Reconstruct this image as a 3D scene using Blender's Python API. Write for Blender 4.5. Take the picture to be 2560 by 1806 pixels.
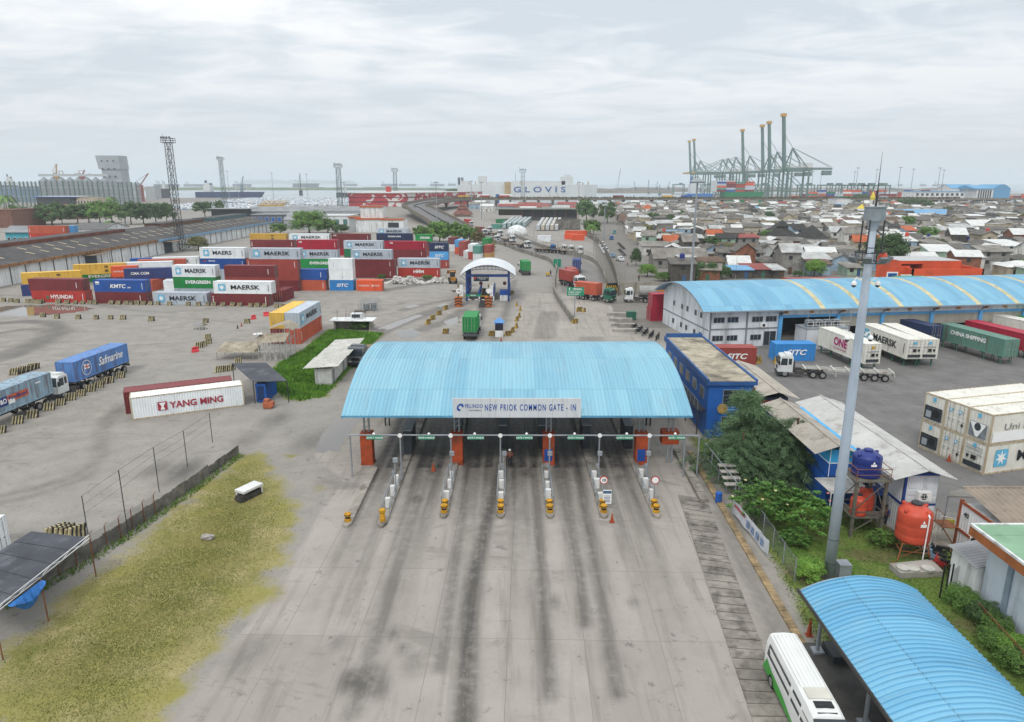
import bpy,bmesh,math,random
import numpy as np
from mathutils import Vector,Matrix,Euler
R_=math.radians
random.seed(7)
for o_ in list(bpy.data.objects):
 bpy.data.objects.remove(o_)
SC=bpy.context.scene
COL=SC.collection
# ------------------ camera
CAM_H,FPX,TILT=26.,1736.,R_(14.4)
cd=bpy.data.cameras.new('camera')
cam=bpy.data.objects.new('camera',cd)
COL.objects.link(cam)
cam.location=(0,0,CAM_H)
cam.rotation_euler=(R_(90)-TILT,0,0)
cd.sensor_width=36.
cd.lens=36.*FPX/2560.
cd.clip_start=.5
cd.clip_end=60000
SC.camera=cam
# ------------------ sky, sun, exposure
SUN_EL,SUN_AZ=52.,200.
w=bpy.data.worlds.new('World')
SC.world=w
w.use_nodes=True
nt=w.node_tree
nt.nodes.clear()
def wn(t,**k):
 n=nt.nodes.new(t)
 for a,b in k.items():
  setattr(n,a,b)
 return n
def wmath(op,a,b=None,c=None,clamp=False):
 n=wn('ShaderNodeMath',operation=op,use_clamp=clamp)
 for i,v in enumerate((a,b,c)):
  if v is None:continue
  if isinstance(v,(int,float)):n.inputs[i].default_value=v
  else:nt.links.new(v,n.inputs[i])
 return n.outputs[0]
out=wn('ShaderNodeOutputWorld')
bg=wn('ShaderNodeBackground')
bg.inputs['Strength'].default_value=.1
nt.links.new(bg.outputs[0],out.inputs['Surface'])
sky=wn('ShaderNodeTexSky',sky_type='NISHITA',sun_disc=False)
sky.sun_elevation=R_(SUN_EL)
sky.sun_rotation=R_(SUN_AZ)
sky.dust_density=3.
tc=wn('ShaderNodeTexCoord')
sep=wn('ShaderNodeSeparateXYZ')
nt.links.new(tc.outputs['Generated'],sep.inputs[0])
zz=wmath('MAXIMUM',sep.outputs[2],.0)
den=wmath('ADD',zz,.10)
cu=wmath('DIVIDE',sep.outputs[0],den)
cv=wmath('DIVIDE',sep.outputs[1],den)
comb=wn('ShaderNodeCombineXYZ')
nt.links.new(cu,comb.inputs[0])
nt.links.new(cv,comb.inputs[1])
def wnoise(sx,sy,scale,detail,off,dist=.4):
 mp=wn('ShaderNodeMapping')
 mp.inputs['Scale'].default_value=(sx,sy,1)
 mp.inputs['Location'].default_value=off
 mp.inputs['Rotation'].default_value=(0,0,.12)
 nt.links.new(comb.outputs[0],mp.inputs[0])
 n=wn('ShaderNodeTexNoise')
 n.inputs['Scale'].default_value=scale
 n.inputs['Detail'].default_value=detail
 n.inputs['Roughness'].default_value=.55
 n.inputs['Distortion'].default_value=dist
 nt.links.new(mp.outputs[0],n.inputs['Vector'])
 return n.outputs[0]
n1=wnoise(.8,1.,.75,9,(3.1,1.7,0))
n2=wnoise(.75,1.,2.4,9,(.4,5.2,0),.8)
mixn=wmath('ADD',wmath('MULTIPLY',n1,.6),wmath('MULTIPLY',n2,.4))
rmp=wn('ShaderNodeValToRGB')
cr=rmp.color_ramp
cr.elements[0].position=.42;cr.elements[0].color=(.64,.70,.755,1)
cr.elements[1].position=.585;cr.elements[1].color=(1.,1.,.995,1)
e=cr.elements.new(.475);e.color=(.745,.80,.845,1)
e=cr.elements.new(.53);e.color=(.88,.905,.93,1)
nt.links.new(mixn,rmp.inputs[0])
hzm=wn('ShaderNodeMapRange')
hzm.inputs['From Min'].default_value=.0
hzm.inputs['From Max'].default_value=.22
nt.links.new(zz,hzm.inputs[0])
mx=wn('ShaderNodeMix',data_type='RGBA')
nt.links.new(hzm.outputs[0],mx.inputs[0])
mx.inputs[6].default_value=(.72,.78,.835,1)
nt.links.new(rmp.outputs[0],mx.inputs[7])
zen=wmath('MULTIPLY_ADD',wmath('POWER',zz,1.3),7.5,10.4)
mul=wn('ShaderNodeVectorMath',operation='SCALE')
nt.links.new(mx.outputs[2],mul.inputs[0])
nt.links.new(zen,mul.inputs['Scale'])
mx2=wn('ShaderNodeMix',data_type='RGBA')
mx2.inputs[0].default_value=.9
nt.links.new(sky.outputs[0],mx2.inputs[6])
nt.links.new(mul.outputs[0],mx2.inputs[7])
nt.links.new(mx2.outputs[2],bg.inputs['Color'])
sl=bpy.data.lights.new('sun','SUN')
sl.energy=1.2
sl.angle=R_(12)
sl.color=(1.,.96,.9)
so=bpy.data.objects.new('sun',sl)
COL.objects.link(so)
_az=R_(SUN_AZ)
sd=Vector((math.sin(_az)*math.cos(R_(SUN_EL)),math.cos(_az)*math.cos(R_(SUN_EL)),math.sin(R_(SUN_EL))))
so.rotation_euler=sd.to_track_quat('Z','Y').to_euler()
so.location=(0,0,200)
vs=SC.view_settings
vs.view_transform='Standard'
vs.look='None'
vs.gamma=1.
vs.use_curve_mapping=False
vs.exposure=.0
SC.cycles.volume_bounces=1
SC.cycles.max_bounces=6
SC.cycles.use_denoising=True
# ------------------ survey: photo points -> ground points in metres
CR=dict(o=(0,0,2296/2560),A=(0,300,3.5875),B=(600,380,3.5875),C=(1100,380,3.5875),D=(1640,260,4.991),E=(1900,380,3.479),F=(0,560,3.24),G=(480,560,3.24),H=(1060,620,3.682),I=(1600,680,3.682),J=(1960,680,3.),K=(0,1000,3.24),L=(680,960,3.827),M=(1200,960,3.827),N=(1700,960,3.24),O=(1960,1160,3.24),P=(1800,1400,3.021),Q=(0,400,7.175),R=(1500,440,6.231),S=(1820,440,6.231),T=(2180,440,6.042),U=(2180,1100,4.05),V=(0,1200,2.673),s=(0,0,1.))
ST,CT=math.sin(TILT),math.cos(TILT)
def uv(c,x,y):
 a=CR[c]
 return (a[0]+x/a[2]-1280)/FPX,(a[1]+y/a[2]-903)/FPX
def g(c,x,y,z=.0):
 u,v=uv(c,x,y)
 t=(CAM_H-z)/(ST+v*CT)
 return Vector((u*t,t*(CT-v*ST),z))
def aty(c,x,y,Y):
 u,v=uv(c,x,y)
 t=Y/(CT-v*ST)
 return Vector((u*t,Y,CAM_H-t*(ST+v*CT)))
def xat(c,x,Y,z):
 "X of the vertical sight plane through photo column x at ground distance Y and height z"
 a=CR[c]
 return (a[0]+x/a[2]-1280)/FPX*(Y*CT+(CAM_H-z)*ST)
# ------------------ mesh builder
class MB:
 def __init__(s):
  s.v=[];s.f=[];s.m=[];s.cm=0
 def add(s,vs,fs):
  b=len(s.v)
  s.v+=[tuple(p) for p in vs]
  s.f+=[tuple(b+i for i in f) for f in fs]
  s.m+=[s.cm]*len(fs)
  return s
 def mat(s,i):
  s.cm=i
  return s
 def box(s,x0,x1,y0,y1,z0,z1):
  return s.add([(x0,y0,z0),(x1,y0,z0),(x1,y1,z0),(x0,y1,z0),(x0,y0,z1),(x1,y0,z1),(x1,y1,z1),(x0,y1,z1)],[(0,3,2,1),(4,5,6,7),(0,1,5,4),(1,2,6,5),(2,3,7,6),(3,0,4,7)])
 def cbox(s,c,d,rz=.0):
  hx,hy,hz=d[0]/2,d[1]/2,d[2]/2
  ca,sa=math.cos(rz),math.sin(rz)
  vs=[]
  for z in (-hz,hz):
   for x,y in ((-hx,-hy),(hx,-hy),(hx,hy),(-hx,hy)):
    vs.append((c[0]+x*ca-y*sa,c[1]+x*sa+y*ca,c[2]+z))
  return s.add(vs,[(0,3,2,1),(4,5,6,7),(0,1,5,4),(1,2,6,5),(2,3,7,6),(3,0,4,7)])
 def bar(s,p,q,r,r2=None,n=4):
  p=Vector(p);q=Vector(q)
  d=(q-p)
  if d.length<1e-6:return s
  d.normalize()
  a=d.orthogonal().normalized()
  if abs(d.z)<.99:
   a=d.cross(Vector((0,0,1))).normalized()
  b=d.cross(a)
  r2=r if r2 is None else r2
  vs=[]
  for c,rr in ((p,r),(q,r2)):
   for k in range(n):
    t=2*math.pi*(k+.5)/n
    vs.append(c+(a*math.cos(t)+b*math.sin(t))*rr)
  fs=[(k,(k+1)%n,n+(k+1)%n,n+k) for k in range(n)]
  fs+=[tuple(range(n-1,-1,-1)),tuple(range(n,2*n))]
  return s.add(vs,fs)
 def La(s,prof,c=(0,0,0),n=16,axis='z'):
  vs=[]
  for r,h in prof:
   for k in range(n):
    t=2*math.pi*k/n
    x,y,z=r*math.cos(t),r*math.sin(t),h
    if axis=='y':x,y,z=x,z,y
    if axis=='x':x,y,z=z,x,y
    vs.append((c[0]+x,c[1]+y,c[2]+z))
  fs=[]
  for i in range(len(prof)-1):
   for k in range(n):
    fs.append((i*n+k,i*n+(k+1)%n,(i+1)*n+(k+1)%n,(i+1)*n+k))
  fs.append(tuple(range(n-1,-1,-1)))
  fs.append(tuple((len(prof)-1)*n+k for k in range(n)))
  return s.add(vs,fs)
 def prism(s,poly,z0,z1):
  n=len(poly)
  vs=[(p[0],p[1],z0) for p in poly]+[(p[0],p[1],z1) for p in poly]
  fs=[tuple(range(n-1,-1,-1)),tuple(range(n,2*n))]+[(k,(k+1)%n,n+(k+1)%n,n+k) for k in range(n)]
  return s.add(vs,fs)
 def extr(s,prof,x0,x1):
  "profile of (y, z) swept along x"
  n=len(prof)
  vs=[(x0,p[0],p[1]) for p in prof]+[(x1,p[0],p[1]) for p in prof]
  fs=[tuple(range(n)),tuple(range(2*n-1,n-1,-1))]+[(k,n+k,n+(k+1)%n,(k+1)%n) for k in range(n)]
  return s.add(vs,fs)
 def poly(s,pts):
  return s.add(pts,[tuple(range(len(pts)))])
 def mesh(s,name,mats):
  me=bpy.data.meshes.new(name)
  me.from_pydata(s.v,[],s.f)
  for m in (mats if isinstance(mats,(list,tuple)) else [mats]):
   me.materials.append(m)
  if any(s.m):
   me.polygons.foreach_set('material_index',s.m)
  bm=bmesh.new();bm.from_mesh(me)
  bmesh.ops.recalc_face_normals(bm,faces=bm.faces)
  bm.to_mesh(me);bm.free()
  me.update()
  return me
 def zB(s,name,mats,parent=None,smooth=False):
  me=s.mesh(name,mats)
  if smooth:
   me.polygons.foreach_set('use_smooth',[True]*len(me.polygons))
  return link(name,me,parent)
def link(name,me,parent=None):
 o=bpy.data.objects.new(name,me)
 COL.objects.link(o)
 if parent is not None:o.parent=parent
 return o
def tag(o,label,cat,group=None):
 o['label']=label;o['category']=cat
 if group:o['group']=group
 return o
def kind(o,k):
 o['kind']=k
 return o
def TH(name,label,cat,loc=(0,0,0),rz=.0,group=None):
 o=bpy.data.objects.new(name,None)
 COL.objects.link(o)
 o.location=loc
 o.rotation_euler=(0,0,rz)
 o.empty_display_size=.1
 return tag(o,label,cat,group)
def dup(root,loc,rz=.0,label=None,group=None,scale=None):
 r=root.copy();COL.objects.link(r)
 r.location=loc;r.rotation_euler=(0,0,rz)
 if scale is not None:r.scale=scale if isinstance(scale,(tuple,list)) else (scale,)*3
 if label:r['label']=label
 if group:r['group']=group
 for ch in root.children:
  c=ch.copy();COL.objects.link(c);c.parent=r
  for g2 in ch.children:
   d=g2.copy();COL.objects.link(d);d.parent=c
 return r
def setmat(o,m,i=0):
 o.material_slots[i].link='OBJECT'
 o.material_slots[i].material=m
_txt={}
def text_mesh(body,size,bold=.0,shear=.0,align='CENTER',sp=1.):
 k=(body,size,bold,shear,align,sp)
 if k in _txt:return _txt[k]
 cu_=bpy.data.curves.new('lettering','FONT')
 cu_.body=body;cu_.size=size;cu_.offset=bold;cu_.shear=shear
 cu_.align_x=align;cu_.align_y='CENTER';cu_.space_character=sp
 cu_.extrude=.006;cu_.resolution_u=3
 tmp=bpy.data.objects.new('lettering',cu_)
 COL.objects.link(tmp)
 dg=bpy.context.evaluated_depsgraph_get()
 me=bpy.data.meshes.new_from_object(tmp.evaluated_get(dg))
 bpy.data.objects.remove(tmp)
 _txt[k]=me
 return me
def ltr(body,size,m,parent,loc,rot=(R_(90),0,0),bold=.0,shear=.0,width=None,align='CENTER',sp=1.,name='lettering'):
 me=text_mesh(body,size,bold,shear,align,sp).copy()
 me.materials.clear();me.materials.append(m)
 o=link(name,me,parent)
 o.location=loc;o.rotation_euler=rot
 if width:
  xs=[v.co.x for v in me.vertices]
  o.scale=(width/max(1e-3,max(xs)-min(xs)),1,1)
 return o
# ------------------ materials
def lin(hexs,k=1.):
 h=hexs.lstrip('#')
 r=[]
 for i in (0,2,4):
  c=int(h[i:i+2],16)/255
  c=c/12.92 if c<=.04045 else ((c+.055)/1.055)**2.4
  r.append(min(.9,c*k))
 return (r[0],r[1],r[2],1.)
_mats={}
class NT:
 def __init__(s,name):
  s.m=bpy.data.materials.new(name)
  s.m.use_nodes=True
  s.t=s.m.node_tree
  s.b=s.t.nodes['Principled BSDF']
  s.b.inputs['Specular IOR Level'].default_value=.35
 def n(s,t,**k):
  x=s.t.nodes.new(t)
  for a,b in k.items():setattr(x,a,b)
  return x
 def put(s,sock,v):
  if hasattr(v,'is_linked') or isinstance(v,bpy.types.NodeSocket):s.t.links.new(v,sock)
  else:sock.default_value=v
 def math(s,op,a,b=.0,c=None,clamp=False):
  x=s.n('ShaderNodeMath',operation=op,use_clamp=clamp)
  s.put(x.inputs[0],a);s.put(x.inputs[1],b)
  if c is not None:s.put(x.inputs[2],c)
  return x.outputs[0]
 def coord(s,which='Object',scale=(1,1,1),loc=(0,0,0)):
  c=s.n('ShaderNodeTexCoord')
  mp=s.n('ShaderNodeMapping')
  mp.inputs['Scale'].default_value=scale
  mp.inputs['Location'].default_value=loc
  s.t.links.new(c.outputs[which],mp.inputs[0])
  oi=s.n('ShaderNodeObjectInfo')
  ad=s.n('ShaderNodeVectorMath',operation='MULTIPLY_ADD')
  s.t.links.new(oi.outputs['Random'],ad.inputs[0])
  ad.inputs[1].default_value=(37,19,53)
  s.t.links.new(mp.outputs[0],ad.inputs[2])
  return ad.outputs[0]
 def noise(s,vec,scale,detail=4,rough=.55,dist=.0):
  x=s.n('ShaderNodeTexNoise')
  s.t.links.new(vec,x.inputs['Vector'])
  x.inputs['Scale'].default_value=scale
  x.inputs['Detail'].default_value=detail
  x.inputs['Roughness'].default_value=rough
  x.inputs['Distortion'].default_value=dist
  return x.outputs[0]
 def mr(s,v,a,b,c=.0,d=1.):
  x=s.n('ShaderNodeMapRange')
  s.put(x.inputs[0],v)
  for i,q in enumerate((a,b,c,d)):x.inputs[i+1].default_value=q
  return x.outputs[0]
 def mix(s,f,a,b,blend='MIX'):
  x=s.n('ShaderNodeMix',data_type='RGBA',blend_type=blend)
  s.put(x.inputs[0],f);s.put(x.inputs[6],a);s.put(x.inputs[7],b)
  return x.outputs[2]
 def attr(s,name):
  x=s.n('ShaderNodeAttribute',attribute_name=name)
  return x.outputs['Fac']
 def bump(s,h,strength=.3,dist=.05):
  x=s.n('ShaderNodeBump')
  x.inputs['Strength'].default_value=strength
  x.inputs['Distance'].default_value=dist
  s.t.links.new(h,x.inputs['Height'])
  s.t.links.new(x.outputs[0],s.b.inputs['Normal'])
def M(name,col,rough=.65,var=.18,scale=.8,dirt=None,damt=.0,dscale=.7,streak=False,metal=.0,k=1.,hue=.0,bump=.0,spec=None):
 """plain weathered surface: colour that wanders a little, plus patches (or run-down streaks) of dirt or rust"""
 if name in _mats:return _mats[name]
 t=NT(name)
 c=lin(col,k) if isinstance(col,str) else (*col,1.)
 vec=t.coord()
 n=t.noise(vec,scale,5,.6)
 dark=tuple(x*(1-var*1.6) for x in c[:3])+(1,)
 lite=tuple(min(.92,x*(1+var*.7)) for x in c[:3])+(1,)
 base=t.mix(t.mr(n,.3,.7),dark,lite)
 if hue:
  oi=t.n('ShaderNodeObjectInfo')
  hs=t.n('ShaderNodeHueSaturation')
  t.put(hs.inputs['Value'],t.mr(oi.outputs['Random'],0,1,1-hue,1+hue))
  t.t.links.new(base,hs.inputs['Color'])
  base=hs.outputs[0]
 if dirt and damt>0:
  v2=t.coord(scale=(1,1,.12) if streak else (1,1,1),loc=(5,2,9))
  d=t.noise(v2,dscale*(2.2 if streak else 1),6,.65)
  f=t.mr(d,.62-.28*damt,.78-.2*damt)
  base=t.mix(t.math('MULTIPLY',f,min(1.,.5+damt*.5)),base,lin(dirt))
 t.t.links.new(base,t.b.inputs['Base Color'])
 t.b.inputs['Roughness'].default_value=rough
 t.b.inputs['Metallic'].default_value=metal
 if spec is not None:t.b.inputs['Specular IOR Level'].default_value=spec
 if bump:
  t.bump(t.noise(vec,scale*14,4),bump,.03)
 _mats[name]=t.m
 return t.m
def glassy(name,col=(.03,.04,.05),rough=.12):
 if name in _mats:return _mats[name]
 t=NT(name)
 t.b.inputs['Base Color'].default_value=(*col,1)
 t.b.inputs['Roughness'].default_value=rough
 t.b.inputs['Specular IOR Level'].default_value=.6
 _mats[name]=t.m
 return t.m
def corr(a,b,pitch,depth,y0=.0):
 "trapezoid wave from a to b as a list of (position, offset)"
 n=max(2,int(round(abs(b-a)/pitch)))
 p=(b-a)/n
 pts=[]
 for i in range(n):
  x=a+i*p
  pts+=[(x,y0),(x+p*.32,y0),(x+p*.5,y0+depth),(x+p*.82,y0+depth)]
 pts.append((b,y0))
 return pts
GL=glassy('dark glass')
Co=M('weathered concrete','#a7a29a',.85,.22,.6,'#5d5850',.35,.5)
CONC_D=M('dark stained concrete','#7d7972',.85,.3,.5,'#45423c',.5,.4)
WHITE=M('white paint','#dcdcda',.6,.1,.5,'#9a948a',.25,.5,True)
WW=M('white wall paint','#d6d8d8',.75,.12,.35,'#8d8a84',.4,.4,True,k=1.1)
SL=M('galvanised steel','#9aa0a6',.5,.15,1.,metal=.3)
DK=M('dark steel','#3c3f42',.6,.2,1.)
RUBBER=M('tyre rubber','#242424',.85,.15,3.)
BLUEP=M('blue paint','#2258a8',.5,.15,.6,'#1a2c50',.3)
Og=M('orange paint','#b24e2a',.7,.22,.8,'#5c3626',.5)
YELLOW=M('yellow paint','#cfa52a',.65,.18,2.,'#5a4a28',.35,2.)
RUST=M('rusty iron','#8a5a3c',.8,.3,1.2,'#4a3226',.4)
BK=M('black paint','#232323',.6,.2,2.)
GREEN_S=M('green sign enamel','#1c8a68',.5,.08,1.)
RED=M('red paint','#c0342c',.5,.15,.8)
TARP=M('blue tarpaulin','#2a6fb8',.45,.25,1.5)
WS=M('white lettering enamel','#eeeeec',.5,.03,1.)
BLUE_S=M('blue lettering enamel','#1d4f9e',.5,.05,1.)
DARK_S=M('black lettering paint','#20262e',.6,.15,2.)
# ------------------ ground sheet with surveyed surface kinds
def axis(segs):
 a=[segs[0][0]]
 for x0,x1,st in segs:
  n=max(1,int(round((x1-x0)/st)))
  a+=[x0+(x1-x0)*(i+1)/n for i in range(n)]
 return np.array(a)
GX=axis([(-30000,-6000,8000),(-6000,-1000,1000),(-1000,-300,70),(-300,-130,8),(-130,-60,1.3),(-60,-25,.6),(-25,22,.36),(22,60,.8),(60,130,2),(130,400,14),(400,1000,60),(1000,6000,1000),(6000,30000,8000)])
GY=axis([(-600,-20,290),(-20,20,5),(20,70,.36),(70,110,.6),(110,200,1.),(200,360,3),(360,800,20),(800,2000,100),(2000,8000,2000),(8000,40000,8000)])
PX,PY=np.meshgrid(GX,GY)
def P2(c,pts):
 r=[]
 for p in pts:
  cc,x,y=(p[0],p[1],p[2]) if len(p)==3 else (c,p[0],p[1])
  q=g(cc,x,y)
  r.append((q.x,q.y))
 return r
def segdist(X,Y,a,b):
 dx,dy=b[0]-a[0],b[1]-a[1]
 t=np.clip(((X-a[0])*dx+(Y-a[1])*dy)/max(1e-9,dx*dx+dy*dy),0,1)
 return np.hypot(X-a[0]-t*dx,Y-a[1]-t*dy)
def inpoly(X,Y,poly):
 ins=np.zeros(X.shape,bool)
 n=len(poly)
 for i in range(n):
  (x0,y0),(x1,y1)=poly[i],poly[(i+1)%n]
  if y0==y1:continue
  ins^=((y0>Y)!=(y1>Y))&(X<(x1-x0)*(Y-y0)/(y1-y0)+x0)
 return ins
def sdf(X,Y,poly):
 d=np.full(X.shape,1e9)
 for i in range(len(poly)):
  d=np.minimum(d,segdist(X,Y,poly[i],poly[(i+1)%len(poly)]))
 return np.where(inpoly(X,Y,poly),d,-d)
def area(poly,soft):
 return np.clip(sdf(PX,PY,poly)/soft*.5+.5,0,1)
def band(pts,wdt,soft,X=None,Y=None):
 X=PX if X is None else X;Y=PY if Y is None else Y
 d=np.full(X.shape,1e9)
 for a,b in zip(pts[:-1],pts[1:]):
  d=np.minimum(d,segdist(X,Y,a,b))
 return np.clip((wdt/2-d)/soft+.5,0,1)
LAWN=P2('V',[(-300,1420),(0,1150),(210,965),(450,735),(660,590),(820,500),(1010,330),(1180,180),(1360,40),('K',1940,440),('K',2060,430),('K',2190,470),('o',620,1060),('o',668,1150),('o',640,1245),('o',575,1350),('o',490,1450),('o',410,1540),('o',340,1640),('o',0,1700)])
VERGE=P2('G',[(690,1130),(880,1030),(1090,865),(1180,850),(1330,870),(1560,885),(1440,1010),(1290,1170),(1200,1280),(1090,1400),(880,1440),(780,1430),(640,1350),(560,1280)])
GARDEN=[(18.3,70),(24,66),(26,55),(33,47),(30.5,41),(30.5,15),(17.2,15),(17.6,37),(18.9,53)]
APRON=P2('o',[(330,1640),(470,1470),(600,1310),(690,1180),(760,1075),(700,1020),(770,930),(840,800),('C',590,1614),('C',740,1350),('C',780,1268),('C',1020,1268),('C',1180,1500),('C',1070,1268),('C',1300,1330),('C',1540,1380),('C',1600,1614),(1520,780),(1600,1100),(1800,1440),(1960,1700)])
YARD=[(25,62),(34,52),(60,47),(150,60),(150,126),(90,119),(31,112),(26,112),(22,96)]
ROAD1=P2('C',[(600,1268),(1025,1268),(1035,1050),(930,970),(700,890),(500,825),(420,780),(400,800),(540,880),(620,960),(640,1090)])
ROAD2=P2('C',[(1070,1268),(1290,1300),(1500,1180),(1430,1040),(1280,955),(950,870),(640,800),(420,745),(410,770),(500,815),(700,880),(940,965),(1050,1050)])
STREET=P2('C',[(1590,1170),(1800,1170),(1680,960),(1570,800),(1485,640),(1425,640),(1450,760),(1490,900),(1540,1050)])
att={}
att['grass']=np.maximum.reduce([area(LAWN,3.2),area(VERGE,2.),area(GARDEN,1.2)*.75,area(P2('L',[(370,1010),(430,940),(560,930),(520,1030),(420,1060)]),1.5)*.7,area(P2('L',[(30,690),(150,665),(290,680),(180,715)]),1.)*.8])
att['conc']=area(APRON,.9)*(1-att['grass'])
att['asph']=np.maximum.reduce([area(YARD,.8),area(ROAD1,1.)*.45,area(ROAD2,.8)*.62,area(STREET,1.)*.4])
hood=((PY>125)&(PX>20+(PY-150)*.1)).astype(float)*(PY<800)
att['dull']=np.maximum(hood*.8,np.clip((PY-500)/300,0,1)*.5)
att['lush']=np.maximum(area(VERGE,2.),area(GARDEN,1.2))
dk=np.zeros(PX.shape)
GATE_Y0=g('s',853,1040,5.6).y
ISL=[g('s',x,y).x for x,y in ((870,1310),(961,1299),(1113,1275),(1252,1275),(1374,1282),(1507,1280),(1634,1274))]
for pts,wd,st in (([(1150,960),(1095,1150),(1055,1330),(1040,1640)],1.2,.85),([(1190,960),(1205,1150),(1215,1330),(1235,1560)],.75,.78),([(1245,960),(1275,1150),(1300,1290),(1312,1400)],.65,.85),([(1262,960),(1310,1150),(1345,1330),(1385,1560)],.65,.8),([(1085,960),(1035,1180),(985,1500)],.9,.6),([(985,960),(900,1250),(790,1600)],1.,.55)):
 dk=np.maximum(dk,band(P2('o',pts),wd,.7)*st)
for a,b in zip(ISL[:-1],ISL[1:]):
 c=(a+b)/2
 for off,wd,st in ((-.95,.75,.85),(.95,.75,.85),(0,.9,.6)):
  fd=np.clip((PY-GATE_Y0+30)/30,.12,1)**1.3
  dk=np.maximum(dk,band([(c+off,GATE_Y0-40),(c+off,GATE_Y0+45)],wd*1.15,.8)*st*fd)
  dk=np.maximum(dk,band([(c+off,GATE_Y0+1.5),(c+off,GATE_Y0+28)],.85,.3)*.97)  # wheel tracks blackened under the gate roof, its shade put into the ground colour
for x,y,r,st in ((820,1530,1.,.8),(790,1525,.7,.8),(850,1540,.6,.6),(930,1480,.8,.4),(880,1420,.5,.6),(905,1455,.4,.6),(1240,1350,.5,.5),(1370,1480,.6,.5),(1010,1330,.5,.5),(1420,1350,.4,.45),(760,1440,.5,.4),(935,1120,.7,.8),(970,1055,.8,.8),(1180,1060,.9,.85),(1390,1070,.7,.75),(540,1480,.9,.4),(575,1455,1.,.35),(410,1055,1.6,.75),(355,1050,1.2,.5),(620,940,1.6,.5),(700,990,1.8,.45),(560,985,1.4,.4)):
 q=g('o',x,y)
 d=np.hypot((PX-q.x),(PY-q.y)*.55)/r
 dk=np.maximum(dk,np.clip(1.4-d,0,1)*st)
for c,pts,wd,st in (('F',[(-200,820),(200,790),(420,800),(520,870),(400,940),(150,1050),(-100,1120)],3.2,.62),('F',[(-100,900),(250,850),(420,880),(250,960),(-50,1080)],2.2,.5),('K',[(-100,800),(280,720),(600,640),(780,480),(800,250),(950,40)],.5,.5),('K',[(-50,850),(300,770),(680,640),(840,450),(850,250),(1010,30)],.5,.5),('K',[(280,720),(460,660)],.9,.55),('F',[(780,650),(1000,690),(1300,720),(1700,690)],1.8,.3),('F',[(640,780),(1000,740),(1500,760),(1900,800)],1.,.3),('G',[(1400,960),(1560,860),(1800,760),(2000,690),(2200,640)],3.5,.55),('G',[(1700,700),(1950,640),(2200,600)],2.2,.45),('G',[(1850,860),(2050,800),(2200,700)],3.,.5),('G',[(1560,540),(1800,500),(2100,470),(2250,500)],4.,.6),('H',[(640,860),(740,640),(800,420),(830,300)],1.6,.5),('H',[(420,880),(520,640),(560,440)],1.8,.75),('H',[(0,640),(200,540),(360,470)],2.,.45)):
 dk=np.maximum(dk,band(P2(c,pts),wd,1.2)*st)
for p in (P2('H',[(1070,585),(1235,585),(1215,840),(1000,840)]),P2('H',[(1430,815),(1650,815),(1680,870),(1420,870)])):
 dk=np.maximum(dk,area(p,.3)*.38)
dk=np.maximum(dk,band([(18.,66),(17.3,54),(15.2,30)],1.6,1.)*.45)
dk=np.where(att['asph']>.5,dk*.6,dk)
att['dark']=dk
NXg,NYg=len(GX),len(GY)
co=np.zeros((NXg*NYg,3),np.float32)
co[:,0]=PX.ravel();co[:,1]=PY.ravel()
idx=np.arange(NXg*NYg).reshape(NYg,NXg)
qd=np.stack([idx[:-1,:-1],idx[:-1,1:],idx[1:,1:],idx[1:,:-1]],-1).reshape(-1,4)
me=bpy.data.meshes.new('ground')
me.vertices.add(len(co));me.vertices.foreach_set('co',co.ravel())
me.loops.add(len(qd)*4);me.loops.foreach_set('vertex_index',qd.ravel().astype(np.int32))
me.polygons.add(len(qd));me.polygons.foreach_set('loop_start',np.arange(0,len(qd)*4,4,dtype=np.int32))
me.update(calc_edges=True)
for k_,a_ in att.items():
 at_=me.attributes.new(k_,'FLOAT','POINT')
 at_.data.foreach_set('value',a_.ravel().astype(np.float32))
t=NT('ground surface')
vec=t.coord()
big=t.noise(vec,.035,5);mid=t.noise(vec,.35,6,.65);fine=t.noise(vec,4.,5,.7);vfine=t.noise(vec,22.,3,.7)
svec=t.coord(scale=(1.1,.09,1));streak=t.noise(svec,1.,6,.65)
dirt=t.mix(t.mr(mid,.3,.7),lin('#837e77'),lin('#a09a92'))
dirt=t.mix(t.mr(big,.35,.65,0,.55),dirt,lin('#95928d'))
dirt=t.mix(t.math('MULTIPLY',t.mr(fine,.45,.75),.35),dirt,lin('#6e6861'))
dirt=t.mix(t.math('MULTIPLY',t.attr('dull'),.75),dirt,lin('#66625c'))
br=t.n('ShaderNodeTexBrick');br.offset=.0
mp=t.n('ShaderNodeMapping');mp.inputs['Location'].default_value=(1.15,2.,0);mp.inputs['Rotation'].default_value=(0,0,R_(1.5))
tcx=t.n('ShaderNodeTexCoord');t.t.links.new(tcx.outputs['Object'],mp.inputs[0]);t.t.links.new(mp.outputs[0],br.inputs['Vector'])
br.inputs['Scale'].default_value=1.;br.inputs['Brick Width'].default_value=4.45;br.inputs['Row Height'].default_value=7.5
br.inputs['Mortar Size'].default_value=.028;br.inputs['Mortar Smooth'].default_value=.3;br.inputs['Bias'].default_value=.0
br.inputs['Color1'].default_value=lin('#9c968e');br.inputs['Color2'].default_value=lin('#a6a098');br.inputs['Mortar'].default_value=lin('#8a847b')
conc=t.mix(t.math('MULTIPLY',t.mr(mid,.35,.7),.5),br.outputs['Color'],lin('#8b857d'))
conc=t.mix(t.math('MULTIPLY',t.mr(streak,.5,.7),.5),conc,lin('#736d65'))
conc=t.mix(t.math('MULTIPLY',t.mr(fine,.55,.8),.3),conc,lin('#87827b'))
asph=t.mix(t.mr(mid,.3,.7),lin('#666462'),lin('#7b7977'))
asph=t.mix(t.math('MULTIPLY',t.mr(streak,.5,.7),.35),asph,lin('#5a5856'))
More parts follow.
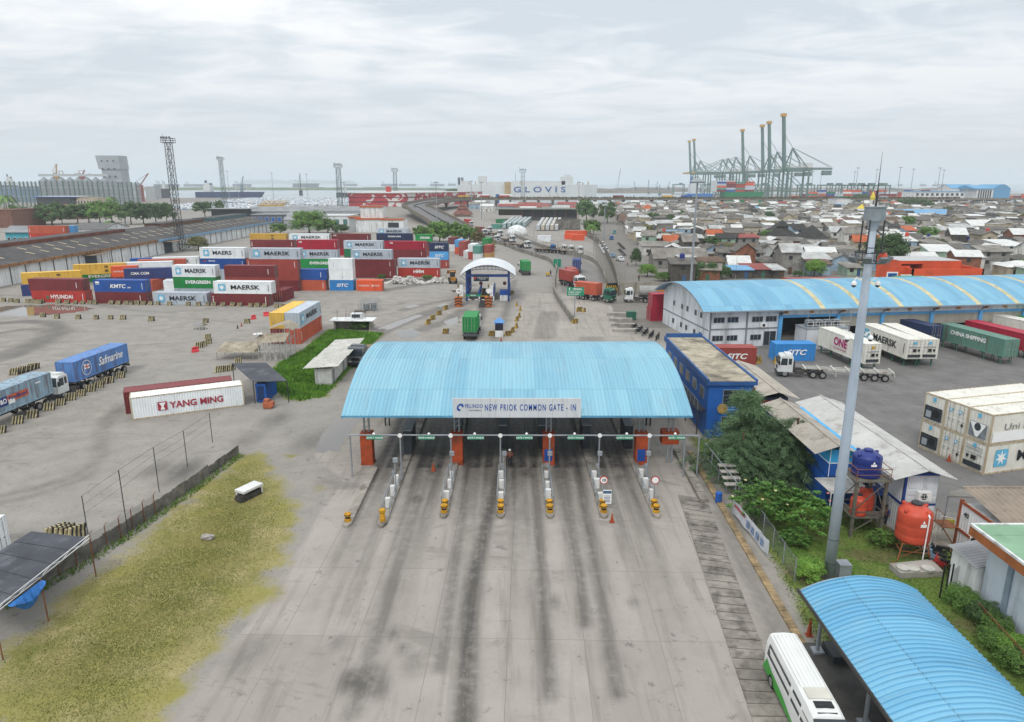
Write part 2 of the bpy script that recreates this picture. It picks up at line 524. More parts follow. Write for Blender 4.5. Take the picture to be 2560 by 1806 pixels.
asph=t.mix(t.math('MULTIPLY',t.mr(vfine,.55,.75),.4),asph,lin('#97969a'))
grs=t.mix(t.mr(t.noise(vec,.45,7,.66),.36,.64),lin('#74733f'),lin('#a2956c'))
grs=t.mix(t.mr(t.noise(vec,.22,5,.6),.42,.62),grs,lin('#8b854b'))
grs=t.mix(t.math('MULTIPLY',t.mr(fine,.45,.75),.3),grs,lin('#566228'))
grs=t.mix(t.math('MULTIPLY',t.mr(vfine,.5,.75),.4),grs,lin('#a39a62'))
lus=t.mix(t.mr(t.noise(vec,.5,5,.6),.4,.62),lin('#4f6e28'),lin('#6b7a3c'))
lus=t.mix(t.mr(t.noise(vec,.28,5,.6),.52,.64,0,.8),lus,lin('#6a5d45'))
lus=t.mix(t.math('MULTIPLY',t.mr(fine,.45,.75),.5),lus,lin('#3d5222'))
grs=t.mix(t.attr('lush'),grs,lus)
def brk(a,n,amt=.9):
 return t.mr(t.math('ADD',t.attr(a),t.math('MULTIPLY',t.math('SUBTRACT',n,.5),amt)),.4,.62)
c=t.mix(brk('conc',mid,.8),dirt,conc)
c=t.mix(t.math('MULTIPLY',brk('asph',mid,.3),t.mr(t.attr('asph'),.2,1.,.4,1.)),c,asph)
c=t.mix(brk('grass',mid,1.05),c,grs)
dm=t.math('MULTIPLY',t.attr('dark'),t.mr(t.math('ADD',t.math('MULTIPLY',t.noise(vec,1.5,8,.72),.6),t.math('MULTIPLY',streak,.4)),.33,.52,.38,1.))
damp=t.math('MULTIPLY',t.mr(t.noise(t.coord(scale=(.6,1.5,1)),.13,9,.72,1.2),.56,.66),.32)
spots=t.math('MULTIPLY',t.mr(t.noise(vec,.9,9,.78),.58,.64),.5)
spots=t.math('MAXIMUM',spots,damp)
dm=t.math('MAXIMUM',dm,t.math('MULTIPLY',spots,t.math('SUBTRACT',1.,t.attr('grass'))))
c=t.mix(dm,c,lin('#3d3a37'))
t.t.links.new(c,t.b.inputs['Base Color'])
t.put(t.b.inputs['Roughness'],t.mr(dm,.2,.8,.9,.5))
t.b.inputs['Specular IOR Level'].default_value=.25
t.bump(t.math('ADD',mid,t.math('MULTIPLY',fine,.4)),.25,.06)
me.materials.append(t.m)
kind(link('ground',me),'structure')
t=NT('puddle water')
t.b.inputs['Base Color'].default_value=lin('#6f6a63');t.b.inputs['Roughness'].default_value=.04;t.b.inputs['Specular IOR Level'].default_value=.9
t.bump(t.noise(t.coord(),1.2,3),.02,.02)
PUD=t.m
rp=random.Random(3)
def puddle(pts):
 mb=MB();q=[Vector(p) for p in pts]
 cx=sum(p.x for p in q)/len(q);cy=sum(p.y for p in q)/len(q)
 ring=[]
 for i in range(len(q)):
  a,b=q[i],q[(i+1)%len(q)]
  for k in range(5):
   p=a.lerp(b,k/5)
   f=1+rp.uniform(-.1,.08)
   ring.append((cx+(p.x-cx)*f,cy+(p.y-cy)*f,.008))
 mb.v=[(cx,cy,.008)]+ring
 mb.f=[(0,i+1,(i+1)%len(ring)+1) for i in range(len(ring))];mb.m=[0]*len(mb.f)
 kind(mb.zB('puddle',PUD),'structure')
for c_,pts in (('F',[(-120,690),(120,660),(420,655),(640,665),(760,690),(640,715),(420,735),(200,748),(-100,752)]),('F',[(1560,805),(1640,803),(1690,815),(1640,832),(1575,828)]),('F',[(1565,845),(1660,835),(1690,850),(1640,865),(1580,862)]),('G',[(1640,870),(1780,850),(1860,885),(1810,920),(1690,930)]),('G',[(1500,850),(1700,775),(1830,735),(1880,740),(1740,800),(1600,860)]),('G',[(1710,668),(1800,655),(1850,665),(1760,685)]),('G',[(1980,660),(2050,645),(2090,655),(2010,672)]),('G',[(2040,790),(2160,750),(2180,800),(2080,830)]),('G',[(2090,540),(2200,530),(2240,548),(2120,556)]),('L',[(600,330),(880,310),(700,520),(640,660),(400,640),(470,500)])):
 puddle([g(c_,x,y) for x,y in pts])
def lerp(a,b,f):return (a[0]+(b[0]-a[0])*f,a[1]+(b[1]-a[1])*f)
A0,A1=P2('s',[(1695,1238),(1890,1830)]);B0,B1=P2('s',[(1767,1250),(1985,1830)])
mb=MB();n=30
for i in range(n):
 f0,f1=i/n,(i+1)/n-.0045
 a,b,c_,d=lerp(A0,A1,f0),lerp(B0,B1,f0),lerp(B0,B1,f1),lerp(A0,A1,f1)
 e_=rp.uniform(.045,.075)
 mb.prism([d,c_,b,a],.0,e_)
kind(mb.zB('pavement',M('drain cover concrete','#918b82',.85,.3,.6,'#45413b',.55,1.1)),'structure')
K0,K1=P2('s',[(1718,1130),(2010,1640)])
mb=MB();n=90
for i in range(n):
 a,b=lerp(K0,K1,i/n),lerp(K0,K1,(i+.93)/n)
 mb.prism([(a[0],a[1]),(b[0],b[1]),(b[0]+.5,b[1]),(a[0]+.5,a[1])],.0,.13+rp.uniform(-.015,.015))
kind(mb.zB('kerb',M('worn kerb brick','#a08a68',.9,.3,1.5,'#57503f',.5,1.2)),'structure')
def blades(name,poly,n,h0,h1,mat,wd=.045,edge=.6,seed=1):
 r=np.random.RandomState(seed)
 xs=[p[0] for p in poly];ys=[p[1] for p in poly]
 X=r.uniform(min(xs),max(xs),n*3);Y=r.uniform(min(ys),max(ys),n*3)
 s_=sdf(X,Y,poly)
 ok=(s_>0)&(r.rand(n*3)<np.clip(s_/edge,.05,1))&(Y>20)
 X=X[ok][:n];Y=Y[ok][:n];m=len(X)
 a=r.uniform(0,6.283,m);h=r.uniform(h0,h1,m);w_=wd*r.uniform(.6,1.3,m);ln=r.uniform(-.6,.6,m)*h;lm=r.uniform(-.6,.6,m)*h
 v=np.zeros((m,3,3),np.float32)
 v[:,0]=np.stack([X-np.cos(a)*w_,Y-np.sin(a)*w_,np.zeros(m)],-1)
 v[:,1]=np.stack([X+np.cos(a)*w_,Y+np.sin(a)*w_,np.zeros(m)],-1)
 v[:,2]=np.stack([X+ln,Y+lm,h],-1)
 me_=bpy.data.meshes.new(name)
 me_.from_pydata(v.reshape(-1,3).tolist(),[],np.arange(m*3).reshape(m,3).tolist())
 me_.materials.append(mat)
 return kind(link(name,me_),'stuff')
def grassmat(name,a,b,c,sc=.35):
 t=NT(name);vec=t.coord()
 q=t.mix(t.mr(t.noise(vec,sc,5,.6),.4,.62),lin(a),lin(b))
 q=t.mix(t.mr(t.noise(vec,sc*12,3),.4,.7,0,.6),q,lin(c))
 t.t.links.new(q,t.b.inputs['Base Color']);t.b.inputs['Roughness'].default_value=.8
 return t.m
GR1=grassmat('dry lawn grass','#757d40','#a79d6a','#6b7238',.3)
GR2=grassmat('lush verge grass','#527f28','#72a034','#3c6420',.6)
blades('lawn_grass',LAWN,80000,.02,.08,GR1,.03,5.,1)
blades('verge_grass',VERGE,26000,.12,.5,GR2,.08,.8,2)
blades('garden_grass',GARDEN,40000,.03,.11,grassmat('garden grass','#587530','#748246','#4a6428',.5),.05,.5,3)
WALLP=P2('K',[(-20,1680),(330,1500),(640,1330),(960,1130),(1250,930),(1500,760),(1760,560),(1935,435)])
strip=WALLP+[(x+.9,y-.4) for x,y in reversed(WALLP)]
blades('fence_grass',strip,3500,.12,.38,grassmat('fence grass','#5c7a30','#6f8a38','#44602a',.8),.05,.2,4)
# ------------------ shipping containers
CH=2.62
def Pn(name,hexs,rust=.25):
 return M(name+' container paint',hexs,.55,.1,.5,'#5f3d2a',rust,.8,True,k=1.35,hue=.08)
PT=dict(maroon=Pn('maroon','#6a2b2e'),red=Pn('red','#a2352e'),brown=Pn('brown red','#8c3f38'),rust=Pn('rust orange','#a8523c'),crimson=Pn('crimson','#931f34'),grey=Pn('grey','#a3abb4'),white=Pn('white','#ccd0d2',.16),blue=Pn('blue','#1e4a8c'),navy=Pn('navy','#22304f'),green=Pn('green','#1a7a3e'),dgreen=Pn('deep green','#1c6a44'),mustard=Pn('mustard','#b08d3c'),yellow=Pn('yellow','#c6a041'),sky=Pn('light blue','#4b8fc0'),cyan=Pn('bright blue','#2f78b4'),orange=Pn('orange','#c2512f'),teal=Pn('teal','#4a7f74'),sage=Pn('sage','#54796c',.35),steelblue=Pn('faded blue','#4f77ab',.5),greyblue=Pn('faded grey blue','#8199a8',.55),reefer=M('reefer white paint','#d8d6cc',.55,.08,.6,'#7a5a3a',.2,.7,True,k=1.05),olive=Pn('olive','#8a8d4a'),dkblue=Pn('dark blue','#2c3a68'),tan=Pn('tan','#a98550'),cream=M('rusted cream paint','#c2b69c',.6,.15,.8,'#8a5f3c',.5,1.2,True))
DOORBAR=M('lock rod steel','#a8a6a0',.5,.2,2.)
def body_mesh(L,pitch,W=2.44,H=CH):
 mb=MB();d=.045
 pts=corr(.12,L-.12,pitch,d)
 for yy,sg in ((.02,1),(W-.02,-1)):
  n=len(pts)
  vs=[(x,yy+sg*o,.12) for x,o in pts]+[(x,yy+sg*o,H-.1) for x,o in pts]
  mb.add(vs,[(i,i+1,n+i+1,n+i) for i in range(n-1)])
 e=corr(.12,W-.12,.3,d)
 n=len(e)
 vs=[(.02+o,y,.12) for y,o in e]+[(.02+o,y,H-.1) for y,o in e]
 mb.add(vs,[(i,i+1,n+i+1,n+i) for i in range(n-1)])
 r=corr(.12,L-.06,pitch*2,.02)
 n=len(r)
 vs=[(x,.06,H-.03+o) for x,o in r]+[(x,W-.06,H-.03+o) for x,o in r]
 mb.add(vs,[(i,i+1,n+i+1,n+i) for i in range(n-1)])
 mb.box(.05,L-.05,.06,W-.06,.1,.16)
 mb.box(L-.12,L-.09,.1,W-.1,.1,H-.1)
 return mb
def frame_mesh(L,W=2.44,H=CH):
 mb=MB();p=.14
 for x in (0,L-p):
  for y in (0,W-p):mb.box(x,x+p,y,y+p,0,H)
  mb.box(x+.005,x+p-.005,p,W-p,.01,.15);mb.box(x+.005,x+p-.005,p,W-p,H-.12,H-.005)
 for y in (.004,W-.124):
  mb.box(p,L-p,y,y+.12,.01,.15);mb.box(p,L-p,y,y+.12,H-.11,H-.006)
 return mb
def door_mesh(y0,y1,H=CH):
 mb=MB()
 mb.box(-.07,-.03,y0,y1,.16,H-.13)
 for k in range(4):mb.box(-.03,-.005,y0+.1,y1-.1,.3+k*.56,.68+k*.56)
 mb.mat(1)
 for f in (.28,.72):
  y=y0+(y1-y0)*f
  mb.bar((.03,y,.1),(.03,y,H-.08),.025)
  mb.box(.0,.05,y-.16,y+.04,1.05,1.12)
 return mb
CM={}
for key,L in ((40,12.19),(20,6.06)):
 CM[key]=dict(L=L,body=body_mesh(L,.28).mesh('body',[PT['grey']]),frame=frame_mesh(L).mesh('frame',[PT['grey']]),door=[door_mesh(.14,1.215).mesh('door',[PT['grey'],DOORBAR]),door_mesh(1.225,2.3).mesh('door',[PT['grey'],DOORBAR])])
STAR_BLUE=M('pale blue badge paint','#62b4d6',.5,.05,1.)
def rsquare(mb,cx,cz,s,y,r=.15):
 pts=[]
 for k,(sx,sz) in enumerate(((1,1),(-1,1),(-1,-1),(1,-1))):
  for j in range(4):
   a=math.pi/2*(k+j/3)
   pts.append((cx+sx*(s/2-r)+r*math.cos(a),y,cz+sz*(s/2-r)+r*math.sin(a)))
 mb.poly(pts)
def star(mb,cx,cz,r,y,n=7,f=.4):
 pts=[]
 for k in range(2*n):
  a=math.pi/2+math.pi*k/n;q=r if k%2==0 else r*f
  pts.append((cx+q*math.cos(a),y,cz+q*math.sin(a)))
 mb.v.append((cx,y,cz));c0=len(mb.v)-1
 b=len(mb.v);mb.v+=pts
 for k in range(2*n):mb.f.append((c0,b+k,b+(k+1)%(2*n)));mb.m.append(mb.cm)
def badge(root,cx,cz,s,y=-.02):
 mb=MB();rsquare(mb,cx,cz,s,y,s*.1);o=mb.zB('badge',STAR_BLUE,root)
 m2=MB();star(m2,cx,cz,s*.46,y-.012);m2.zB('star',WS,o)
def marks(root,L,what):
 big=L>8
 if what is None:
  return
 y=-.03
 if what=='star':
  badge(root,L*.145,1.36,1.5);ltr('MAERSK',1.3,DARK_S,root,(L*.545,y,1.36),bold=.025,width=L*.5)
 elif what=='starcut':
  badge(root,L*.145,1.36,1.5);ltr('MAERS',1.3,DARK_S,root,(L*.5,y,1.36),bold=.025,width=L*.42)
 elif what=='msc':
  ltr('m\nsc',1.05,DARK_S,root,(L*.62,y,1.42),bold=.03,sp=.9)
 elif what=='kmtc':
  ltr('KMTC',1.15,WS,root,(L*.47,y,1.25),bold=.03,shear=.2,width=L*.31)
  ltr('LINE',.4,WS,root,(L*.69,y,1.),bold=.01,shear=.2)
  m=MB();m.box(.5,1.4,-.035,-.02,1.9,2.3);m.box(.5,1.5,-.035,-.02,1.66,1.76);m.zB('emblem',WS,root)
 elif what=='hyundai':
  m=MB();m.poly([(3.2,y,.9),(4.,y,.9),(3.65,y,1.65)]);m.zB('emblem',GREEN_S,root)
  ltr('HYUNDAI',1.15,WS,root,(L*.56,y,1.25),bold=.03,width=L*.41)
 elif what=='evergreen':
  ltr('EVERGREEN',1.,WS,root,(L*.58,y,1.42),bold=.035,width=L*.58)
 elif what=='sitc':
  ltr('SITC',1.1 if not big else 1.3,WS,root,(L*.52,y,1.3),bold=.03,shear=.25,width=L*(.5 if not big else .35))
 elif what=='hmm':
  ltr('HMM',1.1,WS,root,(L*.5,y,1.5),bold=.04,width=L*.25)
  m=MB();m.box(L*.45,L*.55,-.035,-.02,2.02,2.1);m.zB('emblem',WS,root)
 elif what=='hamburg':
  ltr('HAMBURG',.6,WS,root,(L*.3,y,1.3),width=L*.42);ltr('SÜD',.6,WS,root,(L*.82,y,1.3),width=L*.17)
  m=MB();m.poly([(L*.55,y,.95),(L*.72,y,1.3),(L*.55,y,1.7),(L*.64,y,1.3)]);m.zB('emblem',WS,root)
 elif what=='cai':
  ltr('CAI',.6,WS,root,(L*.09,y,2.05),bold=.03)
 elif what=='tall':
  ltr('T\nE\nX',.5,WS,root,(L*.04,y,1.3),bold=.02)
 elif what=='cma':
  ltr('CMA CGM',.9,WS,root,(L*.3,y,1.4),bold=.02,width=L*.34)
 elif what=='united':
  ltr('WAN HAI',.8,WS,root,(L*.5,y,1.5),bold=.02,width=L*.36)
 elif what=='apl':
  m=MB();m.poly([(.9,y,1.85),(1.6,y,1.85),(2.,y,2.2),(1.5,y,2.2)]);m.zB('emblem',Og,root)
  ltr('HERITAGE',.4,WS,root,(L*.27,y,2.),bold=.01)
 elif what=='codes':
  m=MB();m.box(L*.88,L*.88+.12,-.035,-.02,.7,1.9);m.zB('code_strip',WS,root)
 elif what=='china':
  ltr('CHINA SHIPPING',.85,WS,root,(L*.46,y,1.62),bold=.025,width=L*.55)
 elif what=='one':
  ltr('ONE',1.5,M('magenta lettering','#b0246e',.5,.05),root,(L*.5,y,1.5),bold=.04,width=L*.28)
  ltr('OCEAN NETWORK EXPRESS',.28,M('magenta lettering','#b0246e'),root,(L*.5,y,.62),width=L*.28)
 if what in ('star','starcut','kmtc','hyundai','evergreen','hmm','cai','tall','apl') and big:
  m=MB();m.box(L*.945,L*.945+.11,-.035,-.02,.6,2.);m.zB('code_strip',DARK_S if what.startswith('star') else WS,root)
def CN(loc,rz,key,col,what,label,L=None,doors='R',group='shipping containers stacked in the yard',h=CH,dcol=None,frame=None):
 c=CM[key]
 r=TH('shipping_container',label,'container',loc,rz,group)
 p=PT[col]
 for nm in ('body','frame'):
  o=link(nm,c[nm],r);setmat(o,PT[frame] if (nm=='frame' and frame) else p)
  if doors=='L':
   o.scale=(-1,1,1);o.location=(c['L'],0,0)
 for k in (0,1):
  o=link('door',c['door'][k],r)
  setmat(o,PT[dcol] if dcol else p)
  if doors=='R':o.location=(c['L'],0,0)
  else:o.scale=(-1,1,1)
 marks(r,c['L'],what)
 r.scale=((L/c['L']) if L else 1.,1,h/CH)
 return r
HIDN=[0]
WHERE=['at the bottom of','second up in','third up in','topmost of']
def stack(c,xl,xr,yb,lev,items,yaw=-4.,key=40,doors='R',at=None,group='shipping containers stacked in the yard',extend=.0):
 z=lev*CH
 b=g(c,xl,yb,z)
 d=(math.cos(R_(yaw)),math.sin(R_(yaw)))
 a=CR[c];k=(a[0]+xr/a[2]-1280)/FPX;cc=(CAM_H-z)*ST
 L=(k*(b.y*CT+cc)-b.x)/(d[0]-k*d[1]*CT)
 r=[]
 for i,it in enumerate(items):
  if it is None:continue
  col,what,label=it[:3]
  dx=it[3] if len(it)>3 else .0
  if label is None:
   HIDN[0]+=1
   top=next((q[2] for q in items[i+1:] if q and q[2]),'stack')
   label=f'{col} container at level {i + 1} beneath the '+' '.join(top.split()[:6])
  r.append(CN((b.x+d[0]*dx,b.y+d[1]*dx,i*CH),R_(yaw),key,col,what,label,L,doors,group))
 return r
S_=stack
S_('F',266,700,634,0,[('red','hyundai','orange-red container with a green triangle before white capitals behind the striped barriers'),('maroon','codes','maroon container resting on the orange-red one with a green triangle',-.3)])
S_('F',780,1190,645,0,[('maroon','codes','maroon container under the navy-blue one with slanted white letters'),('blue','kmtc','bright navy-blue container with slanted white letters and square emblem')])
S_('F',1250,1680,652,0,[('grey','star','single grey star-badged container on the ground right behind the striped barriers')])
S_('F',1715,2180,660,0,[('maroon','tall','maroon container at barrier row under a white star-badged one with rusty edges'),('white','star','white star-badged container with white door end above maroon one near barriers',.8)])
S_('F',1410,1755,522,1,[('grey',None,None),('green','evergreen','green white-lettered container under a rust-scraped grey star-badged one'),('white','star','rust-scraped pale star-badged container on top of the green one',.0)])
S_('F',1820,2222,432,2,[('red',None,None),('brown','codes',None),('maroon','codes','plain maroon container behind and above the white star-badged one')])
S_('F',1625,1985,366,2,[('brown',None,None),('grey',None,None),('blue','apl','blue container with small orange swoosh under a star-badged grey one'),('white','starcut','grey star-badged container whose last letter has worn away',.2)],yaw=-3)
S_('G',446,855,372,2,[('maroon',None,None),('brown',None,None),('brown','tall','brown-red container with a column of white letters under a star-badged one'),('grey','star','grey star-badged container on top of the brown-red one with column of letters',.9)],yaw=-3)
S_('G',682,1085,537,0,[('rust','tall','rusty orange-red container on the ground under the plain blue one'),('blue','codes','plain royal-blue container on top of the rusty orange-red one',.4)])
S_('G',1118,1310,540,0,[('cyan','sitc','short bright-blue container with slanted white letters under two scuffed white ones'),('white','codes','lower of two short scuffed white containers above the bright-blue one'),('white','codes','topmost short scuffed white container over the bright-blue one')],yaw=-3,key=20)
S_('G',1335,1540,543,0,[('orange','hamburg','short orange-red container beside the bright-blue one and the white rubble')],yaw=-3,key=20)
S_('G',858,1180,283,2,[('maroon',None,None),('green','evergreen','green white-lettered container behind the two short white ones'),('grey','star','grey star-badged container between a crimson one above and green one below'),('crimson','cai','crimson container topmost over grey star-badged and green ones')],yaw=-3)
S_('G',1320,1645,438,0,[('maroon','codes','lowest maroon container of the stack behind the weedy rubble'),('maroon','codes','middle maroon container under the grey star-badged one behind the rubble'),('grey','star','grey star-badged container topping two maroon ones behind the rubble',-.8)],yaw=-3)
S_('G',1670,2005,430,0,[('red','hmm','red container with three joined white capitals near the yellow loader'),('grey','star','grey star-badged container on the red one with joined capitals')],yaw=-3)
S_('G',1590,1893,208,2,[('maroon',None,None),('maroon','codes','maroon container under a crimson one, behind the star-badged one near the loader'),('crimson','cai','crimson container over a maroon one in the back row near the ramp')],yaw=-3)
S_('G',1925,2078,360,0,[('brown','codes','short brown-red container at ground under the pale-blue one near the ramp'),('sky','sitc','short pale-blue container with slanted white letters between navy and brown ones'),('navy','sitc','short navy container with slanted white letters topping the pale-blue one')],yaw=-3,key=20)
S_('G',1230,1545,203,2,[('maroon',None,None),('dgreen','united','deep green container mostly hidden behind a grey star-badged stack'),('grey','star','grey star-badged container over the deep green one in the back rows')],yaw=-3)
S_('G',1495,1785,136,2,[('maroon',None,None),('crimson',None,None),('navy','united','dark navy lettered container in the back row before the white building')],yaw=-2)
S_('G',1500,1755,88,2,[('grey',None,None),('maroon',None,None),('grey','star','farthest grey star-badged container peeking over the dark navy one')],yaw=-2)
S_('G',1132,1440,140,2,[('crimson',None,None),('maroon',None,None),('maroon','cai','maroon container in the far back row beside the white building')],yaw=-2)
S_('G',790,1112,140,2,[('brown',None,None),('maroon',None,None),('white','star','pale star-badged container in the far back row below the green trees')],yaw=-2)
S_('G',470,765,138,2,[('blue',None,None),('green',None,None),('mustard','msc','mustard container with black letters in the far back row by the shed')],yaw=-2)
S_('G',475,828,196,2,[('brown',None,None),('green',None,None),('maroon','tall','maroon container with olive roof before the far mustard one',.0)],yaw=-3)
S_('G',1810,1945,146,2,[('brown',None,None),('maroon',None,None),('green','evergreen','short green container in the far back row beneath the hedge')],yaw=-2,key=20)
def endon(c,x,y,lev,col,label,key=20,yaw=90.,what=None,L=None,group='shipping containers stacked in the yard'):
 b=g(c,x,y,0)
 a=R_(yaw)
 r=CN((b.x+2.44*math.sin(a),b.y-2.44*math.cos(a)*1.,lev*CH),a,key,col,what,label,L,'L',group)
 return r
endon('G',662,632,0,'maroon','short maroon container standing end-on beside the barrier-row stack',20,86)
def pair(c,x,y,cols,labels,yaw=78):
 for k,(cl,lb) in enumerate(zip(cols,labels)):endon(c,x,y,k,cl,lb,20,yaw)
pair('B',2090,985,('white','teal'),('white end-on container under a teal one behind the small gate','teal end-on container over a white one behind the small gate'))
pair('B',2185,975,('tan','brown'),('tan end-on container under a brown one closest to the ramp wall','brown end-on container over a tan one closest to the ramp wall'))
pair('B',2047,965,('red','white'),('red end-on container beside the white and teal pair','white end-on container on the red one beside the teal one'))
pair('B',2005,955,('white',),('lone white container end between a brown stack and the red one',))
pair('B',1965,935,('brown','brown'),('lower brown-red end-on container beside an orange one','upper brown-red end-on container beside a blue one'))
pair('B',1926,918,('orange','sky'),('orange end-on container under a blue one, by the navy stack','blue end-on container over an orange one, by the navy stack'))
pair('B',1870,890,('white','maroon'),('white end-on container at the back end of the ramp-side row','dark red end-on container topping the back end of the ramp-side row'))
pair('B',2172,900,('maroon','green'),('maroon container behind the brown and tan pair','green-roofed container behind the brown and tan pair'))
def Sn(c,xn,yn,lev,yaw,key,col,what,label,L=None,doors='R'):
 b=g(c,xn,yn,lev*CH)
 return CN((b.x,b.y,b.z),R_(yaw),key,col,what,label,L,doors)
Sn('F',182,588,0,27,40,'dkblue','codes','dark blue container with an orange sticker under the first mustard one',doors='L')
Sn('F',180,492,1,27,40,'yellow','msc','yellow-mustard container half hidden behind the maroon and orange-red stack',doors='L')
Sn('F',600,478,0,24,40,'green','evergreen','green container lying low beneath the second yellow-mustard one')
Sn('F',600,416,1,24,40,'yellow','msc','yellow-mustard container standing free before the long white shed')
Sn('F',905,470,0,16,20,'orange','hamburg','orange-red short container with a white mark before the blue slanted row')
Sn('F',905,430,1,16,20,'orange','hamburg','short rust-topped orange container on another before the slanted row')
Sn('F',1010,500,0,14,40,'grey',None,'grey container under the dark blue lettered slanted one')
Sn('F',1010,452,1,14,40,'dkblue','cma','dark blue container with white letters in the slanted row')
Sn('F',1000,395,1,16,40,'white',None,'pale-roofed container behind the dark blue lettered slanted one')
Sn('F',1120,372,1,16,40,'rust',None,'pink-faded roof container in the slanted row by the shed')
Sn('F',1240,350,1,16,40,'white','star','white-roofed star-badged container at the far end of the slanted row')
Sn('F',1060,350,0,16,40,'blue',None,'blue container by the shed fence in the slanted row')
Sn('F',1330,545,0,8,20,'white',None,'short pale container behind the lone grey star-badged one')
Sn('F',1238,545,0,84,20,'rust',None,'orange container end showing behind the navy-blue lettered one')
nb=g('G',884,975)
for col,lev,off,what,label,fr in (('rust',0,0,'tall','orange-brown container at ground under the grey star-badged one by the watch tower',None),('grey',1,0,'star','grey star-badged container beside a yellow one above orange-brown, by the watch tower',None),('maroon',0,-2.5,None,'maroon container under the yellow one by the watch tower',None),('yellow',1,-2.5,None,'yellow container beside the grey star-badged one by the watch tower',None)):
 CN((nb.x+off,nb.y,lev*CH),R_(88.5),40,col,what,label,12.19,'L')
a_,b_=g('F',1073,1592),g('F',1985,1472)
yw=math.atan2(b_.y-a_.y,b_.x-a_.x)
LY=(b_-a_).length
c1=CN(a_,yw,40,'white',None,'rust-edged white container with big red lettering lying by the fence',LY,'L',frame='cream')
REDL=M('faded red lettering','#a8384a',.6,.2,2.)
ltr('YANG MING',1.05,REDL,c1,(12.19*.57,-.03,1.2),bold=.03,width=12.19*.48)
m=MB();m.box(2.75,3.75,-.04,-.02,.75,1.75);m.zB('emblem',REDL,c1)
m=MB();m.poly([(2.9,-.05,1.65),(3.6,-.05,1.65),(3.35,-.05,1.2),(3.5,-.05,.82),(3.,-.05,.82),(3.15,-.05,1.2)]);m.zB('emblem',WS,c1)
dv=Vector((-math.sin(yw),math.cos(yw),0))
ex=Vector((math.cos(yw),math.sin(yw),0))
CN(a_+dv*2.75-ex*.7,yw,40,'maroon',None,'faded maroon container lying behind the white red-lettered one',LY*.98,'L')
# ------------------ striped concrete barriers
def barrier_mesh(a,b):
 mb=MB();n=8;Lb=1.1
 prof=[(-.26,.0),(-.24,.16),(-.11,.42),(-.09,.86),(.09,.86),(.11,.42),(.24,.16),(.26,.0)]
 for i in range(n):
  mb.mat(i%2)
  x0,x1=-Lb/2+Lb*i/n,-Lb/2+Lb*(i+1)/n
  sh=.22
  vs=[(x0+sh*(z-.43),y,z) for y,z in prof]+[(x1+sh*(z-.43),y,z) for y,z in prof]
  k=len(prof)
  fs=[(j,k+j,k+(j+1)%k,(j+1)%k) for j in range(k)]
  if i==0:fs.append(tuple(range(k)))
  if i==n-1:fs.append(tuple(range(2*k-1,k-1,-1)))
  mb.add(vs,fs)
 return mb
CREAM=M('cream barrier concrete','#b9ad86',.85,.2,1.5,'#575040',.45,1.5)
YEL2=M('yellow barrier paint','#b3923a',.8,.2,1.5,'#4c4434',.5,1.5)
BLK2=M('black barrier paint','#33322f',.85,.2,1.5)
BARM=barrier_mesh(CREAM,BLK2).mesh('barrier',[CREAM,BLK2])
BARY=barrier_mesh(YEL2,BLK2).mesh('barrier',[YEL2,BLK2])
rb=random.Random(11)
def Br(c,x,y,rz=.0,label='',group='',yellow=False,p=None):
 o=link('concrete_barrier',BARY if yellow else BARM)
 q=p or g(c,x,y)
 o.location=(q.x,q.y,0);o.rotation_euler=(0,0,R_(rz)+rb.uniform(-.12,.12))
 o.scale=(rb.uniform(.92,1.08),)*3
 return tag(o,label,'barrier',group)
for x,y in ((30,630),(90,632),(140,638),(225,640),(265,640),(300,645),(325,646),(345,640)):
 Br('F',x,y,-4,'black and cream striped barrier in the cluster at the puddle end of the front row','striped barriers at the puddle end')
for x,y in ((475,644),(545,648),(613,650),(673,650),(730,650),(770,652),(905,652),(962,654),(1025,655),(1062,655),(1112,655),(1165,657),(1222,657),(1280,657),(1375,660),(1525,662),(1608,664),(1683,664),(1735,665),(1808,667),(1887,667),(1945,669),(2033,673),(2085,673),(2148,675),(2242,678),(2290,680)):
 Br('F',x,y,-4,'black and cream striped barrier in the row before the container stacks','striped barriers before the container stacks')
for x,y in ((350,755),(463,767),(635,770),(780,773),(897,773),(998,775),(1228,786),(1667,800),(2003,806)):
 Br('F',x,y,0,'lone striped barrier in the loose row out on the open yard','loose row of striped barriers on the open yard')
for x,y in ((1613,1005),(1650,990),(1690,972),(1683,930)):
 Br('F',x,y,40,'striped barrier in the short line beside a red plastic barrier','short line of striped barriers in mid yard')
for x,y in ((980,1248),(890,1288),(843,1298),(808,1328),(740,1358),(660,1393),(578,1428),(498,1468),(405,1508),(270,1570),(150,1618)):
 Br('F',x,y,25,'striped barrier in the slanting line beside the parked container trucks','striped barriers beside the parked trucks')
Br('K',10,268,25,'striped barrier in the slanting line beside the parked container trucks','striped barriers beside the parked trucks')
for x,y in ((120,1222),(160,1212),(195,1202),(230,1192),(260,1182),(290,1172)):
 Br('F',x,y,25,'striped barrier behind the grey-blue truck container','striped barriers behind the truck')
for x,y in ((1780,1200),(1815,1195),(1850,1190),(1880,1182),(1930,1130),(2080,1030)):
 Br('F',x,y,25,'striped barrier behind the dark flat canopy and maroon container','striped barriers behind the flat canopy')
for x,y in ((430,1105),(470,1107),(510,1108),(550,1108),(590,1110),(630,1112)):
 Br('K',x,y,60,'striped barrier stored beyond the dark roof by the fence','striped barriers by the dark roof')
for x,y,r in ((200,568,50),(140,618,50),(80,662,50),(38,702,60),(200,788,10),(885,577,80),(852,535,80),(875,642,70),(855,672,70),(850,738,70),(815,778,70),(775,808,10),(625,808,10),(805,428,10),(545,405,20)):
 Br('H',x,y,r,'black and yellow striped barrier guarding the lane of the small gate','striped barriers around the small gate',True)
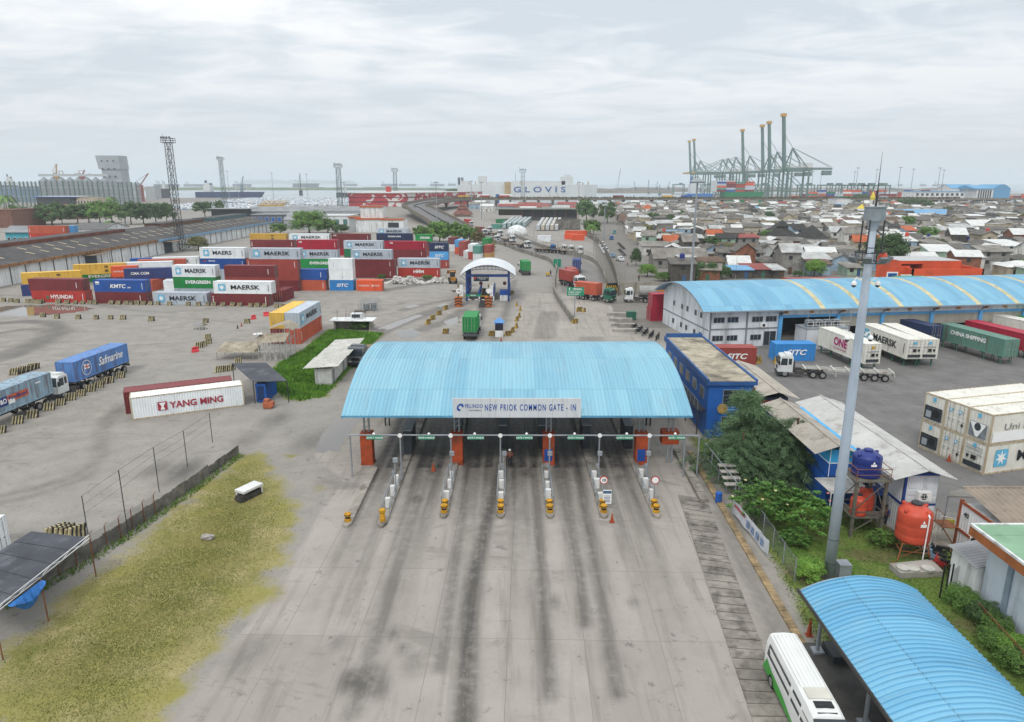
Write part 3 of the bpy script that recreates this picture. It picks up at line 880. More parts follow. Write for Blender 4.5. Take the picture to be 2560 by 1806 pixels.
for x,y,r in ((1430,585,10),(1475,590,60),(1390,695,10)):
 Br('H',x,y,r,'striped barrier at the end of the curved road wall by the green sign','striped barriers at the road wall end',True)
PLAST=M('red plastic','#d8404a',.5,.1)
def plastic(c,x,y,rz,label):
 mb=MB();mb.extr([(-.25,0),(-.22,.2),(-.08,.4),(-.08,.8),(.08,.8),(.08,.4),(.22,.2),(.25,0)],-.55,.55)
 mb.box(-.3,.3,-.1,.1,.8,.86)
 o=mb.zB('plastic_barrier',PLAST);q=g(c,x,y);o.location=(q.x,q.y,0);o.rotation_euler=(0,0,R_(rz))
 tag(o,label,'barrier')
plastic('F',2055,773,70,'red plastic barrier nearer the yellow container, next to the striped one')
plastic('F',2158,746,20,'red plastic barrier closest to the barrier row end')
plastic('F',1583,1038,60,'red plastic barrier at the near end of the short striped line')
def cone(loc,label,m=Og,h=.75):
 mb=MB();mb.box(-.2,.2,-.2,.2,0,.04);mb.La([(.16,.04),(.03,h)],n=10)
 o=mb.zB('traffic_cone',m);o.location=(loc[0],loc[1],loc[2] if len(loc)>2 else 0);return tag(o,label,'cone')
cone(g('F',1925,847),'small black cone standing out on the yard',BK)
cone(g('F',1957,830),'small orange cone standing out on the yard beside the black one')
# ------------------ toll gate with its blue barrel roof
def wb(mb,name,m,root,smooth=False):
 o=mb.zB(name,m,root,smooth)
 o.location=-root.location
 return o
def roofmat(name,c0,c1,ax,wid,rough=.5):
 "sheet roofing: each sheet a little lighter or duller than its neighbour, grime running down the slope"
 t=NT(name);tcx=t.n('ShaderNodeTexCoord');sp=t.n('ShaderNodeSeparateXYZ');t.t.links.new(tcx.outputs['Object'],sp.inputs[0])
 a,b=sp.outputs[ax],sp.outputs[1-ax]
 wnz=t.n('ShaderNodeTexWhiteNoise',noise_dimensions='2D');cb=t.n('ShaderNodeCombineXYZ')
 t.put(cb.inputs[0],t.math('FLOOR',t.math('DIVIDE',a,wid)));t.put(cb.inputs[1],t.math('FLOOR',t.math('DIVIDE',b,6.3)));t.t.links.new(cb.outputs[0],wnz.inputs['Vector'])
 c=t.mix(wnz.outputs[0],lin(c0),lin(c1))
 s_=t.noise(t.coord(scale=(3.,.16,.3) if ax==0 else (.16,3.,.3)),1.,6,.65)
 c=t.mix(t.math('MULTIPLY',t.mr(s_,.5,.72),.35),c,lin('#6d8088'))
 c=t.mix(t.math('MULTIPLY',t.mr(t.noise(t.coord(),.35,6,.65),.52,.7),.3),c,lin('#94b2bd'))
 lap=t.math('LESS_THAN',t.math('FRACT',t.math('DIVIDE',b,6.3)),.009)
 c=t.mix(t.math('MULTIPLY',lap,.45),c,lin('#4a6674'))
 t.t.links.new(c,t.b.inputs['Base Color']);t.b.inputs['Roughness'].default_value=rough;return t.m
ROOFBLUE=roofmat('pale blue roof sheet','#77abc0','#8abacb',0,1.08);ROOFBLUE2=roofmat('blue roof sheet','#6aa0bd','#7eb2ca',0,1.26)
CREAMSTRIP=M('yellowed skylight sheet','#c8bf9a',.5,.15,1.,'#8d8257',.4)
def Rb(x0,x1,arc,pitch,hgt,wr=.3):
 "roof sheet: ribs standing along x, the (y, z) arc swept through"
 xs=[]
 n=max(2,int(round((x1-x0)/pitch)));p=(x1-x0)/n
 for i in range(n):
  x=x0+i*p
  xs+=[(x,0),(x+p*(1-wr),0),(x+p*(1-wr*.72),hgt),(x+p*(1-wr*.28),hgt)]
 xs.append((x1,0))
 m=len(xs);vs=[]
 for y,z in arc:
  vs+=[(x,y,z+o) for x,o in xs]
 fs=[(j*m+i,j*m+i+1,(j+1)*m+i+1,(j+1)*m+i) for j in range(len(arc)-1) for i in range(m-1)]
 return vs,fs
def arc_pts(y0,z0,y1,z1,rise,n):
 "circular arc between two eaves"
 half=(y1-y0)/2;R=(half*half+rise*rise)/(2*rise);ym=(y0+y1)/2
 r=[]
 for i in range(n+1):
  a=-math.asin(half/R)+2*math.asin(half/R)*i/n
  r.append((ym+R*math.sin(a),z0+(z1-z0)*i/n+R*math.cos(a)-(R-rise)))
 return r
EZ=5.6
gl,gr=g('s',853,1040,EZ),g('s',1734,1042,EZ)
GX0,GX1,GY0=gl.x,gr.x,gl.y
GY1=GY0+26.5
gate=TH('toll_gate','large truck gate with pale blue ribbed barrel roof and a white name board','gate',((GX0+GX1)/2,(GY0+GY1)/2,0))
arc=arc_pts(GY0,EZ,GY1,EZ,3.1,26)
mb=MB();vs,fs=Rb(GX0,GX1,arc,.36,.045,.3);mb.add(vs,fs)
rf=wb(mb,'roof',ROOFBLUE,gate)
mb=MB()
for x in (GX0+.02,GX1-.14):
 for (ya,za),(yb,zb) in zip(arc[:-1],arc[1:]):
  mb.add([(x,ya,za-.22),(x,yb,zb-.22),(x,yb,zb-.02),(x,ya,za-.02),(x+.12,ya,za-.22),(x+.12,yb,zb-.22),(x+.12,yb,zb-.02),(x+.12,ya,za-.02)],[(0,1,2,3),(4,7,6,5),(0,4,5,1),(3,2,6,7)])
mb.box(GX0,GX1,GY0-.06,GY0-.01,EZ-.16,EZ+.02)
wb(mb,'eave_trim',M('eave trim','#5b9bbd',.5),gate)
for k in range(13):
 y,z=arc[2*k+1] if 2*k+1<len(arc) else arc[-1]
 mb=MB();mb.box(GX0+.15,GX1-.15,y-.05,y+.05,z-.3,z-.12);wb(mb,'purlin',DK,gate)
COLX=[g('L',x,700).x for x in (950,1785)]+[g('M',x,700).x for x in (645,1505)]+[GX1-1.3]
CY=GY0+2.6
for i,x in enumerate(COLX):
 for y in (CY,CY+10.5,CY+21):
  mb=MB()
  for dx in (-.22,.22):
   mb.box(x+dx-.07,x+dx+.07,y-.1,y+.1,0,EZ+.4)
  for k in range(9):mb.bar((x-.22,y,.6+k*.55),(x+.22,y,1.15+k*.55),.03)
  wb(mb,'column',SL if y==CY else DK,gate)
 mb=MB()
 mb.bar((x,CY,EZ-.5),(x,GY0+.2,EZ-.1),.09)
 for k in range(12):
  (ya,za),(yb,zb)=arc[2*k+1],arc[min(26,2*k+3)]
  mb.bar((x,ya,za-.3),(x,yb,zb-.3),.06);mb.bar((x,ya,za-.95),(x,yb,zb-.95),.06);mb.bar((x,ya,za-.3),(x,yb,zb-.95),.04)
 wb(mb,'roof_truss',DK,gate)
 mb=MB()
 if i<4:
  mb.box(x-.55,x+.55,CY-.65,CY+.5,.15,3.15);mb.box(x-.6,x+.6,CY-.7,CY+.55,.0,.15)
 else:
  mb.box(x-.8,x+.8,CY-.2,CY+.9,1.9,3.2)
 wb(mb,'pillar_casing',Og,gate)
 if i in (2,3):
  mb=MB();mb.box(x-.4,x+.35,CY-.68,CY-.66,.4,1.6)
  for k in range(4):mb.box(x-.3+.17*k,x-.22+.17*k,CY-.7,CY-.68,.55,1.4)
  wb(mb,'poster',BLUE_S,gate)
b0,b1=g('H',270,1535,EZ+.05),g('H',1440,1535,EZ+.05)
bz=aty('H',800,1385,GY0-.15).z
mb=MB();mb.box(b0.x,b1.x,GY0-.2,GY0-.08,EZ-.1,bz)
mb.mat(1)
for k in range(1,9):
 x=b0.x+(b1.x-b0.x)*k/9
 mb.box(x-.012,x+.012,GY0-.205,GY0-.2,EZ-.09,bz-.01)
bd=wb(mb,'name_board',[M('white board panel','#cfd3d6',.5,.06,.3,'#9a9ea2',.3,.5,True),M('seam grey','#a9adb1')],gate)
BW=b1.x-b0.x;bm_=(bz+EZ)/2-.03
lt=ltr('NEW PRIOK COMMON GATE - IN',.85,BLUE_S,bd,(b0.x+BW*.605,GY0-.21,bm_),bold=.014,width=BW*.71,sp=1.3)
ltr('PELINDO',.5,BLUE_S,bd,(b0.x+BW*.165,GY0-.21,bm_+.14),bold=.006,sp=1.15,width=BW*.14)
ltr('MULTI TERMINAL',.18,DARK_S,bd,(b0.x+BW*.175,GY0-.21,bm_-.25),width=BW*.1)
mb=MB()
for k in range(16):
 a,b=2*math.pi*k/16,2*math.pi*(k+1)/16
 cx,cz=b0.x+BW*.058,bm_+.05
 f=lambda r,t:(cx+r*math.cos(t)*.85+r*math.sin(t)*.25,GY0-.212,cz+r*math.sin(t))
 if k<13:mb.add([f(.17,a),f(.36,a),f(.36,b),f(.17,b)],[(0,1,2,3)])
mb.zB('emblem',BLUE_S,bd)
ISLC=M('island concrete','#9d978d',.85,.25,.6,'#4e4a44',.5,.8)
rg=random.Random(5)
ISNAMES=['outermost lane island on the lawn side','lane island nearest the lawn with a single fat yellow bollard','lane island before the lettered end of the name board','lane island at the middle of the name board','lane island below the board end with orange stained tip','lane island carrying a round sign and white notice','lane island nearest the blue control house']
BOLY=M('yellow bollard paint','#c9941e',.6,.25,3.,'#5a431a',.35,3)
for i,x in enumerate(ISL):
 y0=GY0-(9. if i>1 else 10.5)
 if i==0:y1=GY0+1
 else:y1=GY0+24
 t=TH('lane_island','concrete '+ISNAMES[i],'lane island',(x,y0,0),0,'lane islands of the truck gate')
 wd=.34
 mb=MB();L_=y1-y0
 mb.prism([(-wd,.5),(-.15,0),(.15,0),(wd,.5),(wd,L_),(-wd,L_)],0,.24)
 mb.zB('kerb_slab',ISLC,t)
 if i>0:
  for k,yy in enumerate((3.,5.2,7.4)):
   mb=MB();mb.box(-.2+rg.uniform(-.1,.1),.2,yy,yy+.35,.24,.75+rg.uniform(0,.4));mb.zB('equipment_box',WHITE,t)
  mb=MB()
  for sx in (-.33,.33):
   mb.bar((sx,2.,.24),(sx,2.,1.1),.035);mb.bar((sx,8.4,.24),(sx,8.4,1.1),.035);mb.bar((sx,5,.24),(sx,5,1.1),.035)
   mb.bar((sx,2.,1.1),(sx,8.4,1.1),.035);mb.bar((sx,2.,.7),(sx,8.4,.7),.03)
  mb.zB('guard_rail',SL,t)
  mb=MB();mb.bar((.2,6.,.24),(.2,6.,3.3),.05,n=6);mb.box(.05,.45,5.9,6.15,3.,3.35);mb.box(-.05,.2,5.9,6.1,1.9,2.2)
  mb.zB('camera_post',SL,t)
  MB().box(-.4,.4,14.5,17.5,.24,2.7).zB('booth',M('dark booth panel','#3d4248',.6,.2),t)  # dark booth added between lanes to block backlight under the roof
  MB().box(-.45,.45,14.4,17.6,2.7,2.8).zB('blocker_booth_roof',SL,t)
 for k in range(1 if i<2 else 2):
  mb=MB()
  yy=.75+.9*k
  mb.La([(.24,.24),(.24,.5),(.2,.55),(.2,.95),(.26,1.),(.26,1.2),(.16,1.28)] if i==1 else [(.27,.24),(.27,.44),(.2,.46),(.2,.66),(.27,.68),(.27,.88),(.1,.95)],(0,yy,0),12)
  if i!=1:
   mb.mat(1);mb.La([(.205,.47),(.205,.655)],(0,yy,0),12);mb.La([(.274,.74),(.274,.8)],(0,yy,0),12)
  mb.zB('bollard',[BOLY,BLK2],t)
 if i>=5:
  mb=MB();mb.bar((.15,2.4,.24),(.15,2.4,2.4),.03);sg=mb.zB('sign_post',SL,t)
  mb=MB();mb.La([(.36,-.015),(.36,.015)],(.15,2.36,2.3),20,'y');ds=mb.zB('round_sign',M('red sign ring','#b83a34'),t)
  mb=MB();mb.La([(.28,-.02),(.28,.02)],(.15,2.35,2.3),20,'y');mb.zB('sign_face',WS,ds)
  if i==5:ltr('10',.34,DARK_S,ds,(.15,2.32,2.3),bold=.012)
 if i==5:
  mb=MB();mb.box(.0,.7,1.5,1.55,.6,1.8);nb_=mb.zB('notice_board',WS,t)
  mb=MB();mb.box(.02,.68,1.49,1.5,1.5,1.75)
  for k in range(5):mb.box(.1,.6,1.49,1.5,.75+k*.13,.8+k*.13)
  mb.zB('lettering',M('notice blue grey','#4d6a8a'),nb_)
for k,(ox,oy,lb) in enumerate(((ISL[5]+.5,GY0-9.5,'orange cone at the tip of the island with the white notice'),(g('L',1545,830).x,g('L',1545,830).y,'orange cone in the dark lane near the lawn side'))):
 cone((ox,oy,0),lb)
ga=TH('sign_gantry','grey pipe gantry with small green lane signs and lamps before the truck gate','gantry',(ISL[3],GY0-.8,0))
gy=GY0-.8;gz=aty('L',1500,490,gy).z
mb=MB();xl_,xr_=aty('L',730,490,gy).x,aty('M',2100,505,gy).x
mb.bar((xl_,gy,gz),(xr_,gy,gz-.05),.07,n=6);wb(mb,'beam',SL,ga)
for c_,x in (('L',745),('L',1225),('L',1710),('L',2185),('M',668),('M',1145),('M',1620),('M',1965),('M',2100)):
 X=aty(c_,x,490,gy).x
 mb=MB();mb.bar((X,gy,.0),(X,gy,gz),.075,n=6);wb(mb,'post',SL,ga)
 if x not in (745,1965,2100):
  wb(MB().La([(.2,-.03),(.2,.03)],(X,gy-.14,gz),14,'y'),'round_lamp',WS,ga)
for k,(c_,x) in enumerate((('L',985),('L',1480),('L',1950),('M',425),('M',915),('M',1382),('M',1878))):
 X=aty(c_,x,500,gy).x
 mb=MB();mb.box(X-.72,X+.72,gy-.2,gy-.13,gz-.36,gz-.02);s_=wb(mb,'lane_sign',GREEN_S,ga)
 ltr('GATE %d MASUK'%(7-k),.22,WS,s_,(X,gy-.21,gz-.19),bold=.006)
 mb=MB();mb.La([(.11,.0),(.13,.1),(.02,.2)],(X+(.2 if k%2 else -.1),gy,gz+.05),10);wb(mb,'lamp',WS,ga)
q=[g('M',x,y) for x,y in ((1880,650),(2150,1150))]
mb=MB()
for k in range(8):
 p=q[0].lerp(q[1],k/8)
 mb.prism([(p.x-.35,p.y-1.2),(p.x+.35,p.y-1.2),(p.x+.35,p.y+.2),(p.x-.35,p.y+.2)],0,.32+rg.uniform(0,.08))
o=mb.zB('low_kerb_wall',ISLC);tag(o,'broken pale kerb wall curving from the gate to the drain covers','kerb wall')
fb=TH('walkway_frame','grey steel handrail frame beside the gate and the conifer','railing',(GX1+1.6,GY0-2,0))
mb=MB()
for k in range(5):
 mb.bar((.3*k*.8,-1.6*k+3,0),(.3*k*.8,-1.6*k+3,2.6-.25*k),.05)
mb.bar((0,3,2.6),(.96,-3.4,1.6),.05);mb.bar((0,3,1.4),(.96,-3.4,.8),.04)
mb.zB('rail',SL,fb)
mb=MB()
for k in range(4):mb.cbox((.9,-.8-.7*k,2.-.28*k),(1.5,.6,.06))
mb.zB('plank',Co,fb)
q=g('N',310,960);mb=MB();mb.La([(.26,0),(.28,.3),(.26,.32),(.28,.6),(.26,.9),(.1,.95)],n=14);o=mb.zB('water_drum',BLUEP);o.location=q
tag(o,'small blue drum standing by the fence under the conifer','drum')
q0,q1=g('H',605,888,5.5),g('H',1220,888,5.5)
q0.y=q1.y=GY1+.4
rl=TH('barrier_rail','dark rail lattice standing behind the ridge of the blue roof','railing',(q0.x,q0.y,0))
mb=MB();zz_=aty('H',700,872,q0.y).z
for k in range(8):
 x=(q1.x-q0.x)*1.*k/7;mb.bar((x,0,0),(x,0,zz_),.05)
mb.bar((0,0,zz_),(q1.x-q0.x,0,zz_),.05);mb.bar((0,0,zz_-.6),(q1.x-q0.x,0,zz_-.6),.05)
mb.zB('lattice',DK,rl)
bx0,by0=g('s',1763,1095).x,g('s',1763,1095).y
bx1=aty('s',1887,951,by0).x;bzt=aty('s',1774,951,by0).z;by1=by0+20.5
ch=TH('control_house','two-storey bright blue control house with a stained flat concrete roof','building',(bx0,by0,0))
W_,D_=bx1-bx0,by1-by0
mb=MB();mb.box(0,W_,0,D_,0,bzt-.5);mb.zB('wall',M('bright blue wall paint','#2059a2',.6,.12,.5,'#1a3560',.3,.5,True,k=1.25),ch)
mb=MB();mb.box(-.25,W_+.25,-.25,D_+.25,bzt-.5,bzt-.1)
mb.box(-.25,-.05,-.25,D_+.25,bzt-.1,bzt+.15);mb.box(W_+.05,W_+.25,-.25,D_+.25,bzt-.1,bzt+.15);mb.box(-.05,W_+.05,D_+.05,D_+.25,bzt-.1,bzt+.5)
mb.zB('parapet',M('dull blue trim paint','#2f5c98',.6,.15,.5,'#3c4654',.35),ch)
mb=MB();mb.box(-.05,W_+.05,-.2,D_+.05,bzt-.1,bzt-.03);mb.zB('roof',M('stained roof concrete','#b5ab97',.9,.3,.35,'#4c463d',.55,.6),ch)
for z0,z1 in ((3.6,5.3),(.9,2.4)):
 f=MB();f.box(W_*.32,W_*.76,-.06,.02,z0,z1);f=f.zB('window',M('grey window frame','#8b97a3'),ch)
 for a in (.335,.55):
  for (u0,u1) in ((.04,.62),(.66,.97)):
   p_=MB();p_.box(W_*a,W_*(a+.2),-.09,-.06,z0+(z1-z0)*u0,z0+(z1-z0)*u1);p_.zB('pane',GL,f)
mb=MB();mb.La([(.55,-.02),(.55,.02)],(W_*.33,-.1,3.25),20,'y');mb.La([(.3,-.03),(.3,.03)],(W_*.33,-.11,3.25),16,'y');em=mb.zB('emblem',M('tan emblem','#b99a5e',.6,.3,2.),ch)
for k in range(2):
 mb=MB();mb.box(W_*.45,W_*.85,-.03,-.015,3.05+.28*k,3.2+.28*k);mb.zB('lettering',M('pale blue lettering','#7fb3dd'),ch)
for k in range(6):
 mb=MB();mb.box(-.06,.02,1.5+3.1*k,3.2+3.1*k,3.8,5.);f=mb.zB('window',M('grey window frame','#8b97a3'),ch)
 mb=MB();mb.box(-.08,-.06,1.6+3.1*k,3.1+3.1*k,3.9,4.9);mb.zB('pane',GL,f)
for z in (2.9,):
 mb=MB();mb.box(-.9,-.02,.5,D_-.5,z-.1,z);mb.zB('walkway',DK,ch)
 mb=MB()
 for k in range(14):mb.bar((-.85,.6+k*(D_-1.2)/13,z),(-.85,.6+k*(D_-1.2)/13,z+1.),.03)
 mb.bar((-.85,.6,z+1.),(-.85,D_-.6,z+1.),.03);mb.zB('walkway_rail',SL,ch)
 for k in range(5):
  mb=MB();mb.bar((-.8,.6+k*(D_-1.2)/4,0),(-.8,.6+k*(D_-1.2)/4,z),.06);mb.zB('walkway_post',DK,ch)
# ------------------ trucks, cars
CABW=M('white cab paint','#d5d7d6',.4,.06,1.,'#8f8a80',.25,1.,True)
CABG=M('green cab paint','#2f6b55',.45,.1,1.)
CABR=M('red cab paint','#a23a30',.45,.1)
CABB=M('blue cab paint','#2f6aa8',.45,.1)
CHAS=M('chassis grime','#4a4744',.75,.25,2.)
RIM=M('wheel rim grey','#8f8f8c',.5,.2,3.)
LAMP=glassy('lamp lens',(.75,.75,.7),.15)
def wheel_meshes(r=.5,w_=.32):
 a=MB();a.La([(r*.62,-w_/2),(r*.94,-w_/2),(r,-w_*.35),(r,w_*.35),(r*.94,w_/2),(r*.62,w_/2)],n=18,axis='y')
 b=MB();b.La([(r*.6,-w_/2-.004),(r*.3,-w_*.2),(r*.15,-w_*.5),(r*.15,w_*.5),(r*.3,w_*.2),(r*.6,w_/2+.004)],n=14,axis='y')
 return a.mesh('wheel',RUBBER),b.mesh('rim',RIM)
WHT,WHR=wheel_meshes()
def Wh(root,x,y,r=.5):
 o=link('wheel',WHT,root);o.location=(x,y,r);o.scale=(r/.5,)*3
 link('rim',WHR,o)
def cab_parts(root,x1,m=None,w_=2.4,z0=.75,z1=2.95,ln=1.9):
 m=m or CABW
 h=w_/2;x0=x1-ln
 mb=MB()
 prof=[(x0,z0),(x0,z1-.08),(x0+.1,z1),(x1-.45,z1),(x1-.22,z1-.15),(x1-.02,z0+.85),(x1,z0+.75),(x1,z0)]
 vs=[(x,-h,z) for x,z in prof]+[(x,h,z) for x,z in prof];n=len(prof)
 mb.add(vs,[tuple(range(n)),tuple(range(2*n-1,n-1,-1))]+[(k,n+k,n+(k+1)%n,(k+1)%n) for k in range(n)])
 mb.prism([(x0+.15,-h*.8),(x1-.9,-h*.8),(x1-.9,h*.8),(x0+.15,h*.8)],z1,z1+.22)
 mb.zB('cab',m,root)
 mb=MB();mb.add([(x1-.005,-h+.12,z0+.92),(x1-.005,h-.12,z0+.92),(x1-.2,h-.16,z1-.18),(x1-.2,-h+.16,z1-.18),(x1-.08,-h+.12,z0+.92),(x1-.08,h-.12,z0+.92)],[(0,1,2,3)])
 mb.zB('windscreen',GL,root)
 for sy in (-1,1):
  mb=MB();y=sy*(h+.006)
  mb.add([(x0+.75,y,z0+.95),(x1-.25,y,z0+.95),(x1-.4,y,z1-.3),(x0+.75,y,z1-.3)],[(0,1,2,3)])
  mb.add([(x0+.2,y,z0+1.05),(x0+.62,y,z0+1.05),(x0+.62,y,z1-.3),(x0+.2,y,z1-.3)],[(0,1,2,3)])
  mb.zB('side_window',GL,root)
  mb=MB();mb.box(x1-.16,x1-.04,sy*(h+.15)-.1,sy*(h+.15)+.1,z0+1.,z0+1.55);mb.bar((x1-.1,sy*h,z0+1.6),(x1-.1,sy*(h+.15),z0+1.5),.02);mb.zB('mirror',BK,root)
  mb=MB();mb.box(x1-.02,x1+.05,sy*(h-.35)-.18,sy*(h-.35)+.18,z0+.02,z0+.2);mb.zB('headlight',LAMP,root)
 mb=MB();mb.box(x1-.5,x1+.08,-h,h,.35,z0-.02);mb.zB('bumper',DK,root)
 mb=MB();mb.box(x1+.0,x1+.02,-h*.5,h*.5,z0+.25,z0+.7);mb.zB('grille',BK,root)
def tractor(root,x1,m=None,rear_axles=1):
 "cab-over tractor with its nose at x1"
 cab_parts(root,x1,m)
 mb=MB()
 for y in (-.42,.42):mb.box(x1-6.,x1-.3,y-.06,y+.06,.62,.86)
 mb.box(x1-3.4,x1-2.3,-1.1,-.6,.45,.95);mb.box(x1-3.4,x1-2.3,.6,1.1,.45,.95);mb.box(x1-2.2,x1-2.,-.9,.9,.9,2.2)
 mb.cbox((x1-4.6,0,1.02),(.9,.9,.12))
 mb.zB('chassis',CHAS,root)
 for y in (-1.02,1.02):
  Wh(root,x1-.95,y)
  for k in range(rear_axles):Wh(root,x1-4.6-1.25*k,y)
  mb=MB();mb.La([(.58,-.2),(.58,.2)],(x1-4.6,y,.52),18,'y')
  g2=MB()
  for k in range(7):
   a,b=math.pi*(.1+.8*k/7),math.pi*(.1+.8*(k+1)/7)
   g2.add([(x1-4.6+.6*math.cos(a),y-.2,.5+.6*math.sin(a)),(x1-4.6+.6*math.cos(b),y-.2,.5+.6*math.sin(b)),(x1-4.6+.6*math.cos(b),y+.2,.5+.6*math.sin(b)),(x1-4.6+.6*math.cos(a),y+.2,.5+.6*math.sin(a))],[(0,1,2,3)])
  g2.zB('mudguard',DK,root)
Tr=M('trailer steel','#53565a',.7,.25,1.5,'#6b4a38',.35)
def trailer(root,L,m=None,axles=3,flat=False):
 m=m or Tr
 mb=MB()
 for y in (-.5,.5):
  mb.box(0,L-3.2,y-.07,y+.07,.98,1.32);mb.box(L-3.2,L,y-.07,y+.07,1.16,1.36)
 for k in range(7):
  x=.15+(L-.3)*k/6
  mb.box(x-.1,x+.1,-1.2,1.2,1.22,1.4)
 mb.box(-.06,.06,-1.2,1.2,.75,1.1)
 mb.bar((L-4.2,-.7,1.1),(L-4.2,-.7,.25),.07);mb.bar((L-4.2,.7,1.1),(L-4.2,.7,.25),.07)
 mb.zB('trailer_frame',m,root)
 if flat:
  mb=MB();mb.box(0,L,-1.22,1.22,1.402,1.46);mb.box(L-.06,L,-1.22,1.22,1.46,2.1);mb.zB('deck',M('worn deck boards','#8c7862',.85,.3,1.2,'#4b4034',.4),root)
 for k in range(axles):
  for y in (-1.,1.):Wh(root,1.1+1.3*k,y)
def atr(loc,rz,label,cabm=None,L=12.3,axles=3,flat=False,trm=None,group='container trucks',name='container_truck',gap=3.3):
 t=TH(name,label,'truck',(loc[0],loc[1],0),rz,group)
 trailer(t,L,trm,axles,flat)
 tractor(t,L+gap,cabm,2 if L>10 else 1)
 return t
def loaded(rear,heading,label,clabel,ccol,what=None,key=40,cabm=None,Lc=None,side=-1,group='container trucks',gap=3.3):
 """truck whose tail centre stands at `rear`, driving towards `heading` (degrees); its container is a thing of its own"""
 a=R_(heading);L=Lc or (12.19 if key==40 else 6.06)
 t=atr(rear,a,label,cabm,L+.1,3 if key==40 else 2,group=group,gap=gap)
 d=Vector((math.cos(a),math.sin(a),0));nrm=Vector((-d.y,d.x,0))
 p=Vector((rear[0],rear[1],1.41))
 if side<0:
  CN(p-nrm*1.22,a,key,ccol,what,clabel,L,'L','containers carried by trucks')
 else:
  CN(p+d*L+nrm*1.22,a+math.pi,key,ccol,what,clabel,L,'R','containers carried by trucks')
 return t
for (pa,pb,col,lab,cl,wh) in (((612,1285),(1048,1112),'steelblue','white-cabbed truck carrying the faded blue container with script lettering','faded blue container with white script lettering and a flag in a ring, on a truck','saf'),((-60,1572),(436,1370),'greyblue','truck half out of view carrying the weathered grey-blue container','weathered grey-blue container with blue and orange sticker, on the nearer parked truck','pon')):
 a,b=g('F',*pa,1.41),g('F',*pb,1.41)
 d=(b-a).normalized();an=math.atan2(d.y,d.x);L=(b-a).length if wh=='saf' else 12.19
 if wh=='pon':a=b-d*L
 nrm=Vector((-d.y,d.x,0))
 atr((b+nrm*1.22),an+math.pi,lab,CABW,L+.1,gap=3.)
 c=CN(a,an,40,col,None,cl,L,'R','containers carried by trucks')
 y=-.03
 if wh=='saf':
  ltr('Safmarine',1.55,WS,c,(7.9,y,1.45),bold=.02,shear=.35,width=5.6)
  m=MB()
  for k in range(28):
   t0,t1=2*math.pi*k/28,2*math.pi*(k+1)/28
   f=lambda r,t_:(2.6+r*math.cos(t_),y,1.35+r*math.sin(t_))
   m.add([f(.92,t0),f(1.,t0),f(1.,t1),f(.92,t1)],[(0,1,2,3)])
  m.box(2.08,2.16,y-.01,y,.75,1.95);m.add([(2.16,y,1.2),(3.2,y,1.15),(3.2,y,1.75),(2.16,y,1.85)],[(0,1,2,3)])
  m.mat(1);m.add([(2.16,y-.015,1.45),(3.2,y-.015,1.38),(3.2,y-.015,1.54),(2.16,y-.015,1.6)],[(0,1,2,3)]);m.box(2.55,2.72,y-.016,y-.012,1.2,1.8)
  m.zB('emblem',[WS,M('flag orange','#c8552e')],c)
 else:
  m=MB();m.box(3.8,5.3,y-.01,y,.75,1.75);m.zB('sticker',M('sticker navy','#233a7a'),c)
  m=MB();m.box(5.3,8.4,y-.01,y,1.,1.75);m.zB('sticker',M('sticker orange','#d5683a'),c)
  ltr('P&O',.75,WS,c,(4.55,y-.02,1.25),bold=.02,width=1.2);ltr('Nedlloyd',.7,M('sticker navy','#233a7a'),c,(6.85,y-.02,1.38),bold=.015,width=2.7)
  m=MB();m.box(5.4,6.3,y-.02,y-.011,.75,1.3);m.box(9.6,10.4,y-.01,y,1.9,2.05);m.zB('patch',WS,c)
ra=g('H',420,856);t_=loaded((ra.x,ra.y+.3),88,'truck seen from its tail entering the small gate with a green container','bright green container seen doors-on at the small gate','green',None,20,CABW)
ra=g('C',778,1112);loaded((ra.x,ra.y+.3),97,'truck driving away on the open road with a green container','bright green container driving away beyond the small gate','green',None,20,CABW)
def nose(c,x,y,heading,label,clabel,ccol,key=20,cabm=None,side=-1,what=None,gap=3.):
 p=g(c,x,y);a=R_(heading);L=(12.19 if key==40 else 6.06)+gap
 return loaded((p.x-math.cos(a)*L,p.y-math.sin(a)*L),heading,label,clabel,ccol,what,key,cabm,None,side,'container trucks',gap)
nose('C',1552,1352,-38,'truck with dark green cab turning by the yellow-striped wall','orange-red container on the green-cabbed turning truck','rust',20,CABG,-1,'tall',3.6)
nose('C',1268,1225,-62,'white-cabbed truck second in the queue behind the orange-red load','brick-red container right behind the orange-red one in the road queue','brown',20,CABW)
nose('C',1215,1205,-84,'white-cabbed truck third in the road queue beside the curved wall','pinkish-red container in the middle of the road queue','brown',20,CABW)
ra=g('C',1205,1092);loaded((ra.x+.6,ra.y),84,'truck with navy load driving up the inner road','navy-blue container at the rear of the road queue','dkblue',None,20,CABW)
def upper(c,x,y,heading,label,flat=True,ccol=None,clabel=None,key=40,cabm=None):
 p=g(c,x,y);a=R_(heading);gap=3.;L=(12.19 if key==40 else 6.06)
 rear=(p.x-math.cos(a)*(L+gap),p.y-math.sin(a)*(L+gap))
 if ccol:return loaded(rear,heading,label,clabel,ccol,None,key,cabm,gap=gap)
 return atr(rear,a,label,cabm,L,flat=True,gap=gap)
upper('C',800,868,-50,'empty flatbed truck with white cab nearest in the upper road queue')
upper('C',662,815,-52,'empty flatbed truck with white cab second in the upper road queue')
upper('C',522,812,-58,'empty flatbed truck with dark deck beside the inner road wall',cabm=CABW)
upper('C',548,760,-55,'empty flatbed truck with white cab third along the upper road')
upper('C',408,750,-58,'truck hauling a maroon container down the ramp',False,'maroon','maroon container coming down the ramp',20)
upper('C',455,725,-56,'white-cabbed truck just behind the maroon ramp load',True,key=20)
upper('C',285,668,-62,'truck hauling a bright red container down the ramp',False,'red','bright red lettered container coming down the ramp',20)
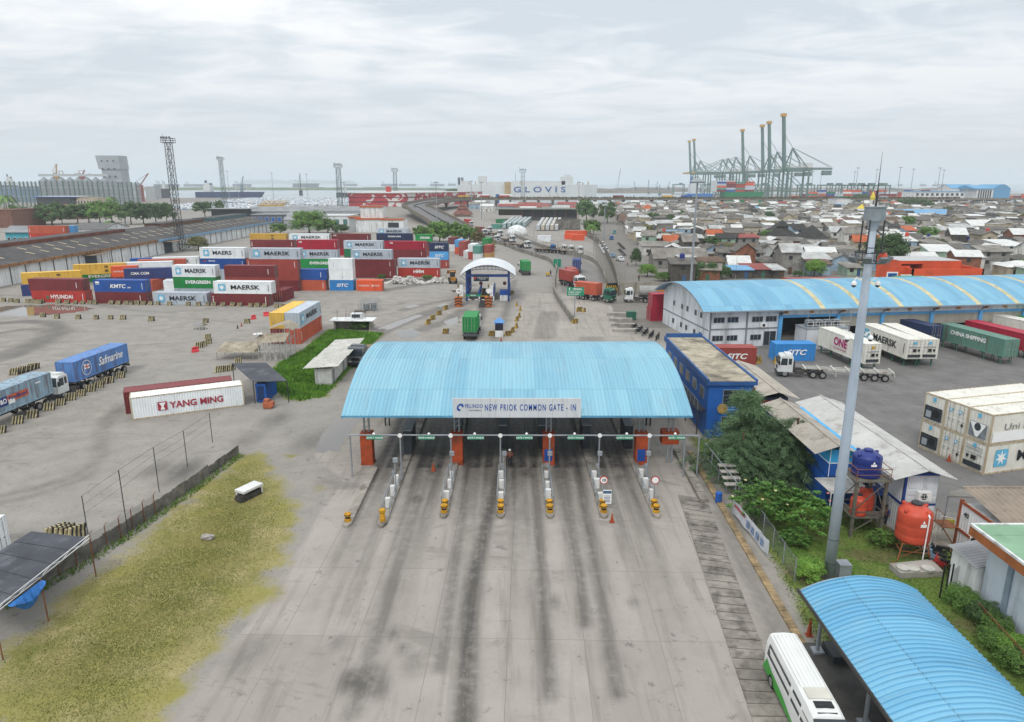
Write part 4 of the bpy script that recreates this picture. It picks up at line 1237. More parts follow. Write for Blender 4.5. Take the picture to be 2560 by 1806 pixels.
def car_mesh(Lc=4.2,van=False):
 h=.85;top=1.55 if not van else 1.9
 mb=MB()
 if van:prof=[(0,.35),(0,1.),(.15,top),(3.,top),(3.7,1.05),(Lc,.9),(Lc,.35)]
 else:prof=[(0,.35),(0,.95),(.55,1.02),(1.05,top-.02),(2.5,top),(3.2,1.02),(Lc,.82),(Lc,.35)]
 n=len(prof)
 def hw(z):return h if z<1.05 else h-.13
 mb.add([(x,-hw(z),z) for x,z in prof]+[(x,hw(z),z) for x,z in prof],[tuple(range(n)),tuple(range(2*n-1,n-1,-1))]+[(k,n+k,n+(k+1)%n,(k+1)%n) for k in range(n)])
 gl=MB()
 for sy in (-1,1):
  if van:q=[(.3,1.1),(3.4,1.1),(2.95,top-.15),(.35,top-.15)]
  else:q=[(.85,1.06),(3.,1.06),(2.45,top-.1),(1.15,top-.1)]
  gl.add([(x,sy*(hw(z)+.02+(.06 if z<1.2 else 0)),z) for x,z in q],[(0,1,2,3)])
 a,b=((3.62,1.1),(3.08,top-.08)) if van else ((3.14,1.08),(2.56,top-.05))
 gl.add([(a[0]+.02,-.68,a[1]),(a[0]+.02,.68,a[1]),(b[0]+.02,.64,b[1]),(b[0]+.02,-.64,b[1])],[(0,1,2,3)])
 a,b=((.02,1.1),(.13,top-.15)) if van else ((.6,1.06),(1.,top-.08))
 gl.add([(a[0]-.02,-.66,a[1]),(a[0]-.02,.66,a[1]),(b[0]-.02,.62,b[1]),(b[0]-.02,-.62,b[1])],[(0,1,2,3)])
 return mb,gl
CARW=M('white car paint','#d8dadb',.3,.04);CARB=M('silver blue car paint','#7d9bb4',.3,.05);CARK=M('dark car paint','#2b2e33',.3,.05);CARR=M('red car paint','#a33330',.3)
CB,CG=car_mesh();CBm,CGm=CB.mesh('body',[CARW]),CG.mesh('windows',[GL])
VB,VG=car_mesh(4.4,True);VBm,VGm=VB.mesh('body',[CARW]),VG.mesh('windows',[GL])
def car(p,heading,label,m,van=False,name='parked_car',group='cars on the kampung street',cat='car'):
 t=TH(name,label,cat,(p[0],p[1],0),R_(heading),group)
 o=link('body',VBm if van else CBm,t);setmat(o,m);link('windows',VGm if van else CGm,t)
 for x in (.8,3.35):
  for y in (-.78,.78):Wh(t,x,y,.32)
 return t
# ------------------ trees
def Lm(name,a,b,c):
 t=NT(name);vec=t.coord()
 q=t.mix(t.mr(t.noise(vec,1.6,4,.6),.38,.62),lin(a),lin(b))
 q=t.mix(t.mr(t.noise(vec,9.,3),.45,.7,0,.7),q,lin(c))
 oi=t.n('ShaderNodeObjectInfo');hs=t.n('ShaderNodeHueSaturation')
 t.put(hs.inputs['Value'],t.mr(oi.outputs['Random'],0,1,.8,1.2));t.t.links.new(q,hs.inputs['Color'])
 t.t.links.new(hs.outputs[0],t.b.inputs['Base Color']);t.b.inputs['Roughness'].default_value=.7
 return t.m
LF=dict(dark=Lm('dark green leaves','#3b5530','#4e6b3a','#5f7c48'),mid=Lm('mid green leaves','#48682e','#5f8238','#76964a'),lite=Lm('bright green leaves','#5a842e','#76a03c','#8fb258'),olive=Lm('olive leaves','#5b5f38','#75764a','#8a8656'),conifer=Lm('conifer needles','#465e40','#5d7a54','#7a9468'),brown=Lm('browned leaves','#63553a','#6e6a40','#7c7448'),frang=Lm('glossy frangipani leaves','#3c6226','#507a30','#6f9642'))
BARK=M('bark','#5a4b3c',.9,.3,2.)
def quads(cent,nrm,size,rs,asp=1.):
 n=len(cent)
 a=rs.normal(size=(n,3));a-=nrm*(a*nrm).sum(1,keepdims=True);a/=np.linalg.norm(a,axis=1,keepdims=True)+1e-9
 b=np.cross(nrm,a)
 s=size*rs.uniform(.6,1.35,(n,1))
 v=np.stack([cent-a*s*asp,cent+b*s*.55,cent+a*s*asp,cent-b*s*.55],1)
 return v.reshape(-1,3)
def meshq(name,v,m):
 me=bpy.data.meshes.new(name);n=len(v)//4
 me.from_pydata(v.tolist(),[],np.arange(n*4).reshape(n,4).tolist());me.materials.append(m);return me
def crown_broad(seed,clumps,per,leaf,rx=1.,rz=.8,core=.35):
 rs=np.random.RandomState(seed)
 d=rs.normal(size=(clumps,3));d/=np.linalg.norm(d,axis=1,keepdims=True);d[:,2]=np.where(d[:,2]<-.55,-d[:,2],d[:,2])
 r=rs.uniform(core,1.,(clumps,1))**.6
 lump=1+.22*np.sin(d[:,:1]*5+seed)*np.cos(d[:,1:2]*4+seed*2)
 c=d*r*lump*np.array([rx,rx,rz])
 cs=rs.uniform(.13,.30,(clumps,1))
 off=rs.normal(size=(clumps,per,3));off/=np.linalg.norm(off,axis=2,keepdims=True);off*=rs.uniform(.35,1,(clumps,per,1))**.5
 p=c[:,None,:]+off*cs[:,None,:]*np.array([1,1,.7])
 nn=off+d[:,None,:]*.5+rs.normal(size=off.shape)*.5+np.array([0,0,.4])
 nn/=np.linalg.norm(nn,axis=2,keepdims=True)
 v=quads(p.reshape(-1,3),nn.reshape(-1,3),leaf,rs)
 v[:,2]+=rz*.9
 return v
def crown_palm(seed,nf=14,L=1.):
 rs=np.random.RandomState(seed);vs=[]
 for k in range(nf):
  az=2*math.pi*k/nf+rs.uniform(-.2,.2);up=rs.uniform(.2,1.);ln=L*rs.uniform(.8,1.1)
  P=[]
  for i in range(9):
   t_=i/8
   P.append((ln*t_*math.cos(az),ln*t_*math.sin(az),ln*(up*t_-(up*.6+.75)*t_*t_)))
  for i in range(8):
   a,b=np.array(P[i]),np.array(P[i+1])
   for sgn in (-1,1):
    sd_=np.array([-math.sin(az),math.cos(az),-.35*sgn*sgn])*sgn*.24*L*(1-abs(i/8-.4))
    vs+=[a,b,b+sd_+(b-a)*.4,a+(b-a)*.55+sd_]
 return np.array(vs)
def crown_conifer(seed,nb=120):
 rs=np.random.RandomState(seed);V=[]
 for k in range(nb):
  h=rs.uniform(.06,1.);az=rs.uniform(0,6.283)
  ln=(.16+.84*(1-h)**.75)*rs.uniform(.45,1.15)
  m=int(30*ln)+8;t_=np.sort(rs.uniform(.1,1,m))[:,None]
  base=np.array([.1*math.sin(h*9+seed),.1*math.cos(h*7),h*1.35])
  bend=rs.uniform(.15,.45)
  pts=base+np.concatenate([np.cos(az+.3*t_)*ln*t_,np.sin(az+.3*t_)*ln*t_,bend*ln*t_-.42*ln*t_**2.6],1)
  pts=np.repeat(pts,7,0)+rs.normal(size=(m*7,3))*.02*(.4+t_.repeat(7,0))
  dirv=np.tile(np.array([[math.cos(az),math.sin(az),.15]]),(len(pts),1))+rs.normal(size=pts.shape)*.6+np.array([0,0,-.45])
  dirv/=np.linalg.norm(dirv,axis=1,keepdims=True)
  side=np.cross(dirv,rs.normal(size=pts.shape));side/=np.linalg.norm(side,axis=1,keepdims=True)+1e-9
  s=rs.uniform(.05,.12,(len(pts),1));w_=.0042
  V.append(np.stack([pts-side*w_,pts+side*w_,pts+dirv*s+side*w_*.5,pts+dirv*s-side*w_*.5],1).reshape(-1,3))
 return np.concatenate(V)
def crown_rosette(seed,n=130,r=1.):
 rs=np.random.RandomState(seed);V=[]
 d=rs.normal(size=(n,3));d[:,2]=np.abs(d[:,2])*.9+.0;d/=np.linalg.norm(d,axis=1,keepdims=True)
 rad=rs.uniform(.55,1.,n)*(1+.2*np.sin(d[:,0]*6)*np.cos(d[:,1]*5))
 for k in range(n):
  c=d[k]*rad[k]*np.array([r,r,r*.8])+np.array([0,0,.25])
  for j in range(11):
   az=j*2.4+rs.uniform(0,.5);el=.1+.09*j*.8
   dv_=np.array([math.cos(az)*math.cos(el),math.sin(az)*math.cos(el),math.sin(el)*.8])+d[k]*.4
   dv_/=np.linalg.norm(dv_);sd_=np.cross(dv_,[0,0,1.]);sd_/=np.linalg.norm(sd_)+1e-9
   ln=.17*rs.uniform(.8,1.2);w_=.038
   V+=[c,c+dv_*ln*.5+sd_*w_,c+dv_*ln+np.array([0,0,-.03]),c+dv_*ln*.5-sd_*w_]
 return np.array(V)
CRM={}
for k_,(kd,sd_) in enumerate((('a',3),('b',8),('c',15))):
 CRM['far'+kd]=meshq('crown',crown_broad(sd_,80,34,.085,1.,.8),LF['dark'])
 CRM['near'+kd]=meshq('crown',crown_broad(sd_+30,170,60,.045,1.,.8),LF['dark'])
CRM['palm']=meshq('crown',crown_palm(4),LF['mid'])
CRM['conifer']=meshq('crown',crown_conifer(6,190),LF['conifer']);CRM['conifer2']=meshq('crown',crown_conifer(11,150),LF['conifer'])
CRM['rosette']=meshq('crown',crown_rosette(9),LF['frang'])
def trunk_mesh(h,r,limbs=5,seed=1,spread=.6,top=1.4):
 rr=random.Random(seed);mb=MB()
 mb.bar((0,0,0),(.02,.01,h*.6),r,r*.75,7);mb.bar((.02,.01,h*.6),(0,0,h),r*.75,r*.55,7)
 for k in range(limbs):
  a=2*math.pi*k/limbs+rr.uniform(-.4,.4);q=rr.uniform(.4,1.)
  mb.bar((0,0,h*rr.uniform(.75,1)),(spread*q*math.cos(a),spread*q*math.sin(a),h+(top-h)*rr.uniform(.4,.95)),r*.5,r*.15,5)
 return mb.mesh('trunk',BARK)
TRM={'broad':trunk_mesh(.55,.06,6),'palm':trunk_mesh(1.6,.05,0),'conifer':trunk_mesh(1.45,.045,0),'bush':trunk_mesh(.3,.05,6,2,.6,.9)}
rt=random.Random(21)
def Tw(p,wid,hgt,crown,leaf,label,name='tree',group=None,trunk='broad',lift=.35,cat='tree'):
 "wid and hgt in metres; crown mesh spans about 2 wide"
 t=TH(name,label,cat,p,rt.uniform(0,6.28),group)
 sx=wid/2.
 c=link('crown',CRM[crown],t);setmat(c,LF[leaf])
 tr=link('trunk',TRM[trunk],t)
 if trunk=='palm':
  k=hgt/2.;tr.scale=(k,k,k*.95);c.location=(0,0,1.52*k);c.scale=(sx,sx,sx)
 elif trunk=='conifer':
  k=hgt/1.6;tr.scale=(k,k,k);c.scale=(sx,sx,hgt/1.6)
 else:
  ch_=1.5;cz=hgt*(1-lift)/ch_
  c.scale=(sx,sx,cz);c.location=(0,0,hgt*lift)
  tr.scale=(sx,sx,hgt*.6/.9)
 return t
def tree(c,x,yb,wpx,hpx,crown,leaf,label,**kw):
 p=g(c,x,yb);a=CR[c][2]
 z=p.y*CT+CAM_H*ST
 return Tw(p,wpx/a/FPX*z,hpx/a/FPX*z,crown,leaf,label,**kw)
def trees(c,lst,group,tmpl,crowns=('fara','farb','farc'),**kw):
 for i,it in enumerate(lst):
  x,y,w_,h_,leaf,lb=it
  tree(c,x,y,w_,h_,crowns[i%len(crowns)],leaf,lb or tmpl,group=group,**kw)
G1='trees along the grove beyond the long shed'
trees('A',[(160,950,190,175,'dark','dark tree at the bare-hill end of the grove above the turquoise house'),(265,945,150,150,'dark',None),(470,945,260,190,'dark','tallest dark tree of the grove, just behind the orange-brown container'),(560,930,150,140,'mid',None),(700,930,200,170,'dark',None),(800,925,190,165,'dark',None),(900,930,210,190,'mid',None),(1010,925,200,180,'mid',None),(1180,940,200,195,'dark','dark tree just beyond the pale mast in the grove'),(1290,935,190,180,'dark',None),(1400,930,190,175,'dark',None),(1500,925,150,170,'dark','last dark tree of the grove beside the big lattice tower')],G1,'leafy dark tree in the middle of the grove beyond the long shed',lift=.12)
tree('A',410,935,160,80,'farb','lite','bright round bush before the dark grove',lift=.1)
for x,y,w_,h_,lb in ((420,770,130,110,'palm standing before the blue-roofed petrol canopy'),(990,990,130,90,'palm growing at the eave of the long dark shed roof'),(60,790,180,120,'pair-crowned palm at the bare hill by the netting'),(1010,800,120,120,'palm sticking out of the grove top')):
 tree('A',x,y,w_,h_,'palm','mid',lb,name='palm_tree',trunk='palm',cat='palm')
tree('A',120,775,110,80,'fara','olive','olive scrub tree on the bare hill by the netting')
tree('A',1840,890,190,150,'farb','dark','dark tree by the open-sided station roof beyond the shed');tree('A',1975,880,90,150,'farc','dark','narrow dark tree beside the second lattice tower')
tree('A',1780,1170,190,120,'nearb','olive','sparse yellowish shrub growing against the shed wall by the big tower',lift=.1)
tree('B',625,735,330,200,'neara','mid','big bushy tree before the low white building with green glass',lift=.08);tree('B',360,735,160,90,'farb','mid','low bush at the shed end beside the big bushy tree',lift=.05)
tree('B',790,730,200,120,'farc','mid','bush between the big bushy tree and the white lift-house building',lift=.05);tree('B',910,730,170,75,'fara','dark','low dark bush at the foot of the white lift-house building',lift=.05)
G2='bushes on the bank below the ramp'
trees('B',[(1640,800,200,130,'mid','first bush on the ramp bank beside the white building'),(1790,810,230,180,'mid','highest bush on the ramp bank'),(1930,805,220,165,'mid','green bush in the middle of the ramp bank'),(2060,810,190,130,'mid','bush above the end-on containers on the ramp bank'),(2140,830,130,110,'brown','browned bush at the low end of the ramp bank'),(2230,880,130,80,'olive','olive scrub beside the last end-on containers')],G2,'',lift=.05)
trees('C',[(1310,640,210,200,'dark','tall dark tree at the end of the dark bus shed'),(1350,745,170,130,'mid','leafy tree inside the lot wall below the tall dark one'),(1500,640,160,180,'dark','tall dark tree across the street from the bus shed'),(1245,520,130,60,'dark','low dark tree behind the bus shed roof'),(130,405,190,70,'dark','dark tree before the stern of the car carrier'),(1900,650,130,100,'dark','round dark tree among the kampung roofs near the street'),(1790,690,90,40,'lite','bright bush among grey kampung roofs')],'trees about the bus lot','',lift=.15)
tree('C',1375,775,150,140,'palm','mid','palm leaning over the street wall by the bus lot',name='palm_tree',trunk='palm',cat='palm')
trees('R',[(740,1570,270,190,'lite','bright bush beside the street end'),(560,1400,170,260,'dark','dark tree at the street corner beside the white three-windowed house'),(1000,1640,280,140,'mid','low bush row below the brown lean-to roof'),(1480,1640,330,300,'dark','dark tree beside the thin mast'),(1720,1640,330,280,'dark','dark tree near the red and white market roof'),(1900,1600,240,200,'dark','round dark tree over the blue tarpaulin'),(1960,1240,420,190,'olive','wide olive tree among the kampung roofs behind the thin mast'),(2020,1450,210,180,'dark','dark tree before the long white sloping roof')],'trees among the kampung houses','',crowns=('neara','nearb','nearc'),lift=.1)
trees('S',[(1340,1570,310,260,'lite','light green feathery tree above the long maroon container roof'),(1110,1580,200,100,'dark','low dark bush beside the light green feathery tree'),(2040,440,250,150,'dark','dark domed tree before the far container wall'),(500,570,200,115,'dark','dark tree behind the pale house by the cranes'),(690,410,140,50,'olive','yellow-green bush by the flyover')],'trees among the kampung houses','',crowns=('nearc','neara','farb'),lift=.12)
tree('E',1105,1030,330,310,'nearb','dark','big dark tree behind the thick grey mast',lift=.12)
trees('E',[(1230,505,140,85,'dark',None),(1310,508,150,95,'dark',None),(1390,508,150,92,'dark',None),(1460,505,110,70,'dark',None)],'far wood beside the mosque','dark tree in the close row of four beyond the yellow-domed mosque',lift=.1)
tree('E',1215,1075,170,90,'palm','olive','palm clump before the orange building',name='palm_tree',trunk='palm',cat='palm')
tree('T',2260,1420,170,150,'nearc','lite','bright bush by the white shed past the orange building',lift=.1)
Tw((22.,60.5,0),11.,8.8,'conifer','conifer','large feathery grey-green conifer beside the blue control house',name='conifer_tree',trunk='conifer')
Tw((25.4,58.4,0),10.,6.4,'conifer2','conifer','second shorter feathery conifer reaching over the corrugated office roofs',name='conifer_tree',trunk='conifer')
Tw((20.6,58.2,0),8.,5.,'conifer2','conifer','low drooping conifer nearest the gate railing',name='conifer_tree',trunk='conifer')
FLOW=M('cream blossom','#e4d9a0',.6,.1);PINK=M('pink blossom','#d98a86',.6,.1)
def frangi(p,wid,hgt,label,n,m,seed):
 t=Tw(p,wid,hgt,'rosette','frang',label,name='frangipani_bush',trunk='bush',lift=.12,cat='bush')
 rr=random.Random(seed)
 for k in range(n):
  a=rr.uniform(2.6,6.);e_=rr.uniform(.2,1.)
  mb=MB()
  c=(wid/2*math.cos(a)*math.cos(e_)*.97,wid/2*math.sin(a)*math.cos(e_)*.97,hgt*.28+hgt*.66*math.sin(e_))
  for j in range(6):
   b=j*1.05;mb.add([c,(c[0]+.13*math.cos(b),c[1]+.13*math.sin(b),c[2]+.06),(c[0]+.13*math.cos(b+.7),c[1]+.13*math.sin(b+.7),c[2]+.1)],[(0,1,2)])
  o=mb.zB('blossom',m,t);o.rotation_euler=(0,0,-t.rotation_euler.z)
 return t
pf=g('N',660,1110);frangi(pf,5.,4.3,'leafy frangipani with cream blossoms behind the fence banner',5,FLOW,1)
pf=g('N',1000,1200);frangi(pf,4.8,4.2,'leafy frangipani with pink blossoms beside the thick grey mast',3,PINK,2)
pf=g('N',920,1290);Tw(pf,2.6,1.3,'rosette','frang','low leafy shrub below the pink-blossomed frangipani',name='shrub',trunk='bush',lift=.05,cat='bush')
pf=g('N',1040,1590);Tw(pf,1.9,1.5,'neara','lite','yellow-green garden shrub at the foot of the thick grey mast',name='shrub',trunk='bush',lift=.05,cat='bush')
pf=g('N',1640,1310);Tw(pf,2.2,1.6,'rosette','mid','long-leaved mango shrub before the tank stand',name='shrub',trunk='bush',lift=.1,cat='bush')
for k,(x,y,w_,h_,lf,lb) in enumerate(((1400,1130,1.6,1.2,'mid','first hedge shrub by the mesh gate posts'),(1480,1200,1.8,1.3,'mid','second hedge shrub from the mesh gate posts'),(1600,1290,1.9,1.4,'dark','third hedge shrub, before the grey-blue pilaster'),(1700,1390,2.,1.3,'mid','fourth hedge shrub, by the pale double door'),(1720,1500,2.,1.2,'mid','tall grassy shrub between canopy edge and the fence rail'),(1850,1560,2.2,1.3,'lite','yellow-leaved shrub before the louvred door'),(1910,1680,2.2,1.3,'mid','shrub at the foot of the white wall beyond the louvred door'))):
 Tw(g('O',x,y),w_,h_,('neara','nearb','nearc')[k%3],lf,lb,name='shrub',trunk='bush',lift=.02,cat='bush',group='hedge shrubs along the white building')
pf=g('G',1380,850);Tw(pf,4.,1.6,'neara','mid','ivy-green bush smothering the wrecked hut by the small gate',name='shrub',trunk='bush',lift=.02,cat='bush')
for x,y,w_,lb in ((1540,440,2.6,'weedy tuft at the foot of the maroon stack'),(1750,452,2.,'weedy tuft behind the white rubble'),(1905,448,3.4,'round green weed bush between the rubble heaps')):
 Tw(g('G',x,y),w_,1.1,'farb','mid',lb,name='shrub',trunk='bush',lift=.02,cat='bush')
# ------------------ boundary wall of the lawn
WP=[Vector((*p,0)) for p in WALLP]
wl=TH('boundary_wall','low weathered concrete plank wall with mesh running along the lawn','wall',WP[3])
rw=random.Random(8)
mb=MB()
def along(P,f):
 ds=[(b-a).length for a,b in zip(P[:-1],P[1:])];s_=f*sum(ds)
 for a,b,d in zip(P[:-1],P[1:],ds):
  if s_<=d:return a.lerp(b,s_/d)
  s_-=d
 return P[-1].copy()
nseg=44
for i in range(nseg):
 a,b=along(WP,i/nseg),along(WP,(i+.985)/nseg)
 d=(b-a).normalized();nv=Vector((-d.y,d.x,0))*.05
 h=1.1+rw.uniform(-.06,.08)-(.25 if i>34 else 0)
 for k in range(3):
  o_=nv*rw.uniform(.7,1.1)
  z0,z1=h*k/3,h*(k+.95)/3
  mb.add([a-o_,b-o_,b+o_,a+o_]+[],[])
  vs=[(p.x,p.y,z) for z in (z0,z1) for p in (a-o_,b-o_,b+o_,a+o_)]
  mb.add(vs,[(0,3,2,1),(4,5,6,7),(0,1,5,4),(1,2,6,5),(2,3,7,6),(3,0,4,7)])
wb(mb,'wall',M('weathered plank concrete','#87827a',.9,.35,1.,'#4b4a40',.55,1.2),wl)
posts=[(715,1100,670,780),(1045,1135,985,570),(1290,745,1260,385),(1520,545,1490,250),(1722,345,1690,110)]
for x,y,xt,yt in posts:
 p=g('K',x,y);top=aty('K',xt,yt,p.y)
 mb=MB();mb.bar(p,(p.x,p.y,top.z),.035,n=6);wb(mb,'post',DK,wl)
mb=MB()
tops=[]
for x,y,xt,yt in posts:
 p=g('K',x,y);tops.append(Vector((p.x,p.y,aty('K',xt,yt,p.y).z)))
for a,b in zip(tops[:-1],tops[1:]):
 mb.bar(a,b,.012);mb.bar(a-Vector((0,0,.7)),b-Vector((0,0,.7)),.01);mb.bar(a-Vector((0,0,1.4)),b-Vector((0,0,1.4)),.01)
wb(mb,'wire',DK,wl)
MESHW=M('fence wire','#6e7070',.6)
for f in np.linspace(.0,.5,11):
 p=along(WP,f);mb=MB();mb.bar((p.x+.12,p.y,0),(p.x+.12,p.y,1.75),.035,n=6);mb.bar((p.x+.12,p.y,1.75),(p.x+.35,p.y,2.),.025);wb(mb,'post',RUST,wl)
mb=MB()
for i in range(150):
 p=along(WP,.5*i/150);mb.bar((p.x+.12,p.y,.3),(p.x+.12,p.y,1.7),.008,n=3)
for z in np.arange(.4,1.75,.17):
 for i in range(10):
  a,b=along(WP,.05*i),along(WP,.05*(i+1));mb.bar((a.x+.12,a.y,z),(b.x+.12,b.y,z),.008,n=3)
wb(mb,'wire_mesh',MESHW,wl)
c0=[aty('V',x,y,Y) for x,y,Y in ()]
zc=2.9
q=[g('V',210,350,zc),g('V',585,390,zc),g('V',255,665,zc),g('V',-60,900,zc),g('V',-420,740,zc)]
cn=TH('flat_canopy','dark grey sheeted flat canopy against the lawn wall, half out of view','canopy',(q[0].x,q[0].y,0))
mb=MB()
mb.add([(p.x,p.y,zc) for p in q]+[(p.x,p.y,zc+.07) for p in q],[tuple(range(4,-1,-1)),tuple(range(5,10))]+[(k,(k+1)%5,5+(k+1)%5,5+k) for k in range(5)])
wb(mb,'roof',M('dark roofing felt','#4b4d54',.8,.2,.5,'#74777e',.35,.6),cn)
dx=(q[3]-q[2])
mb=MB()
for k in range(1,5):
 a,b=q[0].lerp(q[4],k/5),q[1].lerp(q[3],k/5)
 mb.bar((a.x,a.y,zc+.08),(b.x,b.y,zc+.08),.02)
wb(mb,'sheet_joint',DK,cn)
for p in (q[0],q[1],q[2],q[3]):
 mb=MB();mb.bar((p.x*.995,p.y,0),(p.x*.995,p.y,zc),.05);wb(mb,'post',RUST,cn)
mb=MB()
for k in range(9):
 a,b=q[1].lerp(q[3],k/9),q[1].lerp(q[3],(k+1)/9);up=Vector((.15,0,.25))
 mb.bar(a+Vector((.15,0,0)),b+Vector((.15,0,0)),.03);mb.bar(a+up,b+up,.03);mb.bar(a+Vector((.15,0,0)) if k%2 else a+up,b+up if k%2 else b+Vector((.15,0,0)),.02)
wb(mb,'edge_truss',WHITE,cn)
a,b=q[2]+Vector((.2,0,-.05)),q[3]+Vector((.2,0,-.05))
mb=MB();n=10;vs=[]
for i in range(n+1):
 p=a.lerp(b,i/n*.75);sag=.9*math.sin(math.pi*min(1,i/n*1.1))+.15
 vs+=[(p.x,p.y,p.z),(p.x+.25+.1*(i%2),p.y,p.z-sag*.5),(p.x+.1,p.y,p.z-sag)]
mb.add(vs,[(3*i+j,3*i+3+j,3*i+4+j,3*i+1+j) for i in range(n) for j in (0,1)])
tp=mb.zB('tarpaulin',TARP);tag(tp,'blue tarpaulin sagging from the edge of the dark canopy','tarpaulin')
p=g('V',52,340,2.62);rcn=CN((p.x-14.,p.y,0),.0,40,'white',None,'rusty white container end peeping in beyond the dark canopy at the picture edge',12.1,'R')
p=g('K',1960,815);bx=TH('engine_cover','white-topped rusty machine casing lying on the lawn','machine casing',p,R_(62))
mb=MB();mb.box(-.2,1.9,-.55,.55,.75,.95);mb.box(-.15,1.85,.35,.5,.15,.75);mb.box(1.7,1.85,-.5,.5,.15,.75);mb.zB('shell',WHITE,bx)
mb=MB();mb.box(-.35,1.7,-.5,.35,.05,.5);mb.cbox((.3,-.1,.6),(.5,.5,.3),.4);mb.cbox((1.,.0,.62),(.4,.4,.3),.9);mb.bar((-.4,-.4,.1),(-.4,.3,.3),.12);mb.zB('innards',M('grimy machine parts','#45423d',.8,.4,2.5),bx)
p=g('K',1690,1130);mb=MB();rk=random.Random(3)
mb.La([(.28,0),(.42,.12),(.36,.3),(.15,.4)],n=7)
mb.v=[(x*rk.uniform(.85,1.25)*1.3,y*rk.uniform(.8,1.2)*.7,z*rk.uniform(.8,1.2)) for x,y,z in mb.v]
o=mb.zB('stone',M('pale stone','#a59f98',.9,.25,3));o.location=p;tag(o,'pale broken stone lying alone on the lawn','stone')
# ------------------ huts and shelters by the green verge
CORRW=M('grey white corrugated sheet','#c2c0b8',.6,.15,.6,'#7e786c',.35,.6,True)
CORRB=M('beige corrugated sheet','#a89e8c',.7,.18,.6,'#6b5d4a',.45,.6,True)
def Sh(mb,p00,p10,p11,p01,pitch=.35,d=.04,th=.0):
 "corrugated sheet between four corners; ribs run from the 00-10 edge to the 01-11 edge"
 p00,p10,p11,p01=map(Vector,(p00,p10,p11,p01))
 L=(p10-p00).length;pts=corr(0,1,pitch/L,d)
 nrm=(p10-p00).cross(p01-p00).normalized()
 if nrm.z<0:nrm=-nrm
 vs=[p00.lerp(p10,t_)+nrm*o for t_,o in pts]+[p01.lerp(p11,t_)+nrm*o for t_,o in pts]
 n=len(pts);mb.add(vs,[(i,i+1,n+i+1,n+i) for i in range(n-1)])
 return mb
zc=2.7
q=[g('G',x,y,zc) for x,y in ((327,1133),(600,1128),(770,1275),(495,1283))]
t=TH('lean_shelter','dark grey flat shelter with a blue cabin beneath, next to the white red-lettered container','shelter',(q[3].x,q[3].y,0))
mb=MB();mb.add([(p.x,p.y,zc) for p in q]+[(p.x,p.y,zc+.08) for p in q],[(3,2,1,0),(4,5,6,7)]+[(k,(k+1)%4,4+(k+1)%4,4+k) for k in range(4)])
wb(mb,'roof',M('dark roofing felt','#4b4d54'),t)
for p in q:
 mb=MB();mb.bar((p.x,p.y,0),(p.x,p.y,zc),.06);wb(mb,'post',DK,t)
c_=(q[0]+q[3])/2
mb=MB();mb.box(q[3].x+.1,q[3].x+1.3,q[3].y+.3,q[3].y+4.2,.1,2.4);wb(mb,'cabin',BLUEP,t)
mb=MB();mb.box(q[3].x+.3,q[3].x+1.1,q[3].y+.27,q[3].y+.3,.3,2.1);wb(mb,'door',M('dark blue door','#1b3560'),t)
p=g('G',625,1490);mb=MB();mb.box(-.6,.6,-.4,.4,.25,.75);mb.box(-.5,.1,-.3,.3,.75,1.1);mb.bar((-.5,-.42,.2),(.5,-.42,.2),.18);o=mb.zB('compressor',M('faded orange machine','#b5694a',.7,.25,2,'#5a3c2c',.4));o.location=p
tag(o,'faded orange machine standing on the dirt before the dark shelter','machine')
p0=g('G',545,1110);p1=g('G',780,1110)
x0_,x1_,yb,ye=p0.x,p1.x-.2,p0.y,p0.y+4.5
t=TH('scaffold_tower','white tube scaffold tower with torn beige roof sheets','tower',((x0_+x1_)/2,yb,0))
zt=aty('G',650,955,yb).z;zt2=zt+2.
mb=MB()
for k in range(6):
 for y in (yb,(yb+ye)/2,ye):
  x=x0_+(x1_-x0_)*k/5
  mb.bar((x,y,0),(x,y,zt2 if k in (0,5) else zt),.05)
  if k<5:mb.bar((x,y,0 if k%2 else zt),(x+(x1_-x0_)/5,y,zt if k%2 else 0),.035)
for z in (zt*.5,zt):
 for y in (yb,ye):mb.bar((x0_,y,z),(x1_,y,z),.04)
 for x in (x0_,x1_):mb.bar((x,yb,z),(x,ye,z),.04)
wb(mb,'frame',M('white tube','#c2c4c4',.6,.15,1.,'#7a6e60',.35),t)
mb=MB();Sh(mb,(x0_-.5,yb-.4,zt-.2),(x1_+.1,yb-.5,zt+.1),(x1_+.1,yb+2,zt+1.),(x0_-.2,yb+1.8,zt+.8));wb(mb,'lower_roof',CORRB,t)
mb=MB();Sh(mb,(x0_+.8,yb+1.6,zt+1.5),(x0_+3.4,yb+1.4,zt+2.3),(x0_+3.4,ye+.6,zt+2.4),(x0_+.8,ye+.6,zt+1.5));Sh(mb,(x0_+3.4,yb+1.4,zt+2.3),(x1_+.7,yb+1.5,zt+1.4),(x1_+.7,ye+.6,zt+1.4),(x0_+3.4,ye+.6,zt+2.4));wb(mb,'upper_roof',CORRB,t)
mb=MB();mb.cbox((x0_-.3,yb+1.2,zt+.95),(1.3,1.2,.05),.4);wb(mb,'loose_sheet',WHITE,t)
a,b=g('G',190,1105),g('G',500,1105)
t=TH('open_shelter','small shelter of beige corrugated sheets on thin posts beside the scaffold tower','shelter',a)
zc=aty('G',190,1075,a.y).z+.6
mb=MB();Sh(mb,(a.x,a.y,zc),(b.x,a.y,zc),(b.x+.2,a.y+3.4,zc+.9),(a.x+.2,a.y+3.4,zc+.9));wb(mb,'roof',CORRB,t)
for x in (a.x+.2,(a.x+b.x)/2,b.x-.2):
 for y,h in ((a.y+.2,zc),(a.y+3.2,zc+.85)):
  mb=MB();mb.bar((x,y,0),(x,y,h),.05);wb(mb,'post',SL,t)
hp=[(925,1165,1190,1150,1080,1035),]
